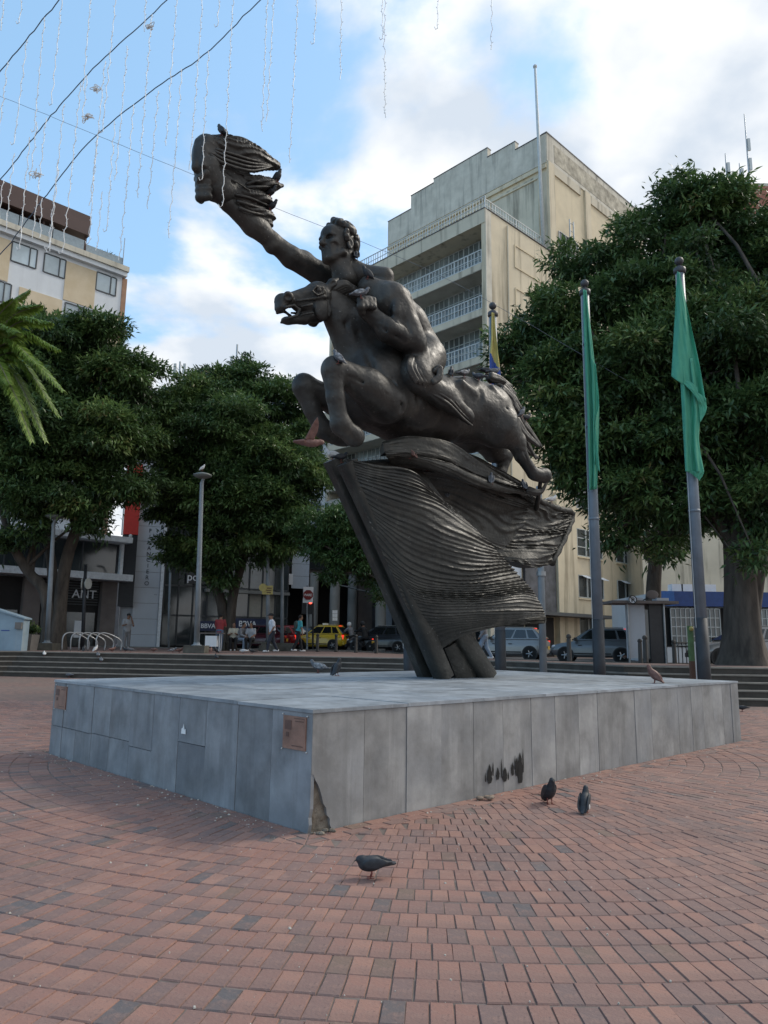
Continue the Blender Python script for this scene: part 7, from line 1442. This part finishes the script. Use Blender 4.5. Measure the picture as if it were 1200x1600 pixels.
for px, py, f_, kd, cl_, lab in perches:
    h_ = None
    for dy in range(0, 26, 2):
        h_ = perch(px, py+dy)
        if h_ is not None: break
    if h_ is None:
        q = SB+SU*0; h_ = None; continue
    # climb to the local top above that point
    top = h_
    for t_ in bv:
        r_ = t_.ray_cast(Vector((h_.x, h_.y, h_.z+.22)), Vector((0,0,-1)), .24)
        if r_[0] is not None and r_[0].z > top.z: top = r_[0]
    pigeon((top.x, top.y, top.z-.012), f_, kd, cl_, lab, G4, 1.0)
# flying pigeon
o = thing('pigeon', 'reddish pigeon flying with raised wings by the forelegs', 'pigeon', tuple(at(485,692,8.6)), 0, 'flying pigeons'); o.matrix_basis = Matrix.Translation(tuple(at(485,692,8.6))) @ Matrix.Rotation(R(15),4,'Z') @ Matrix.Rotation(R(-8),4,'X')
C = Clay((-.25,-.1,-.1),(.25,.1,.12),.008); C.ell((0,0,0),(.11,.05,.05),.02); C.chain([(.08,0,.01),(.12,0,.02),(.145,0,.02)],[.04,.03,.026],.02); C.cap((-.09,0,0),(-.2,0,.0),.03,.012,.02,2.2); V, Q = C.mesh(); link('body', mesh_np('body',V,Q), 'pigeon_brown', o, smooth=True, world=False)
for s_ in (1,-1):
    n = 10; P_ = np.zeros((n,6,3))
    for i in range(n):
        t_ = i/(n-1)
        for j in range(6): ch = (.10*(1-t_**3)+.015); P_[i,j] = (-.02+.05*math.sin(t_*2.5)-ch*(j/5)+.05, s_*(.03+.12*t_), .02+.25*t_+.01*math.sin(j))
    m = MB(); m.grid(P_); w_ = m.build('wing', 'pigeon_brown', o, smooth=True, world=False, fixn=False); sm = w_.modifiers.new('thickness','SOLIDIFY'); sm.thickness = .008
m = MB(); m.tube([(.165,0,.015),(.19,0,.01)],[.008,.002],6); m.build('beak','beak',o,world=False)
# bird on the cable at left
# ------------------------------------------------------------------ cables and hanging light strings
mat('cable', (0.07,0.10,0.14), .6); mat('string_white', (0.74,0.74,0.73), .5, var=.1); mat('wire_thin', (0.12,0.14,0.17), .6)
CY_ = 8.6
def cable(label, pts, r, nm='light_cable', Y=CY_, sag=True, mt_='cable'):
    P_ = [at(px,py,Y+dy) for px,py,dy in pts]; c = ipol(np.linspace(0,1,60), P_); rr = random.Random(len(label)); m = MB(); m.tube([tuple(x+[rr.gauss(0,.004),rr.gauss(0,.004),rr.gauss(0,.004)]) for x in c], r, 6); o = m.build(nm, mt_, None, smooth=True); return tag(o, label, 'cable', 'cables strung over the plaza')
cable('short dark cable across the top left corner', [(-160,300,1.0),(-60,180,.5),(0,112,.3),(95,-3,0),(190,-120,-.4)], .0072); cable('dark cable running from the left edge to the top, second from the corner', [(-140,420,1.0),(0,280,.5),(60,205,.3),(140,113,.1),(265,-3,0),(390,-120,-.4)], .0072); cable('dark cable reaching lowest, ending over the hotel roof', [(-120,520,1.5),(0,398,1.0),(72,305,.6),(140,222,.4),(240,140,.2),(320,85,.1),(410,-3,0),(540,-130,-.4)], .0072)
cable('hair thin wire crossing from the left to behind the torch', [(-100,110,12),(0,150,12),(300,272,12),(430,325,12),(690,432,12),(985,598,12)], .006, 'thin_wire', CY_, mt_='wire_thin'); cable('overhead cable just above the picture carrying the right hand light strings', [(250,-70,0),(480,-75,0),(800,-80,0),(1100,-90,.2)], .0085)
LG = 'white light strings hanging from the cables'; rs = random.Random(3)
strands = [(12,96,272),(42,62,225),(22,240,362),(47,215,388),(70,28,205),(58,190,282),(72,184,372),(104,-70,162),(100,163,388),(92,250,392),(148,-70,142),(136,118,188),(126,130,395),(164,95,322),(152,213,380),(187,-70,206),(180,190,360),(199,72,282),(209,163,408),(237,22,310),(247,142,326),(281,-70,228),(284,108,372),(321,-70,265),(326,80,280),(348,-70,40),(368,-70,322),(421,-70,206),(431,-70,190),(468,-70,255),(498,-70,68),(535,-70,125),(602,-70,184),(597,-70,60),(684,-70,44),(768,-70,78),(14,-70,48),(42,-70,36),(5,280,340),(232,-70,50),(66,310,372),(160,300,392)]
def strand(px, y0, y1, k):
    a = at(px, y0, CY_); b = at(px, y1, CY_); L_ = a[2]-b[2]; n = max(6, int(L_/.05)); pts = []; m = MB(); dx = rs.uniform(-.03,.03)
    for i in range(n+1): t_ = i/n; pts.append((a[0]+dx*t_*t_+.008*math.sin(i*1.3+k)+rs.gauss(0,.003), a[1]+.008*math.cos(i*1.1+k), a[2]-L_*t_))
    if rs.random() < .5: pts += [(pts[-1][0]-.03,pts[-1][1],pts[-1][2]-.02),(pts[-1][0]-.045,pts[-1][1],pts[-1][2]+.02)]
    m.tube(pts, .0048, 5)
    for i in range(1, n, 1):
        s_ = 1 if (i//1) % 2 else -1; p = pts[i]
        if rs.random() < .35: continue
        p = pts[i]; an_ = rs.uniform(-.5,.5); m.tube([p, (p[0]+s_*.019*math.cos(an_),p[1]+.015*math.sin(an_),p[2]+.014)], [.0038,.003], 4)
    return m.build('light_string', 'string_white', None)
for k, (px, y0, y1) in enumerate(strands):
    o = strand(px, y0, y1, k)
    lab = {23:'white light string hanging in front of the torch, left of a close pair',24:'white light string hanging in front of the torch, right of a close pair',26:'long white light string hanging over the torch and wrist',32:'longest white light string against the cloud, right of centre'}.get(k)
    if lab is None:
        rk = sorted(range(len(strands)), key=lambda i: strands[i][0]).index(k); wd = ['first','second','third','fourth','fifth','sixth','seventh','eighth','ninth','tenth','eleventh','twelfth','thirteenth','fourteenth','fifteenth','sixteenth','seventeenth','eighteenth','nineteenth','twentieth']
        end = 'ending over the hotel roof' if y1 > 330 else ('ending near the top edge' if y1 < 100 else 'ending in open sky')
        lab = ('white light string %s, %s from the left edge' % (end, wd[rk])) if rk < 20 else ('white light string %s, %s counting from the right' % (end, wd[min(19, len(strands)-1-rk)] if len(strands)-1-rk < 20 else 'twenty first'))
    tag(o, lab, 'light string', LG)
for px, py, lab in ((137,184,'tangled bundle of white lights on a string, lower of two'),(149,138,'small tangle of white lights, upper of two left of centre'),(57,272,'tangled white knot of lights above the hotel roof'),(233,42,'tangled knot of lights on the middle cable')):
    c = at(px,py,CY_); m = MB(); r2 = random.Random(px); pts = [(c[0]+r2.gauss(0,.04),c[1]+r2.gauss(0,.03),c[2]+r2.gauss(0,.022)) for _ in range(26)]; m.tube([tuple(x) for x in ipol(np.linspace(0,1,100), pts)], .0045, 5); tag(m.build('light_bundle','string_white',None), lab, 'light string')

# ------------------------------------------------------------------ litter: a scrap by the plinth and crumbs on the paving
c = gnd(757,1250,0); mat('scrap_paper', (0.22,0.17,0.13), .9, var=.4, scale=30); C = Clay((-.12,-.06,-.02),(.12,.06,.07),.008); r3 = random.Random(4)
for k in range(9): C.ell((r3.uniform(-.07,.07), r3.uniform(-.02,.02), .012+r3.uniform(0,.015)), (.03,.022,.014), .008)
V, Q = C.mesh(); o = link('paper_scrap', mesh_np('paper_scrap', V, Q), 'scrap_paper'); o.location = tuple(c+[0,0,.002]); tag(o, 'crumpled brown scrap lying at the plinth foot by the soot marks', 'litter')
r3 = random.Random(12); m = MB(); mat('crumb', (0.46,0.43,0.38), .9, var=.3, scale=40)
for k in range(700):
    y = r3.uniform(2.6,13); x = r3.uniform(-.5,.5)*y
    if k % 3 == 0: q = PC+UA[:2]*r3.uniform(0,PA)-VA[:2]*abs(r3.gauss(0,.12)) if k % 2 else PC+VA[:2]*r3.uniform(0,PB_)-UA[:2]*abs(r3.gauss(0,.12)); x, y = q
    if inplinth(x, y, .0): continue
    s_ = (.0022+.007*r3.random()**3)*(1 if y < 6 else 1.4); a = r3.uniform(0,6.28); z = .003+low(x,y)*.3
    m.hexa([(x+s_*math.cos(a+i*1.57)*r3.uniform(.6,1.3), y+s_*math.sin(a+i*1.57), z-.004) for i in range(4)]+[(x+s_*.7*math.cos(a+i*1.57), y+s_*.7*math.sin(a+i*1.57), z+s_*.35) for i in range(4)])
o = m.build('crumbs', 'crumb', None); tag(o, 'pale crumbs and grit scattered over the brick paving', 'grit', kind='stuff')
